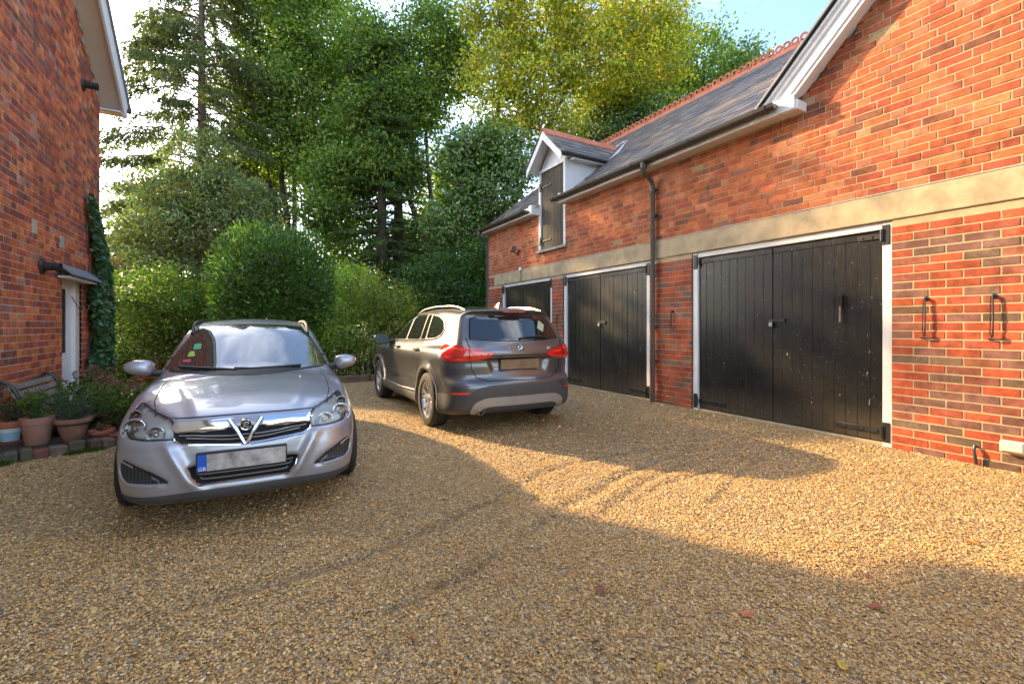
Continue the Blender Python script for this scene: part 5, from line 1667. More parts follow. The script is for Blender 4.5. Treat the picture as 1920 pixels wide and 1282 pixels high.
# number plate on its holder
pm = Matrix.Translation((.015, -.008, .474)) @ Matrix.Rotation(R(-3), 4, 'X')
ph = MB().bbox(-.268, .268, -.03, .004, -.070, .066, .004, pm).build('plate_holder', M['trim'], astra, world=False)
MB().bbox(-.26, .208, .003, .008, -.0555, .0555, .002, pm).build('number_plate', M['plate_grey'], ph, world=False)
MB().bbox(.208, .26, .003, .009, -.0555, .0555, .002, pm).build('plate_band', M['blue'], ph, world=False)
text_mesh('plate_letters', 'GB', .034, M['white_print'], ph, pm @ Matrix.Translation((.234, .0095, -.038)) @ Matrix.Rotation(math.pi, 4, 'Z') @ Matrix.Rotation(math.pi / 2, 4, 'X'), .0005)

# ------------------------------------------------------------------ grey crossover, seen from the rear
B_AX1, B_AX2, B_R = .84, 3.51, .345
def xone_field(X, U, Z, x, u, z):
    aX = np.abs(X)
    T1 = curve([(-.2, .70), (0, .80), (.12, .90), (.4, .985), (.9, 1.04), (1.3, 1.055), (2.5, 1.06), (3.6, 1.09), (4.7, 1.10)], .06)
    dT = (T1(u + .01) - T1(u - .01)) / .02
    top = (Z - T1(u)[None, :, None] + .07 * (aX / .85) ** 2.4) / np.sqrt(1 + dT ** 2)[None, :, None]
    wp = curve([(-.2, .80), (0, .83), (.4, .89), (.9, .908), (1.6, .905), (3.2, .908), (3.6, .91), (3.95, .895), (4.2, .865), (4.7, .80)], .08)
    ws = curve([(.0, -.09), (.2, -.05), (.32, -.015), (.42, -.022), (.55, -.03), (.72, -.014), (.86, 0), (.93, -.006), (1.05, -.045), (1.2, -.1), (1.8, -.3)], .025)
    fl = 0
    for a in (B_AX1, B_AX2):
        rr = np.hypot(u[:, None] - a, z[None, :] - B_R)
        fl = fl + .030 * np.exp(-((rr - .40) / .075) ** 2)
    side = aX - wp(u)[None, :, None] - ws(z)[None, None, :] - fl[None]
    front = .14 * (aX / .8) ** 2 + .9 * np.maximum(aX - .5, 0) ** 2 + np.interp(z, [0, .3, .6, .8, 1.0, 1.4], [.12, .02, .0, .02, .12, .5])[None, None, :] - U
    rz = curve([(.0, -.20), (.18, -.14), (.26, -.07), (.34, -.02), (.48, .0), (.585, .0), (.625, -.018), (.66, -.075), (.70, -.085), (.80, -.078), (.86, -.085), (.90, -.075), (.965, -.055), (1.0, -.062), (1.06, -.10), (1.15, -.17), (1.35, -.30), (1.8, -.6)], .012)
    # number plate recess in the tailgate and a lip below the badge
    pr = poly_sd([(-.36, .735), (.36, .735), (.42, .915), (-.42, .915)], np.broadcast_to(x[:, None], (len(x), len(z))), np.broadcast_to(z[None, :], (len(x), len(z))))
    rec = .035 / (1 + np.exp(pr / .012))
    rear = U - (4.44 + rz(z)[None, None, :] - rec[:, None, :] - .13 * (aX / .8) ** 2 - .55 * np.maximum(aX - .52, 0) ** 2)
    bot = .215 - Z + np.interp(u, [0, .6, 3.8, 4.45], [0, 0, 0, .05])[None, :, None]
    d = smax(side, front, .22); d = smax(d, rear, .16); d = smax(d, top, .07); d = smax(d, bot, .06)
    Rf = curve([(.8, .85), (1.05, .985), (1.3, 1.12), (1.6, 1.285), (1.85, 1.42), (2.0, 1.475), (2.3, 1.53), (2.8, 1.555), (3.4, 1.548), (3.9, 1.515), (4.3, 1.475), (4.8, 1.42)], .05)
    dR = (Rf(u + .01) - Rf(u - .01)) / .02
    us = u[None, :, None] - .13 * (X / .7) ** 2
    gt = (Z - Rf(us) + .045 * (X / .6) ** 2) / np.sqrt(1 + dR ** 2)[None, :, None]
    G = curve([(.7, .93), (1.0, .845), (1.15, .79), (1.35, .705), (1.5, .635), (1.8, .48)], .04)
    gp = np.interp(u, [1.0, 1.6, 3.2, 4.0, 4.5], [-.03, 0, 0, -.04, -.10])[None, :, None]
    gs = (aX - G(z)[None, None, :] - gp) * .92
    # rear screen with a small roof spoiler above it
    rs = curve([(.8, 4.42), (1.05, 4.36), (1.1, 4.335), (1.36, 4.15), (1.41, 4.125), (1.43, 4.14), (1.45, 4.215), (1.49, 4.235), (1.7, 4.2)], .008)
    gr = (U - rs(z)[None, None, :] + .10 * (aX / .7) ** 2 + .25 * np.maximum(aX - .48, 0) ** 2) * .82
    g_ = smax(gt, gs, .10); g_ = smax(g_, gr, .06)
    g_ = np.maximum(g_, .9 - Z)
    d = smin(d, g_, .035)
    for a in (B_AX1, B_AX2):
        c = np.maximum(np.hypot(U - a, Z - B_R) - .385, .60 - aX)
        d = smax(d, -c, .012)
    return d
S_B = .938
xone = thing('grey_car', 'graphite grey crossover car with red tail lamps parked facing the garden', 'car', (2.665, 8.50, 0), -.012)
xone.scale = (S_B,) * 3
B = Skin(xone_field, 4.46, 1.84, 1.58)
new_obj('body', np_mesh('body', B.V, B.F, [M['grey_paint']], True, normals=B.N), xone, world=False)
for sx in (-1, 1):
    for ax in (B_AX1, B_AX2):
        wheel(xone, sx * .795, ax, B_R, .225, 5, 'pair')

# --- details of the grey car
T3 = ('tail', 3.6)
RS = [(-.60, 1.128), (-.35, 1.108), (0, 1.102), (.35, 1.108), (.60, 1.128), (.575, 1.24), (.535, 1.36), (.45, 1.393), (.25, 1.402), (0, 1.405), (-.25, 1.402), (-.45, 1.393), (-.535, 1.36), (-.575, 1.24)]
B.patch('screen_seal', [(p[0] * 1.03, 1.25 + (p[1] - 1.25) * 1.05) for p in RS], 'rear', M['gap'], xone, lift=.002, step=.05)
rsc = B.patch('rear_screen', RS, 'rear', M['tint_glass'], xone, lift=.005, step=.04)
B.patch('sticker', [(.33, 1.25), (.40, 1.35), (.46, 1.29), (.40, 1.20)], 'rear', simple('pale_sticker', (.42, .46, .30), .4), rsc, lift=.008, step=.03)
B.strip('rear_wiper', [(.0, 1.118), (.12, 1.135), (.30, 1.138), (.42, 1.128)], 'rear', M['trim'], xone, w=.012, lift=.018, tube=True)
B.strip('brake_lamp', [(-.16, 1.452), (.16, 1.452)], 'rear', M['red_lens'], xone, w=.010, lift=.002, tube=True)
# tailgate: shut line, sculpted lip, plate, badge, lettering
gl_ = [(-.655, 1.14), (-.635, 1.03), (-.615, .9), (-.608, .78), (-.55, .68), (-.42, .640), (0, .632), (.42, .640), (.55, .68), (.608, .78), (.615, .9), (.635, 1.03), (.655, 1.14)]
B.strip('panel_gap', gl_, 'rear', M['gap'], xone, w=.009, step=.02)
pm = Matrix.Translation((0, -4.352, .822)) @ Matrix.Rotation(R(4), 4, 'X')
ph = MB().bbox(-.265, .265, -.006, .03, -.06, .06, .004, pm).build('number_plate', M['plate_yellow'], xone, world=False)
B.strip('handle_lip', [(-.43, .925), (-.2, .932), (0, .934), (.2, .932), (.43, .925)], 'rear', M['gap'], xone, w=.014, lift=.002)
bm_ = Matrix.Translation((0, -4.385, 1.012)) @ Matrix.Rotation(R(72), 4, 'X')
bh = B.hit('rear', 0, 1.012); bn = Vector(B.normal(np.array([tuple(bh)]))[0])
bm_ = Matrix.Translation(Vector(bh)) @ bn.to_track_quat('Z', 'Y').to_matrix().to_4x4()
bd = MB().lathe([(.041, -.004), (.041, .005), (.038, .007), (.035, .006), (0, .0065)], 32, bm_).build('roundel', M['black_plastic'], xone, 'auto', world=False)
MB().lathe([(.0415, .001), (.0415, .0065), (.0385, .008), (.0375, .0065), (.0375, .001)], 32, bm_, closed=True).build('roundel_ring', M['chrome'], bd, 'auto', world=False)
for qd in range(4):
    f_ = [Vector((0, 0, .0075))] + [Vector((.0235 * math.cos(qd * math.pi / 2 + t_), .0235 * math.sin(qd * math.pi / 2 + t_), .0075)) for t_ in np.linspace(0, math.pi / 2, 7)]
    MB().add([bm_ @ v for v in f_], [tuple(range(len(f_)))]).build('roundel_quarter', M['white_print'] if qd % 2 == 0 else M['blue_badge'], bd, world=False)
for ch, an in (('B', 38), ('M', 0), ('W', -38)):
    a_ = R(90 + an)
    text_mesh('roundel_letter', ch, .014, M['white_print'], bd, bm_ @ Matrix.Translation((.030 * math.cos(a_), .030 * math.sin(a_), .0075)) @ Matrix.Rotation(R(an), 4, 'Z'), .0004)
xh = B.hit('rear', .415, 1.0); xn = Vector(B.normal(np.array([tuple(xh)]))[0])
xq = Vector((1, 0, 0)); xz = xn; xy = xz.cross(xq).normalized(); xq = xy.cross(xz).normalized()
xm = Matrix((xq, xy, xz)).transposed().to_4x4(); xm.translation = Vector(xh) + xn * .003
text_mesh('model_letters', 'X1', .062, M['chrome'], xone, xm, .003)
for sg in (-1, 1):
    side = 'right' if sg > 0 else 'left'
    TL = round_poly(flipx([(71, 1.055, .3), (57, 1.066, .4), (43, 1.03, .4), (33, .99, .3), (24.5, .955, .1), (28, .915, .4), (36, .89, .4), (45, .875, .4), (55, .858, .3), (61, .88, .4), (67, .97, .4)], sg), 4, .3)
    B.patch('lamp_seal', [(p[0] + (p[0] - sg * 48) * .03, p[1] + (p[1] - .96) * .05) for p in TL], T3, M['gap'], xone, lift=.002, step=.03, ascale=.0135)
    tl = B.patch('tail_lamp', TL, T3, M['red_lens'], xone, lift=.012, step=.025, depth=.014, ascale=.0135)
    B.patch('light_bar', round_poly(flipx([(66, 1.025), (55, 1.035), (43.5, 1.005), (43.5, .985), (56, 1.01), (64, 1.0)], sg), 3, .3), T3, M['red_lens2'], tl, lift=.0165, step=.03, depth=.004, ascale=.0135)
    B.patch('light_bar', round_poly(flipx([(62, .925), (54, .885), (43.5, .892), (43.5, .915), (53, .912), (58, .94)], sg), 3, .3), T3, M['red_lens2'], tl, lift=.0165, step=.03, depth=.004, ascale=.0135)
    B.patch('light_bar', round_poly(flipx([(41.5, .985), (28, .955), (40, .955)], sg), 3, .2), T3, M['red_lens2'], tl, lift=.0165, step=.03, depth=.004, ascale=.0135)
    B.strip('lamp_split', [(sg * 42.6, 1.045), (sg * 42.6, .872)], T3, M['gap'], tl, w=.006, lift=.018)
    # side glass with a metal surround
    for ol in ([(1.46, 1.075), (1.62, 1.18), (1.92, 1.36), (2.08, 1.418), (2.29, 1.435), (2.31, 1.085)], [(2.37, 1.087), (2.35, 1.437), (2.75, 1.44), (2.90, 1.435), (2.97, 1.10)], [(3.02, 1.102), (2.95, 1.433), (3.09, 1.43), (3.19, 1.112)], [(3.24, 1.117), (3.14, 1.428), (3.40, 1.40), (3.60, 1.335), (3.70, 1.24), (3.66, 1.17), (3.52, 1.13)]):
        w_ = B.patch('side_window', round_poly(ol, 3, .12), side, M['car_glass'], xone, lift=.004, step=.06)
    sur = round_poly([(1.40, 1.06), (1.60, 1.19), (1.92, 1.385), (2.08, 1.44), (2.5, 1.458), (3.1, 1.452), (3.42, 1.42), (3.65, 1.345), (3.745, 1.24), (3.70, 1.155), (3.53, 1.108), (2.5, 1.068)], 3, .2)
    B.strip('window_trim', sur, side, M['satin'], xone, w=.007, lift=.004, closed=True, tube=True)
    B.patch('pillar_cover', [(2.315, 1.08), (2.30, 1.44), (2.345, 1.44), (2.365, 1.08)], side, M['trim'], xone, lift=.003, step=.06)
    for ln in ([(2.335, 1.06), (2.345, .6), (2.34, .36)], [(1.30, 1.04), (1.25, .8), (1.28, .40)], [(3.28, 1.08), (3.24, .92), (3.10, .70), (3.06, .45)], [(1.28, .385), (2.34, .35), (3.05, .38)]):
        B.strip('panel_gap', ln, side, M['gap'], xone, w=.006, lift=.0015)
    B.strip('bumper_gap', [(3.90, .52), (3.98, .62), (4.05, .78), (4.10, .86)], side, M['gap'], xone, w=.005, lift=.0015)
    for u0 in (2.02, 3.0):
        B.strip('door_handle', [(u0, .955), (u0 + .19, .962)], side, M['grey_paint'], xone, w=.015, lift=.022, tube=True, n=8)
        B.patch('handle_cup', round_poly([(u0 + .02, .93), (u0 + .17, .935), (u0 + .17, .985), (u0 + .02, .98)], 4, .4), side, M['gap'], xone, lift=.002, step=.03)
    # arch and sill cladding
    for ac in (B_AX1, B_AX2):
        t_ = np.linspace(-18, 198, 26)
        ann = [(ac + .435 * math.cos(R(a_)), max(.24, B_R + .435 * math.sin(R(a_)))) for a_ in t_] + [(ac + .388 * math.cos(R(a_)), max(.24, B_R + .388 * math.sin(R(a_)))) for a_ in t_[::-1]]
        B.patch('arch_cladding', ann, side, M['clad'], xone, lift=.006, step=.03, depth=.01)
    B.patch('sill_cladding', [(1.22, .235), (1.24, .33), (2.3, .345), (3.1, .36), (3.13, .235)], side, M['clad'], xone, lift=.006, step=.05, depth=.01)
    B.strip('sill_trim', [(1.25, .385), (2.3, .375), (3.06, .41)], side, M['satin'], xone, w=.006, lift=.004, tube=True)
    B.patch('rear_reflector', round_poly(flipx([(53.5, .487), (53.5, .512), (41, .520), (43, .497)], sg), 3, .15), T3, M['red_lens2'], xone, lift=.010, step=.03, ascale=.0135)
    # roof rail
    pts = []
    for u0 in np.linspace(2.0, 3.95, 16):
        h_ = B.hit('top', sg * .55, u0); f_ = (u0 - 2.0) / 1.95
        pts.append(Vector(h_) + Vector((0, 0, .004 + .032 * min(1, f_ * 8, (1 - f_) * 8))))
    MB().tube(pts, .011, 8).build('roof_rail', M['satin'], xone, 'auto', world=False)
    mx_, mu, mz = sg * 1.0, 1.50, 1.07
    sh = MB(); nseg = 18; rings = []
    for k, (f_, sc_) in enumerate(((.10, .3), (.085, .7), (.05, .95), (.0, 1.0), (-.04, .97))):
        for j in range(nseg):
            a_ = 2 * math.pi * j / nseg; ca, sa = math.cos(a_), math.sin(a_)
            rings.append(Vector((mx_ + math.copysign(abs(ca) ** .7, ca) * .12 * sc_, -mu + f_, mz + math.copysign(abs(sa) ** .75, sa) * .082 * sc_)))
    sh.add(rings, [(i * nseg + j, i * nseg + (j + 1) % nseg, (i + 1) * nseg + (j + 1) % nseg, (i + 1) * nseg + j) for i in range(4) for j in range(nseg)] + [tuple(range(nseg))[::-1], tuple(4 * nseg + j for j in range(nseg))])
    mo = sh.build('door_mirror', M['black_plastic'], xone, 'auto', world=False)
    MB().tube([(mx_ - sg * .06, -mu, mz - .06), (mx_ - sg * .2, -mu - .02, mz - .03)], [.03, .04], 8).build('mirror_arm', M['black_plastic'], mo, 'auto', world=False)
    g_l = MB().bbox(mx_ - .105, mx_ + .105, -mu - .045, -mu - .042, mz - .065, mz + .065, .001).build('mirror_glass', M['mirror_dark'], mo, world=False)
CL = [(-82, .245), (-82, .478), (-54, .482), (-42, .486), (-36, .565), (-26, .592), (0, .60), (26, .592), (36, .565), (42, .486), (54, .482), (82, .478), (82, .245), (40, .24), (0, .25), (-40, .24)]
B.patch('bumper_cladding', CL, T3, M['clad'], xone, lift=.005, step=.04, depth=.009, ascale=.0135)
SK = round_poly([(-43, .275), (-38, .40), (-30, .455), (30, .455), (38, .40), (43, .275), (40, .255), (33, .33), (28, .352), (-28, .352), (-33, .33), (-40, .255)], 3, .25)
B.patch('skid_plate', SK, T3, M['skid'], xone, lift=.014, step=.03, depth=.014, ascale=.0135)
ex = Matrix.Translation((-.53, -4.18, .292)) @ Matrix.Rotation(math.pi / 2, 4, 'X')
MB().lathe([(.040, 0), (.040, .20), (.036, .205), (.033, .20), (.033, .0)], 24, ex).build('exhaust', M['chrome'], xone, 'auto', world=False)
fh = Vector(B.hit('top', 0, 3.72))
MB().add([fh + Vector(v) for v in ((-.028, -.10, -.01), (.028, -.10, -.01), (.034, .02, -.01), (0, .14, -.005), (-.034, .02, -.01), (0, -.085, .062), (0, -.035, .055), (0, .03, .03))],
         [(0, 1, 5), (1, 2, 6, 5), (2, 3, 7), (2, 7, 6), (3, 4, 7), (4, 0, 5, 6), (4, 6, 7)]).build('antenna_fin', M['grey_paint'], xone, 'auto', world=False)
# ------------------------------------------------------------------ foliage
def unit(v): return v / np.maximum(np.linalg.norm(v, axis=-1, keepdims=True), 1e-9)
def leaf_quads(P, axis, L, W, col, fold=.25, outv=None):
    """one folded diamond per leaf: base P, pointing along axis"""
    n = len(P)
    axis = unit(axis)
    b = unit(np.cross(axis, RNG.normal(0, 1, (n, 3))))
    nn = np.cross(axis, b)
    L = np.broadcast_to(L, (n,))[:, None]; W = np.broadcast_to(W, (n,))[:, None]
    mid = P + axis * L * .45 - nn * W * fold
    V = np.stack([P, P + axis * L * .42 + b * W * .5, P + axis * L - nn * W * fold * .5, P + axis * L * .42 - b * W * .5], 1)
    V[:, 0] -= nn * W * fold * .3
    F = np.arange(n * 4).reshape(n, 4)
    if outv is None:
        return V.reshape(-1, 3), F, np.repeat(col, 4, 0), None
    ng = unit(np.cross(V[:, 1] - V[:, 3], V[:, 2] - V[:, 0]))     # leaves share the light of the spray they belong to
    fl = (ng * outv).sum(-1) < 0
    F[fl] = F[fl][:, ::-1]; ng[fl] = -ng[fl]
    N = unit(ng * .55 + outv * .6)
    return V.reshape(-1, 3), F, np.repeat(col, 4, 0), np.repeat(N, 4, 0)
class Crown:
    def __init__(s): s.V = []; s.F = []; s.C = []; s.N = []; s.n = 0
    def add(s, v, f, c, nn=None):
        s.V.append(v); s.F.append(f + s.n); s.C.append(c); s.n += len(v); s.N.append(nn)
    def build(s, name, mat, parent):
        me = np_mesh(name, np.concatenate(s.V), np.concatenate(s.F), [mat], all(q is not None for q in s.N), cols=np.clip(np.concatenate(s.C), 0, 1), normals=np.concatenate(s.N) if all(q is not None for q in s.N) else None)
        return new_obj(name, me, parent)
LEAF_GAIN = 2.1
LEAF_RED = 1.22
def pal(cols, w, n):
    cols = np.array(cols); w = np.array(w, float); return cols[RNG.choice(len(cols), n, p=w / w.sum())] * LEAF_GAIN * np.array([LEAF_RED, 1.0, 1.0])
GREEN = ([(.055, .105, .022), (.075, .135, .026), (.04, .085, .02), (.10, .155, .03), (.13, .17, .03)], [.3, .3, .2, .14, .06])
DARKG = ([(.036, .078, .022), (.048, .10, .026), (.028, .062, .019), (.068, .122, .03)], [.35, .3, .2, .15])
YELLOW = ([(.185, .205, .026), (.13, .175, .028), (.22, .21, .03), (.085, .135, .026), (.24, .17, .03)], [.32, .3, .16, .18, .04])
LAUREL = ([(.045, .12, .022), (.06, .15, .028), (.035, .09, .02), (.09, .19, .04)], [.35, .3, .22, .13])
BLUEG = ([(.045, .085, .04), (.06, .105, .045), (.075, .115, .03), (.10, .13, .03), (.07, .055, .03)], [.35, .3, .2, .1, .05])
SPRUCE = ([(.042, .072, .028), (.06, .09, .03), (.032, .055, .024), (.08, .085, .03)], [.35, .3, .2, .15])
SHRUB = ([(.08, .14, .03), (.11, .165, .032), (.06, .11, .026), (.15, .18, .04), (.17, .15, .07)], [.3, .28, .2, .14, .08])
cam_right = np.array([CR_[0], CR_[1], 0]); cam_fwd = np.array([CF_[0], CF_[1], 0])
def blob(px, py, depth, rpx, rpy, rd=None):
    """ellipsoid whose middle is seen at a picture point, its real size from the depth"""
    c = np.array(at_depth(px, py, depth)); k = depth / FPX
    return c, np.array([rpx * k, (rd if rd else rpx * k), rpy * k])
def clump_points(c, r, n, shell=.55, top=0.0):
    d = unit(RNG.normal(0, 1, (n, 3)))
    if top: d[:, 2] = np.where((d[:, 2] < 0) & (RNG.random(n) < top), -d[:, 2], d[:, 2])
    q = RNG.uniform(shell ** 3, 1, n) ** (1 / 3)
    loc = d * q[:, None] * r
    P = c + loc[:, :1] * cam_right + loc[:, 1:2] * cam_fwd
    P[:, 2] += loc[:, 2]
    out = d[:, :1] * cam_right + d[:, 1:2] * cam_fwd; out[:, 2] += d[:, 2]
    return P, out
def foliage(cr, blobs, palette, clumps, leaves, spread, L, W, droop=.25, out_w=.6, shell=.5, tone=.22, zmin=None, hue=.06):
    ar = np.array([r[0] * r[2] + r[0] * r[1] * .5 for c, r in blobs]); ar = ar / ar.sum()
    for (c, r), a in zip(blobs, ar):
        n = max(4, int(clumps * a))
        P, out = clump_points(c, r, n, shell)
        tn = RNG.lognormal(0, tone, n); shift = RNG.normal(0, hue, (n, 1)) * np.array([1, .3, -.5])
        ck = RNG.uniform(.6, 1.4, n)
        ids = np.repeat(np.arange(n), leaves)
        m = len(ids)
        off = RNG.normal(0, 1, (m, 3)) * (spread * ck[ids])[:, None] * np.array([1, 1, .62])
        Q = P[ids] + off
        ax = out[ids] * out_w + RNG.normal(0, .7, (m, 3)) + np.array([0, 0, -droop])
        col = pal(*palette, m) * (tn[ids] * RNG.uniform(.85, 1.15, m))[:, None] * (1 + shift[ids])
        ov = unit(off / spread * .6 + out[ids] * .8 + np.array([0, 0, .25]))
        if zmin is not None:
            k = Q[:, 2] > zmin; Q, ax, col, ov = Q[k], ax[k], col[k], ov[k]
        cr.add(*leaf_quads(Q, ax, L * RNG.uniform(.7, 1.25, len(Q)), W * RNG.uniform(.75, 1.2, len(Q)), col, outv=ov))
def limb(mb, a, b, r0, r1, sag=.0, wob=.12, n=7):
    a = Vector(a); b = Vector(b); pts = []; L = (b - a).length
    j = [Vector((random.gauss(0, 1), random.gauss(0, 1), random.gauss(0, .5))) * wob * L * .18 for _ in range(3)]
    for i in range(n + 1):
        t = i / n
        p = a.lerp(b, t) + j[0] * math.sin(math.pi * t) + j[1] * math.sin(2 * math.pi * t) * .5
        p.z += sag * math.sin(math.pi * t)
        pts.append(p)
    mb.tube(pts, [r0 + (r1 - r0) * (i / n) ** .8 for i in range(n + 1)], 7)
    return pts
def broad_tree(name, label, base, stems, blobs, palette, clumps, leaves, spread, L, W, bark='bark', mat='leaf', group='trees behind the yard', twigs=26, **kw):
    """stems: list of point lists with radii (r0, r1)"""
    t = thing(name, label, 'tree', base, group=group)
    mb = MB()
    tips = []
    for pts, r0, r1 in stems:
        sp = smooth_line(pts, 24); n = len(sp)
        mb.tube(sp, [r0 + (r1 - r0) * i / (n - 1) for i in range(n)], 10)
        tips.append((sp, r1))
    for c, r in blobs:
        sp, r1 = min(tips, key=lambda q: (Vector(c) - q[0][-1]).length)
        st_ = sp[int(len(sp) * random.uniform(.6, .99))]
        limb(mb, st_, c, max(.03, r1 * .8), .018, sag=random.uniform(0, .3))
        Pc, _o = clump_points(c, r * .9, max(3, twigs // len(blobs)), .5)
        for p in Pc: limb(mb, Vector(c).lerp(st_, random.uniform(0, .6)), p, .028, .006, sag=.1)
    mb.build('trunk', M[bark], t, smooth=True)
    cr = Crown(); foliage(cr, blobs, palette, clumps, leaves, spread, L, W, **kw)
    cr.build('crown', M[mat], t)
    return t
def D3(px, py, d): return Vector(at_depth(px, py, d))
def root_of(px, d):
    p = at_depth(px, 600, d); return (p[0], p[1], 0.0)

# --- tall spruce beside the house: bare trunk, drooping branches
def spruce(name, label, px, d, height, reach, z0, dens, lean=0.0, group='trees behind the yard', tone=1.0, low_cut=None):
    b = Vector(root_of(px, d))
    t = thing(name, label, 'tree', b, group=group)
    mb = MB()
    mb.tube([b + Vector((lean * k / 8, 0, height * k / 8 - .2)) for k in range(9)], [.23 - .2 * k / 8 for k in range(9)], 9)
    cr = Crown()
    z = z0
    Q, A_, C_, Ls, Ws = [], [], [], [], []
    while z < height - .5:
        f_ = (z - z0) / (height - z0)
        Lb = reach * (1 - f_) ** .75 * random.uniform(.75, 1.1) + .25
        for k in range(random.choice((4, 5, 5, 6))):
            az = random.uniform(0, 2 * math.pi)
            dr = Vector((math.cos(az), math.sin(az), 0))
            Lk = Lb * random.uniform(.7, 1.1)
            p0 = b + Vector((lean * z / height, 0, z))
            pts = []
            for i in range(7):
                s_ = i / 6
                pts.append(p0 + dr * Lk * s_ + Vector((0, 0, .12 * Lk * math.sin(s_ * 2.2) - .42 * Lk * s_ ** 1.7 + .10 * Lk * max(0, s_ - .75) * 4)))
            mb.tube(pts, [.028 * (1 - i / 7.5) + .004 for i in range(7)], 5, cap=False)
            nt_ = int(Lk * 9 * dens)
            for j in range(nt_):
                s_ = random.uniform(.25, 1) ** .75
                i = min(5, int(s_ * 6)); q = pts[i].lerp(pts[i + 1], s_ * 6 - i)
                sd = Vector((-dr.y, dr.x, 0)) * random.choice((-1, 1))
                hang = (sd * random.uniform(.1, .8) + dr * .35 + Vector((0, 0, -random.uniform(.3, 1.2)))).normalized()
                tl = random.uniform(.25, .6)
                m = 11
                tt = RNG.uniform(0, 1, m)
                base_ = np.array(q) + np.outer(tt * tl, np.array(hang))
                Q.append(base_); A_.append(np.array(hang) * .9 + RNG.normal(0, .45, (m, 3)))
                C_.append(pal(*SPRUCE, m) * random.uniform(.7, 1.3) * tone)
        z += random.uniform(.22, .36)
    Q = np.concatenate(Q); A_ = np.concatenate(A_); C_ = np.concatenate(C_)
    cr.add(*leaf_quads(Q, A_, RNG.uniform(.10, .19, len(Q)), RNG.uniform(.03, .05, len(Q)), C_))
    mb.build('trunk', M['bark_light'], t, smooth=True)
    cr.build('crown', M['needle'], t)
spruce('spruce_tree', 'tall thin spruce with bare trunk and drooping branches beside the house', 378, 17.5, 21, 4.2, 2.2, 2.1)

# --- broadleaf trees
d = 19.5
broad_tree('broadleaf_tree', 'tall green broadleaf tree with several upright stems behind the clipped laurel', root_of(545, d),
    [([D3(538, 600, d), D3(540, 430, d), D3(528, 330, d), D3(540, 200, d), D3(560, 60, d)], .16, .05), ([D3(548, 600, d), D3(552, 420, d), D3(556, 300, d), D3(590, 150, d)], .13, .04), ([D3(532, 600, d), D3(520, 430, d), D3(500, 300, d), D3(500, 160, d)], .10, .03)],
    [blob(560, -60, d, 95, 110), blob(520, 60, d, 75, 90), blob(600, 70, d, 80, 90), blob(490, 170, d, 70, 70), blob(570, 190, d, 95, 80), blob(640, 180, d + 1, 60, 80), blob(520, 280, d, 85, 55), blob(615, 290, d, 80, 55)],
    GREEN, 1700, 36, .36, .17, .095, shell=.35)
d = 18
broad_tree('broadleaf_tree', 'green tree with arching bare branches between the spruce side and the yellow tree', root_of(800, d),
    [([D3(800, 610, d), D3(805, 480, d), D3(770, 380, d), D3(730, 260, d), D3(700, 150, d)], .16, .04), ([D3(815, 610, d), D3(812, 420, d), D3(800, 280, d), D3(800, 120, d)], .13, .03), ([D3(792, 600, d), D3(740, 470, d), D3(650, 400, d), D3(575, 430, d)], .09, .03)],
    [blob(690, 90, d, 50, 62), blob(730, 120, d, 62, 65), blob(815, 60, d, 52, 52), blob(850, 130, d + .5, 55, 60), blob(770, 200, d, 75, 55), blob(690, 230, d, 60, 60), blob(640, 330, d, 70, 50), blob(720, 320, d, 75, 50), blob(610, 400, d - 1, 50, 40)],
    GREEN, 1500, 36, .33, .16, .09, shell=.35)
d = 16
broad_tree('ash_tree', 'large tree with yellowing autumn leaves rising behind the dormer', root_of(925, d),
    [([D3(928, 615, d), D3(924, 480, d), D3(918, 330, d), D3(935, 200, d), D3(960, 60, d)], .17, .05), ([D3(935, 610, d), D3(950, 430, d), D3(1010, 280, d), D3(1080, 130, d)], .12, .04), ([D3(1180, 560, d + 3), D3(1190, 330, d + 3), D3(1190, 200, d + 3), D3(1170, 60, d + 3)], .12, .04)],
    [blob(930, 10, d, 70, 80), blob(1010, 40, d, 80, 80), blob(1110, 10, d, 90, 85), blob(1215, 20, d + 1, 75, 75), blob(930, 130, d, 65, 60), blob(1010, 150, d, 80, 60), blob(1110, 120, d, 85, 65), blob(1190, 130, d + 1, 80, 70), blob(950, 230, d, 62, 42), blob(1040, 225, d, 60, 36), blob(1130, 205, d + 2, 60, 40), blob(1250, 90, d + 1, 45, 60)],
    YELLOW, 1500, 36, .27, .145, .08, shell=.4, hue=.14, tone=.32)
d = 21
broad_tree('broadleaf_tree', 'dark green tree showing above the slate roof at its crested ridge', root_of(1320, d),
    [([D3(1310, 600, d), D3(1312, 300, d), D3(1320, 120, d)], .16, .05)],
    [blob(1310, 130, d, 75, 80), blob(1260, 190, d, 70, 60), blob(1390, 130, d, 42, 55), blob(1340, 200, d, 80, 45), blob(1245, 110, d, 45, 60)],
    GREEN, 700, 34, .34, .17, .09, shell=.35)
d = 18
broad_tree('laurel_tree', 'dark glossy evergreen tree behind the dormer ridge', root_of(1170, d),
    [([D3(1165, 600, d), D3(1165, 400, d), D3(1160, 230, d)], .12, .05)],
    [blob(1150, 240, d, 65, 45), blob(1215, 215, d, 60, 50), blob(1080, 270, d, 50, 40), blob(1190, 150, d + 1, 45, 40)],
    DARKG, 360, 32, .30, .19, .08, mat='leaf_gloss')
d = 15
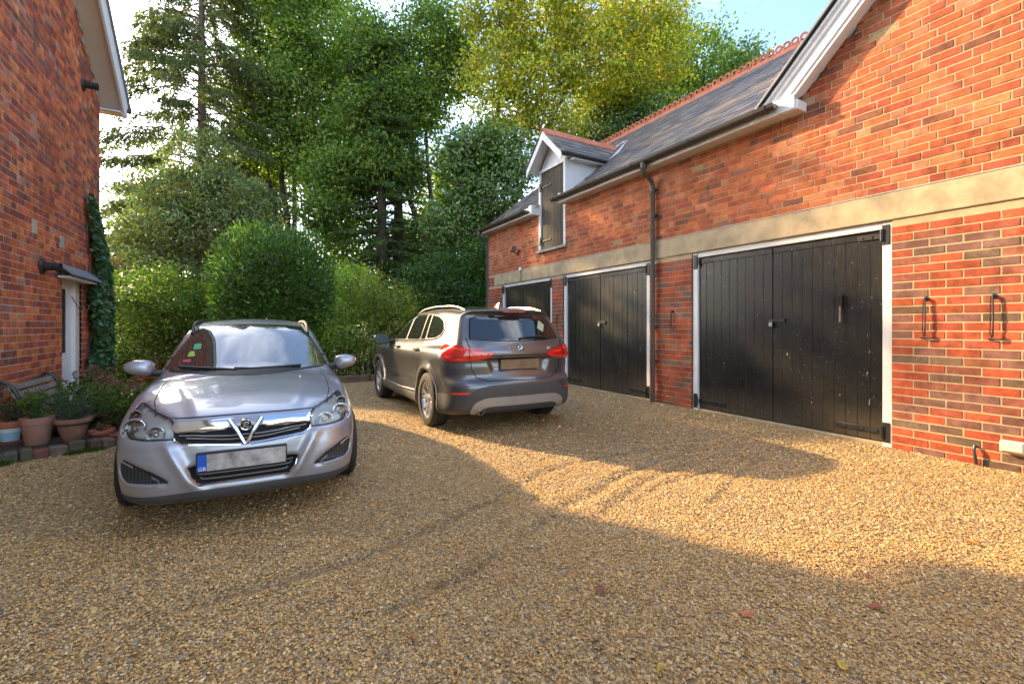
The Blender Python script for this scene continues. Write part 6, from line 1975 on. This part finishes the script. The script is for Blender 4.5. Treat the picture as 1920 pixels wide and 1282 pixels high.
broad_tree('ivy_clad_tree', 'slender ivy-covered tree standing just beyond the far end of the garage', root_of(888, d),
    [([D3(890, 615, d), D3(884, 480, d), D3(880, 340, d), D3(868, 230, d)], .13, .06), ([D3(905, 615, d), D3(915, 450, d), D3(930, 330, d)], .09, .04)],
    [blob(885, 480, d, 26, 70, .35), blob(878, 350, d, 24, 80, .35), blob(850, 420, d, 45, 55), blob(930, 360, d, 48, 60), blob(960, 300, d, 45, 45), blob(900, 270, d, 45, 40), blob(855, 300, d, 36, 40)],
    ([(.04, .085, .022), (.06, .115, .025), (.09, .15, .03), (.03, .06, .02)], [.35, .3, .2, .15]), 560, 34, .24, .13, .085, mat='leaf_gloss')
# dark conifers in the shade
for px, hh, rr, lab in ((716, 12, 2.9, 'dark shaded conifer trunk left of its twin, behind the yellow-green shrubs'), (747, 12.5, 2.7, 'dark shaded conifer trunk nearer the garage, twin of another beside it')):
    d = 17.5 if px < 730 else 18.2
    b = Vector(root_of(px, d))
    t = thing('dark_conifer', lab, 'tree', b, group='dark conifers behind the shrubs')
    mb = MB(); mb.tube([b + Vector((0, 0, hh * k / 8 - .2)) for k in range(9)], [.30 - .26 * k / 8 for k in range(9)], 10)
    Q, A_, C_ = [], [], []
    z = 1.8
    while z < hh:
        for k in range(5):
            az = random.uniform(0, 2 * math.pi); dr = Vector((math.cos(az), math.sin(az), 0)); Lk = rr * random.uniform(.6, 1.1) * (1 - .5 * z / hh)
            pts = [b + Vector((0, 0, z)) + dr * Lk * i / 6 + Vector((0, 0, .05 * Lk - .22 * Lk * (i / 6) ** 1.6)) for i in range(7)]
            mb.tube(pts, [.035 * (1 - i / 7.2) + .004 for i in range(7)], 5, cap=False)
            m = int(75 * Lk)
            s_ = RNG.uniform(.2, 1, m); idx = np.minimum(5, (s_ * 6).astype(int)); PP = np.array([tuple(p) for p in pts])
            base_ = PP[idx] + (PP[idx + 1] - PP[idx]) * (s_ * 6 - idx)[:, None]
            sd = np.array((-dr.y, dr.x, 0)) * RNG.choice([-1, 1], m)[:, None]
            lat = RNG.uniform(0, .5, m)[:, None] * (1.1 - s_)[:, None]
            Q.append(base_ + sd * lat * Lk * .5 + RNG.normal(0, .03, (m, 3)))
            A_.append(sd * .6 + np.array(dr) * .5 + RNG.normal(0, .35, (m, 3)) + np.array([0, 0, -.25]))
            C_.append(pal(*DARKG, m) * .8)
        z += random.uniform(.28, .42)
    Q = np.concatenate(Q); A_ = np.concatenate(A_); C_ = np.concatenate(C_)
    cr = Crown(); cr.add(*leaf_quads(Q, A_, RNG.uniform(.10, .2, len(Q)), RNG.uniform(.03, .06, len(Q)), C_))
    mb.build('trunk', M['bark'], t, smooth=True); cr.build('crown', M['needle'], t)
# broad evergreen in front of the spruce
d = 13.2
broad_tree('evergreen_tree', 'broad bluish evergreen with tiered sprays in front of the tall spruce', root_of(375, d),
    [([D3(385, 640, d), D3(385, 500, d), D3(380, 380, d), D3(378, 270, d)], .12, .04)],
    [blob(372, 300, d, 55, 55), blob(340, 370, d, 75, 48), blob(420, 370, d, 75, 50), blob(300, 430, d, 72, 40), blob(380, 440, d, 90, 50), blob(455, 430, d, 60, 45), blob(280, 490, d, 70, 40), blob(360, 520, d, 90, 50)],
    BLUEG, 900, 34, .20, .13, .05, mat='needle', droop=-.15, tone=.3)
# fillers further back, each a tree of its own
for px, py, rx, ry, d, pl_, lab in ((480, 350, 70, 90, 25, GREEN, 'green tree glimpsed between the spruce and the upright stems'), (840, 380, 55, 90, 24, GREEN, 'green tree glimpsed left of the ivy-clad stems'), (300, 430, 90, 140, 26, GREEN, 'hazy green tree far behind the bluish evergreen'), (640, 470, 80, 90, 25, GREEN, 'low green tree far behind the arching branches'),
                                 (470, 470, 70, 90, 24, DARKG, 'dark tree far behind the clipped laurel dome'), (780, 480, 70, 80, 24, DARKG, 'dark tree far behind the conifer trunks'), (900, 470, 60, 90, 22, DARKG, 'dark tree far behind the ivy-clad stems')):
    broad_tree('background_tree', lab, root_of(px, d), [([D3(px, 590, d), D3(px + 3, py + 30, d), D3(px, py - 20, d)], .16, .05)],
               [blob(px - rx * .35, py, d, rx * .6, ry * .6), blob(px + rx * .4, py - ry * .3, d, rx * .55, ry * .5), blob(px + rx * .2, py + ry * .4, d, rx * .7, ry * .5), blob(px, py - ry * .6, d, rx * .5, ry * .45)],
               pl_, 230, 32, .45, .22, .13, twigs=10)

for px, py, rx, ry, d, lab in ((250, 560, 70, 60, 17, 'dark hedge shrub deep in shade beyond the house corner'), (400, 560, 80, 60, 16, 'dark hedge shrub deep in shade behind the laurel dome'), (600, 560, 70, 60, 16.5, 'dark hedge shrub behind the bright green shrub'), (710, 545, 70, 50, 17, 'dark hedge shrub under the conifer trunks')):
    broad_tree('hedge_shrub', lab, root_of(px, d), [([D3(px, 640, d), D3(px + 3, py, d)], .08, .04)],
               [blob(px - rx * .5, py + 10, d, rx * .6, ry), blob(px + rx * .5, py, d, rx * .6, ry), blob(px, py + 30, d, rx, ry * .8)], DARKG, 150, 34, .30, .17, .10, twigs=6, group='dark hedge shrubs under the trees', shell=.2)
LEAF_GAIN = 1.4
# --- clipped laurel dome
def laurel_dome(name, label, c, r, n, L, W, zmin=.05, palette=LAUREL, group=None, sq=.85):
    t = thing(name, label, 'shrub', (c[0], c[1], 0), group=group)
    dd = unit(RNG.normal(0, 1, (n, 3)))
    q = RNG.uniform(.80, 1.0, n) + RNG.normal(0, .025, n)
    # squarish barrel: flatten the sides, round the top
    hor = np.hypot(dd[:, 0], dd[:, 1]); k = 1 / np.maximum((hor ** 3.2 + np.abs(dd[:, 2]) ** 3.2) ** (1 / 3.2), 1e-6)
    bump = 1 + .045 * np.sin(dd[:, 0] * 7 + 1) * np.sin(dd[:, 2] * 6) + .05 * np.sin(dd[:, 1] * 9 + dd[:, 2] * 4) + np.where(RNG.random(n) < .03, RNG.uniform(0, .09, n), 0)
    P = np.array(c) + dd * (q * k * bump)[:, None] * np.array(r)
    ok = P[:, 2] > zmin
    P, dd = P[ok], dd[ok]; m = len(P)
    ax = dd * .75 + RNG.normal(0, .42, (m, 3)) + np.array([0, 0, .32])
    tn = .8 + .35 * (np.sin(P[:, 0] * 5.1) * np.sin(P[:, 2] * 4.3 + P[:, 1] * 3) * .5 + .5)
    col = pal(*palette, m) * (tn * RNG.uniform(.7, 1.3, m))[:, None]
    cr = Crown(); cr.add(*leaf_quads(P, ax, L * RNG.uniform(.7, 1.2, m), W * RNG.uniform(.8, 1.2, m), col, .18))
    mb = MB()
    for i in range(9):
        a = random.uniform(0, 6.28); limb(mb, (c[0] + .1 * math.cos(a), c[1] + .1 * math.sin(a), 0), (c[0] + r[0] * .6 * math.cos(a), c[1] + r[1] * .6 * math.sin(a), c[2] + random.uniform(-.3, .5) * r[2]), .035, .012)
    mb.build('stems', M['bark'], t, smooth=True)
    # inner mass of larger, dark green leaves
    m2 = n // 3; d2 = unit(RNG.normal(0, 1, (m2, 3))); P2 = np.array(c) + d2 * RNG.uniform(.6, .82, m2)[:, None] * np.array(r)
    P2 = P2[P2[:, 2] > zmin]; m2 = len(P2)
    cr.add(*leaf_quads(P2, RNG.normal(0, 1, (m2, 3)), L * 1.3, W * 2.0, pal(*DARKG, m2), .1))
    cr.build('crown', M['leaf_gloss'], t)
lc = on_y(512, 540, 11.6)
laurel_dome('clipped_laurel', 'large clipped laurel dome with upright glossy leaves behind the silver car', (lc.x, 11.6, 1.62), (1.24, 1.15, 1.72), 21000, .115, .036)
hc = on_y(830, 560, 12.6)
laurel_dome('laurel_hedge', 'dark laurel hedge between the shrubs and the garage corner', (hc.x, 12.7, 1.0), (1.45, 1.0, 1.35), 9000, .16, .06, palette=DARKG)
# loose shrubs
LEAF_RED = 1.0
LEAF_GAIN = 1.35
def shrub(name, label, blobs, palette, clumps, leaves, spread, L, W, group=None, **kw):
    c0 = blobs[0][0]
    t = thing(name, label, 'shrub', (c0[0], c0[1], 0), group=group)
    mb = MB()
    for c, r in blobs:
        for i in range(4):
            limb(mb, (c[0] + random.uniform(-.15, .15), c[1] + random.uniform(-.15, .15), 0), Vector(c) + Vector((random.uniform(-.6, .6) * r[0], 0, random.uniform(0, .8) * r[2])), .02, .006)
        mb.build('stem', M['bark'], t, smooth=True); mb = MB()
    cr = Crown(); foliage(cr, blobs, palette, clumps, leaves, spread, L, W, zmin=.04, **kw)
    cr.build('crown', M['leaf'], t)
d = 10.2
shrub('leafy_shrub', 'rounded light green shrub between the ivy corner and clipped laurel', [blob(300, 560, d, 70, 65), blob(255, 610, d, 60, 70), blob(345, 610, d, 62, 75), blob(300, 660, d, 85, 50), blob(225, 560, d + .5, 35, 50)], GREEN, 520, 34, .16, .075, .045)
shrub('purple_shrub', 'small dusky purple shrub beyond the house corner', [blob(218, 510, 12, 22, 24), blob(210, 545, 12, 20, 30)], ([(.13, .08, .08), (.10, .09, .06), (.16, .11, .08)], [.4, .3, .3]), 60, 30, .14, .08, .04)
d = 10.6
LEAF_GAIN = 2.1; LEAF_RED = 1.2
shrub('garden_shrub', 'airy yellow-green shrub with pale flower spikes behind the grey car', [blob(700, 560, d, 42, 48), blob(675, 620, d, 50, 50), blob(725, 620, d, 40, 55), blob(745, 570, d + .3, 30, 35), blob(690, 670, d, 50, 40)], SHRUB, 330, 30, .15, .085, .028)
shrub('garden_shrub', 'bright green shrub between clipped laurel and the airy yellow one', [blob(640, 620, d - .4, 36, 45), blob(630, 660, d - .4, 34, 40), blob(612, 590, d + 1, 30, 60), blob(655, 530, d + 2.5, 45, 40)], ([(.09, .17, .03), (.12, .20, .035), (.07, .13, .03)], [.4, .35, .25]), 260, 32, .15, .085, .04)
LEAF_GAIN = 1.5; LEAF_RED = 1.0
shrub('ground_shrub', 'dark low shrub in front of the laurel hedge beside the grey car', [blob(775, 640, 11.2, 40, 40), blob(760, 600, 11.4, 30, 30)], SHRUB, 120, 30, .15, .09, .035)
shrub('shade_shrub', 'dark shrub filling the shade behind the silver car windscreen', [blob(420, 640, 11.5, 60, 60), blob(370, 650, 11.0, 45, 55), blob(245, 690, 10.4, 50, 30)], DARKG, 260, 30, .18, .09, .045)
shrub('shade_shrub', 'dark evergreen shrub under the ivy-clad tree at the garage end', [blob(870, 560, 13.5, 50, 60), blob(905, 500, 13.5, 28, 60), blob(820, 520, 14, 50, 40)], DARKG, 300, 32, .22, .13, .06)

LEAF_GAIN = 1.3
# --- ivy on the house corner
iv = thing('ivy', 'dark green ivy climbing the house corner beside the white door', 'ivy', (HX, 9.6, 0))
n = 9500
yy_ = RNG.uniform(8.95, 10.12, n); zz_ = RNG.uniform(0.05, 3.2, n) ** 1.0
lo_ = np.interp(zz_, [0, .6, .9, 1.3, 1.75, 1.9, 2.2, 2.7, 3.2], [9.05, 9.0, 9.25, 9.22, 9.05, 9.28, 9.42, 9.2, 9.08])
hi_ = np.interp(zz_, [0, 1.0, 2.0, 2.3, 2.8, 3.2], [10.04, 10.04, 10.04, 9.96, 9.5, 9.2])
ok = (yy_ > lo_ + RNG.normal(0, .04, n)) & (yy_ < hi_ + RNG.normal(0, .03, n))
yy_, zz_ = yy_[ok], zz_[ok]; m = len(yy_)
th_ = .05 + .10 * RNG.random(m) * np.interp(zz_, [0, 1.8, 3.2], [1.5, 1.2, .2])
xx_ = np.where(yy_ < H_END, HX + th_, HX - (yy_ - H_END) * .4 + .06 * RNG.random(m))
P = np.stack([xx_, yy_, zz_], -1)
cr = Crown(); cr.add(*leaf_quads(P, np.array([.5, .1, -.8]) + RNG.normal(0, .4, (m, 3)), RNG.uniform(.06, .10, m), RNG.uniform(.055, .09, m), pal([(.03, .075, .028), (.04, .095, .03), (.022, .055, .02), (.07, .12, .03)], [.4, .3, .2, .1], m) * np.interp(zz_, [0, 2.2, 3.2], [1, 1, 1.1])[:, None], .12))
cr.build('leaves', M['leaf_gloss'], iv)
mb = MB()
for i in range(9): limb(mb, (HX + .03, random.uniform(9.3, 9.8), 0), (HX + .03, random.uniform(9.15, 9.7), random.uniform(1.6, 3.0)), .018, .006, wob=.2)
mb.build('stems', M['bark'], iv, smooth=True)
# tendril across the door
mb = MB().tube(smooth_line([(HX + .06, 9.2, 1.55), (HX + .08, 8.9, 1.42), (HX + .07, 8.6, 1.46), (HX + .06, 8.35, 1.6)], 16), .006, 5); mb.build('tendril', M['bark'], iv)
# ------------------------------------------------------------------ planted bed by the house
def bed_shape(): return [(-2.222, 5.52), (-1.86, 5.70), (-1.55, 5.83), (-1.28, 5.99), (-1.18, 6.4), (-1.12, 7.4), (-1.1, 8.6), (-1.12, 10.0), (-2.222, 10.0)]
bed = new_obj('planting_bed', MB().prism(bed_shape(), 'z', -.02, .06).mesh('planting_bed', M['soil']))
tag(bed, 'dark soil of the planted strip along the house', None, kind='structure')
ed = thing('bed_edging', 'low edging of rough mossy bricks around the house bed', 'edging', (-1.4, 6.0, 0))
line = smooth_line([(-2.18, 5.50, 0), (-1.88, 5.65, 0), (-1.56, 5.78, 0), (-1.26, 5.93, 0), (-1.12, 6.35, 0), (-1.05, 7.4, 0), (-1.04, 8.6, 0), (-1.05, 9.9, 0)], 60)
acc = 0; i = 0
L_ = [0]
for a, b in zip(line[:-1], line[1:]): L_.append(L_[-1] + (b - a).length)
s_ = 0.06
edge_m = [simple('edging_clay_%d' % k, c, .92, vary=.4, vscale=18, bump=.8, bscale=40) for k, c in enumerate([(.20, .07, .045), (.13, .075, .05), (.17, .12, .085), (.10, .085, .05)])]
while s_ < L_[-1]:
    k = max(j for j in range(len(L_)) if L_[j] <= s_); k = min(k, len(line) - 2)
    t_ = (s_ - L_[k]) / max(1e-6, L_[k + 1] - L_[k]); p = line[k].lerp(line[k + 1], t_); dr = (line[k + 1] - line[k]).normalized()
    w = random.uniform(.085, .13)
    m4 = Matrix.Translation((p.x, p.y, 0)) @ Matrix.Rotation(math.atan2(dr.y, dr.x) + random.uniform(-.12, .12), 4, 'Z') @ Matrix.Rotation(random.uniform(-.08, .08), 4, 'X')
    hh = random.uniform(.075, .115)
    mb = MB().bbox(-w * .47, w * .47, -.06, .05, -.04, hh, .014, m4)
    mb.build('brick', random.choice(edge_m), ed)
    s_ += w
# moss along its foot
m = 1500
k = RNG.integers(0, 22, m); PP = np.array([tuple(p) for p in line]); base_ = PP[k] + (PP[k + 1] - PP[k]) * RNG.random((m, 1))
base_ = base_ + RNG.normal(0, .035, (m, 3)) * np.array([1, 1, 0]) + np.array([.02, -.055, .005])
keepm = np.sin(base_[:, 0] * 9 + 1) > -.2
base_ = base_[keepm]; m = len(base_)
cr = Crown(); cr.add(*leaf_quads(base_, np.array([0, 0, .8]) + RNG.normal(0, .6, (m, 3)), RNG.uniform(.015, .045, m), RNG.uniform(.012, .025, m), pal([(.07, .12, .02), (.05, .09, .02)], [.5, .5], m)))
mo = cr.build('moss', M['leaf'], None); tag(mo, 'bright green moss at the foot of the brick edging', 'moss', kind='stuff')

# timber sleepers at the far edge of the yard
sl = thing('timber_edging', 'low weathered timber edging along the far side of the yard', 'edging', (1.5, 10.05, 0))
wood = simple('weathered_timber', (.16, .10, .065), .85, vary=.4, vscale=8, bump=.6, bscale=30)
for a, b in ((-1.05, .55), (.57, 2.15), (2.17, 3.75), (3.77, 5.4)):
    MB().bbox(a, b, 10.02, 10.14, -.03, .14 + random.uniform(-.01, .01), .012).build('sleeper', wood, sl)

# --- plants in pots
def pot_plant(name, label, c, r, h, palette, n, L, W, mat='leaf', up=.7, spread=1.0, stems=7):
    t = thing(name, label, 'plant', c, group='potted and bedded plants by the house')
    mb = MB(); cr = Crown()
    for i in range(stems):
        a = random.uniform(0, 6.28); rr = r * random.uniform(.2, 1) * spread
        tip = Vector(c) + Vector((rr * math.cos(a), rr * math.sin(a), h * random.uniform(.55, 1.05)))
        pts = limb(mb, Vector(c) + Vector((rr * .15 * math.cos(a), rr * .15 * math.sin(a), -.02)), tip, .006, .002, wob=.4)
        m = n // stems
        s_ = RNG.uniform(.12, 1, m); idx = np.minimum(len(pts) - 2, (s_ * (len(pts) - 1)).astype(int)); PP = np.array([tuple(p) for p in pts])
        b_ = PP[idx] + (PP[idx + 1] - PP[idx]) * (s_ * (len(pts) - 1) - idx)[:, None]
        ax = RNG.normal(0, .8, (m, 3)) + np.array([0, 0, up * .5])
        cr.add(*leaf_quads(b_, ax, L * RNG.uniform(.6, 1.25, m), W * RNG.uniform(.7, 1.2, m), pal(*palette, m) * RNG.uniform(.7, 1.3, (m, 1))))
    mb.build('stems', M['bark'], t); cr.build('leaves', M[mat], t)
    return t
def pot(name, label, c, prof, mat, extra=None):
    prof = [(p[0] * PS, p[1]) for p in prof]
    t = thing(name, label, 'pot', c, group='plant pots along the house bed')
    MB().lathe(prof, 28, Matrix.Translation(c)).build('body', mat, t, 'auto')
    rt = max(p[0] for p in prof); zt = max(p[1] for p in prof)
    MB().lathe([(0, zt - .035), (rt * .86, zt - .035), (rt * .86, zt - .06), (0, zt - .06)], 20, Matrix.Translation(c)).build('soil', M['soil'], t)
    return t
BZ = .06
PS = .74                                           # the pots are narrower than the wide lens makes them look
p2 = on_z(70, 832, BZ); p3 = on_z(137, 828, BZ); p1_ = on_z(18, 830, BZ); pd = on_z(191, 820, BZ)
pink_clay = simple('pink_terracotta', (.42, .20, .135), .85, vary=.15, vscale=10, bump=.2, bscale=60)
pot('terracotta_pot', 'tall straight pinkish terracotta pot, largest on the edging', (p2.x, p2.y, BZ), [(.115, 0), (.12, .004), (.152, .20), (.166, .203), (.170, .262), (.155, .264), (.148, .2), (.11, .02)], pink_clay)
pot_plant('potted_plant', 'broad-leaved green seedling growing in the tall pinkish pot', (p2.x, p2.y, BZ + .23), .13, .27, SHRUB, 150, .075, .045, stems=8)
pot('terracotta_bowl', 'wide terracotta bowl with rolled rim and two-tone side', (p3.x, p3.y, BZ), [(.09, 0), (.095, .004), (.135, .10), (.158, .185), (.186, .195), (.192, .215), (.184, .235), (.165, .236), (.15, .19), (.10, .03)], simple('brown_terracotta', (.30, .14, .085), .8, vary=.3, vscale=12, bump=.3, bscale=60))
pot_plant('potted_plant', 'feathery grey-green plant spilling from the wide terracotta bowl', (p3.x, p3.y, BZ + .20), .22, .30, ([(.085, .13, .07), (.06, .10, .05), (.11, .15, .08)], [.4, .4, .2]), 620, .06, .009, up=.9, stems=22)
pt = pot('banded_pot', 'small terracotta pot with white and pale blue bands on a saucer', (p1_.x, p1_.y, BZ + .02), [(.085, 0), (.09, .004), (.105, .09), (.112, .135), (.125, .14), (.130, .195), (.118, .197), (.10, .14), (.08, .02)], M['terracotta'])
MB().lathe([(q[0] * PS, q[1]) for q in [(.0925, .004), (.1075, .09), (.1075, .0905), (.09, .0045)]], 28, Matrix.Translation((p1_.x, p1_.y, BZ + .02))).build('blue_band', simple('pale_blue_glaze', (.33, .50, .55), .45, vary=.1), pt, 'auto')
MB().lathe([(q[0] * PS, q[1]) for q in [(.1078, .091), (.1142, .128), (.1142, .129), (.105, .0915)]], 28, Matrix.Translation((p1_.x, p1_.y, BZ + .02))).build('white_band', simple('white_glaze', (.68, .66, .62), .45), pt, 'auto')
MB().lathe([(q[0] * PS, q[1]) for q in [(0, 0), (.13, 0), (.155, .02), (.15, .022), (.125, .008), (0, .008)]], 28, Matrix.Translation((p1_.x, p1_.y, BZ))).build('saucer', M['terracotta'], pt, 'auto')
pot_plant('potted_plant', 'dull green herb in the small banded pot', (p1_.x, p1_.y, BZ + .19), .12, .2, ([(.09, .11, .04), (.06, .08, .03), (.12, .10, .05)], [.4, .4, .2]), 260, .045, .02, stems=14)
pot('terracotta_dish', 'low red terracotta dish near the silver car headlamp', (pd.x, pd.y, BZ), [(.10, 0), (.105, .004), (.125, .05), (.138, .055), (.14, .085), (.128, .086), (.115, .05), (.09, .012)], M['terracotta'])
pot_plant('potted_plant', 'reddish succulent in the low terracotta dish', (pd.x, pd.y, BZ + .05), .08, .10, ([(.30, .08, .05), (.14, .12, .05)], [.5, .5]), 70, .05, .025, stems=9)
pr_ = on_z(206, 800, BZ)
pot('terracotta_pot', 'small terracotta pot under the far end of the bench seat', (pr_.x, pr_.y, BZ), [(.06, 0), (.065, .004), (.085, .13), (.098, .135), (.10, .18), (.088, .18), (.08, .13), (.05, .02)], M['terracotta'])
pot_plant('potted_plant', 'leafy green plant in the small pot by the bench end', (pr_.x, pr_.y, BZ + .15), .18, .26, SHRUB, 220, .06, .03, stems=12)
for i, (px, py, yv, lab) in enumerate(((178, 735, 7.7, 'pink-headed hydrangea nearest the white house door'), (222, 745, 7.2, 'pink-headed hydrangea nearest the silver car mirror'), (196, 715, 8.6, 'faded hydrangea farthest along the house bed'))):
    c = on_y(px, py, yv)
    t = pot_plant('hydrangea', lab, (c.x, yv, .06), .25, .38 if i < 2 else .5, SHRUB, 600, .085, .05, stems=16)
    for k in range(7):
        a = random.uniform(0, 6.28); rr = random.uniform(.06, .30); fc = np.array((c.x + rr * math.cos(a), yv + rr * math.sin(a), .06 + random.uniform(.26, .44) + (.1 if i == 2 else 0)))
        mm = 60; fl = Crown(); dd = unit(RNG.normal(0, 1, (mm, 3)))
        fl.add(*leaf_quads(fc + dd * .055, dd + RNG.normal(0, .4, (mm, 3)), .03, .028, pal([(.24, .11, .10), (.28, .16, .13), (.18, .10, .07), (.20, .16, .09)], [.3, .3, .2, .2], mm)))
        fl.build('flower_head', M['leaf'], t)
for px, py, yv, lab, n_ in ((150, 770, 6.9, 'loose green plant growing up through the bench', 700), (235, 780, 6.6, 'bright leafy plant squeezed between bench and silver car', 600), (110, 790, 6.5, 'low green weeds behind the terracotta pots', 500)):
    c = on_y(px, py, yv)
    pot_plant('bed_plant', lab, (c.x, yv, .06), .30, .5, SHRUB, n_, .07, .03, stems=18)
# --- garden bench: iron ends, timber slats
bx0, bx1, by0, by1 = -2.12, -1.52, 6.35, 7.45
be = thing('garden_bench', 'weathered slatted garden bench with black scrolled iron ends against the house', 'bench', (-1.8, 6.9, 0))
iron = simple('green_black_iron', (.018, .026, .022), .4, vary=.2)
for yv in (by0, by1):
    mb = MB()
    back = smooth_line([(bx0 - .03, yv, .80), (bx0 - .07, yv, .83), (bx0 - .04, yv, .86), (bx0 + .04, yv, .80), (bx0 + .10, yv, .62), (bx0 + .16, yv, .45), (bx0 + .18, yv, .38)], 36)
    mb.tube(back, .018, 8)
    mb.tube(smooth_line([(bx0 + .18, yv, .40), (bx0 + .35, yv, .37), (bx1 - .04, yv, .40), (bx1 + .01, yv, .44)], 24), .018, 8)
    mb.tube(smooth_line([(bx0 + .12, yv, .58), (bx0 + .28, yv, .62), (bx1 - .08, yv, .60), (bx1 + .0, yv, .57), (bx1 - .02, yv, .52), (bx1 - .07, yv, .52)], 30), .016, 8)
    mb.tube(smooth_line([(bx0 + .18, yv, .40), (bx0 + .16, yv, .36), (bx0 + .10, yv, .31)], 16), .02, 8)
    mb.tube(smooth_line([(bx1 - .06, yv, .40), (bx1 - .07, yv, .36), (bx1 - .02, yv, .31)], 16), .02, 8)
    mb.tube(smooth_line([(bx1 - .06, yv, .58), (bx1 - .12, yv, .5), (bx1 - .05, yv, .40)], 16), .012, 6)
    mb.build('end_frame', iron, be, smooth='auto')
slat_m = simple('weathered_slat', (.19, .165, .12), .85, vary=.35, vscale=9, bump=.5, bscale=40)
for k in range(5):
    f_ = k / 4
    px_ = bx0 + .0 + .135 * f_; pz_ = .80 - .29 * f_
    m4 = Matrix.Translation((px_ + .015, 0, pz_)) @ Matrix.Rotation(R(-22), 4, 'Y')
    MB().bbox(-.010, .010, by0 - .02, by1 + .02, -.030, .030, .004, m4).build('slat', slat_m, be)
for k in range(5):
    px_ = bx0 + .22 + .085 * k
    MB().bbox(px_ - .033, px_ + .033, by0 - .02, by1 + .02, .412 - .012 * math.sin(k / 4 * math.pi), .432 - .012 * math.sin(k / 4 * math.pi), .004).build('slat', slat_m, be)
be.location.z = -.22
# --- planters beyond the corner
c = on_z(212, 716, .0)
t = thing('planter_box', 'black square planter with grassy plant beyond the house corner', 'planter', (c.x, c.y, 0))
MB().prism([(c.x - .22, c.y - .2), (c.x + .22, c.y - .2), (c.x + .22, c.y + .2), (c.x - .22, c.y + .2)], 'z', 0, .42).build('tub', M['black_plastic'], t)
MB().bbox(c.x - .25, c.x + .25, c.y - .23, c.y + .23, .40, .46, .01).build('rim', M['black_plastic'], t)
tp = pot_plant('planter_grass', 'green grassy plant in the black planter', (c.x, c.y, .45), .4, .35, ([(.11, .17, .04), (.08, .13, .03)], [.5, .5]), 900, .14, .016, up=1.4, stems=26)
t = thing('wooden_trug', 'brown wooden box standing beside the black planter', 'box', (c.x + .62, c.y, 0))
MB().bbox(c.x + .40, c.x + .85, c.y - .2, c.y + .2, 0, .5, .01).build('box', simple('orange_wood', (.30, .13, .05), .75, vary=.3, bump=.4, bscale=30), t)
MB().tube(smooth_line([(c.x + .42, c.y - .24, .25), (c.x + .55, c.y - .26, .5), (c.x + .75, c.y - .26, .48), (c.x + .82, c.y - .24, .2)], 20), .02, 6).build('handle', simple('wicker', (.32, .22, .12), .8), t)
# --- bird table in the garden
c = on_z(655, 705, .0)
t = thing('bird_table', 'small orange timber bird table behind the silver car mirror', 'bird table', (c.x, c.y, 0))
ow = simple('orange_timber', (.42, .19, .07), .75, vary=.3)
MB().bbox(c.x - .03, c.x + .03, c.y - .03, c.y + .03, 0, .62, .004).build('post', ow, t)
MB().bbox(c.x - .3, c.x + .3, c.y - .2, c.y + .2, .62, .66, .005).build('tray', ow, t)
for sx in (-1, 1): MB().tube([(c.x + sx * .02, c.y, .3), (c.x + sx * .22, c.y, .02)], .02, 6).build('leg', ow, t)

# ------------------------------------------------------------------ fallen leaves on the gravel
LEAVES = [(1402, 1157, 'round orange-brown', (.50, .16, .05), .05), (1645, 1141, 'curled russet', (.34, .10, .05), .05), (1125, 1113, 'long reddish brown', (.25, .09, .05), .06), (1170, 1117, 'small tan orange', (.50, .26, .08), .03),
          (1578, 1252, 'pale yellow', (.52, .36, .06), .045), (1820, 1020, 'bright orange', (.50, .20, .03), .04), (1628, 1083, 'flat brown', (.34, .14, .07), .04), (952, 935, 'small yellow', (.50, .36, .03), .03),
          (936, 858, 'yellow scrap of', (.46, .35, .03), .03), (773, 1203, 'orange', (.45, .20, .07), .03), (942, 1092, 'peach coloured', (.55, .30, .14), .03), (1240, 1260, 'golden', (.42, .28, .05), .035), (1545, 905, 'warm yellow', (.50, .33, .05), .04), (1755, 945, 'small russet', (.40, .13, .05), .03)]
for px, py, ad, col, sz in LEAVES:
    p = on_z(px, py, .0)
    z0 = float(yard_height(np.array([p.x]), np.array([p.y]))[0]) + .012
    a = random.uniform(0, 6.28); vs = []; nn_ = 12
    for k in range(nn_):
        t_ = 2 * math.pi * k / nn_
        rr = sz * (.5 + .08 * math.sin(3 * t_ + a)) * (1 if k else 1.25)
        lx, ly = rr * math.cos(t_), rr * .68 * math.sin(t_)
        vs.append((p.x + lx * math.cos(a) - ly * math.sin(a), p.y + lx * math.sin(a) + ly * math.cos(a), z0 + .012 * abs(math.sin(t_)) ** 2 + random.uniform(0, .002)))
    n0 = len(vs)
    vs.append((p.x, p.y, z0 + .001))
    vs += [(v[0], v[1], v[2] - .0012) for v in vs]
    fs = [(k, (k + 1) % nn_, nn_) for k in range(nn_)] + [((k + 1) % nn_ + nn_ + 1, k + nn_ + 1, 2 * nn_ + 1) for k in range(nn_)] + [(k, k + nn_ + 1, (k + 1) % nn_ + nn_ + 1, (k + 1) % nn_) for k in range(nn_)]
    mb = MB().add(vs, fs)
    mb.tube([(p.x + sz * .5 * math.cos(a), p.y + sz * .5 * math.sin(a), z0 + .002), (p.x + sz * .95 * math.cos(a), p.y + sz * .95 * math.sin(a), z0 + .005)], .0015, 4)
    o = mb.build('fallen_leaf', simple('dead_leaf_%d' % px, col, .7, vary=.3, vscale=40), None)
    where = 'in the sunlit gravel' if (py < 1080 and px > 960) else 'in the shaded gravel'
    tag(o, '%s fallen leaf lying %s' % (ad, where), 'leaf', 'fallen leaves on the gravel')
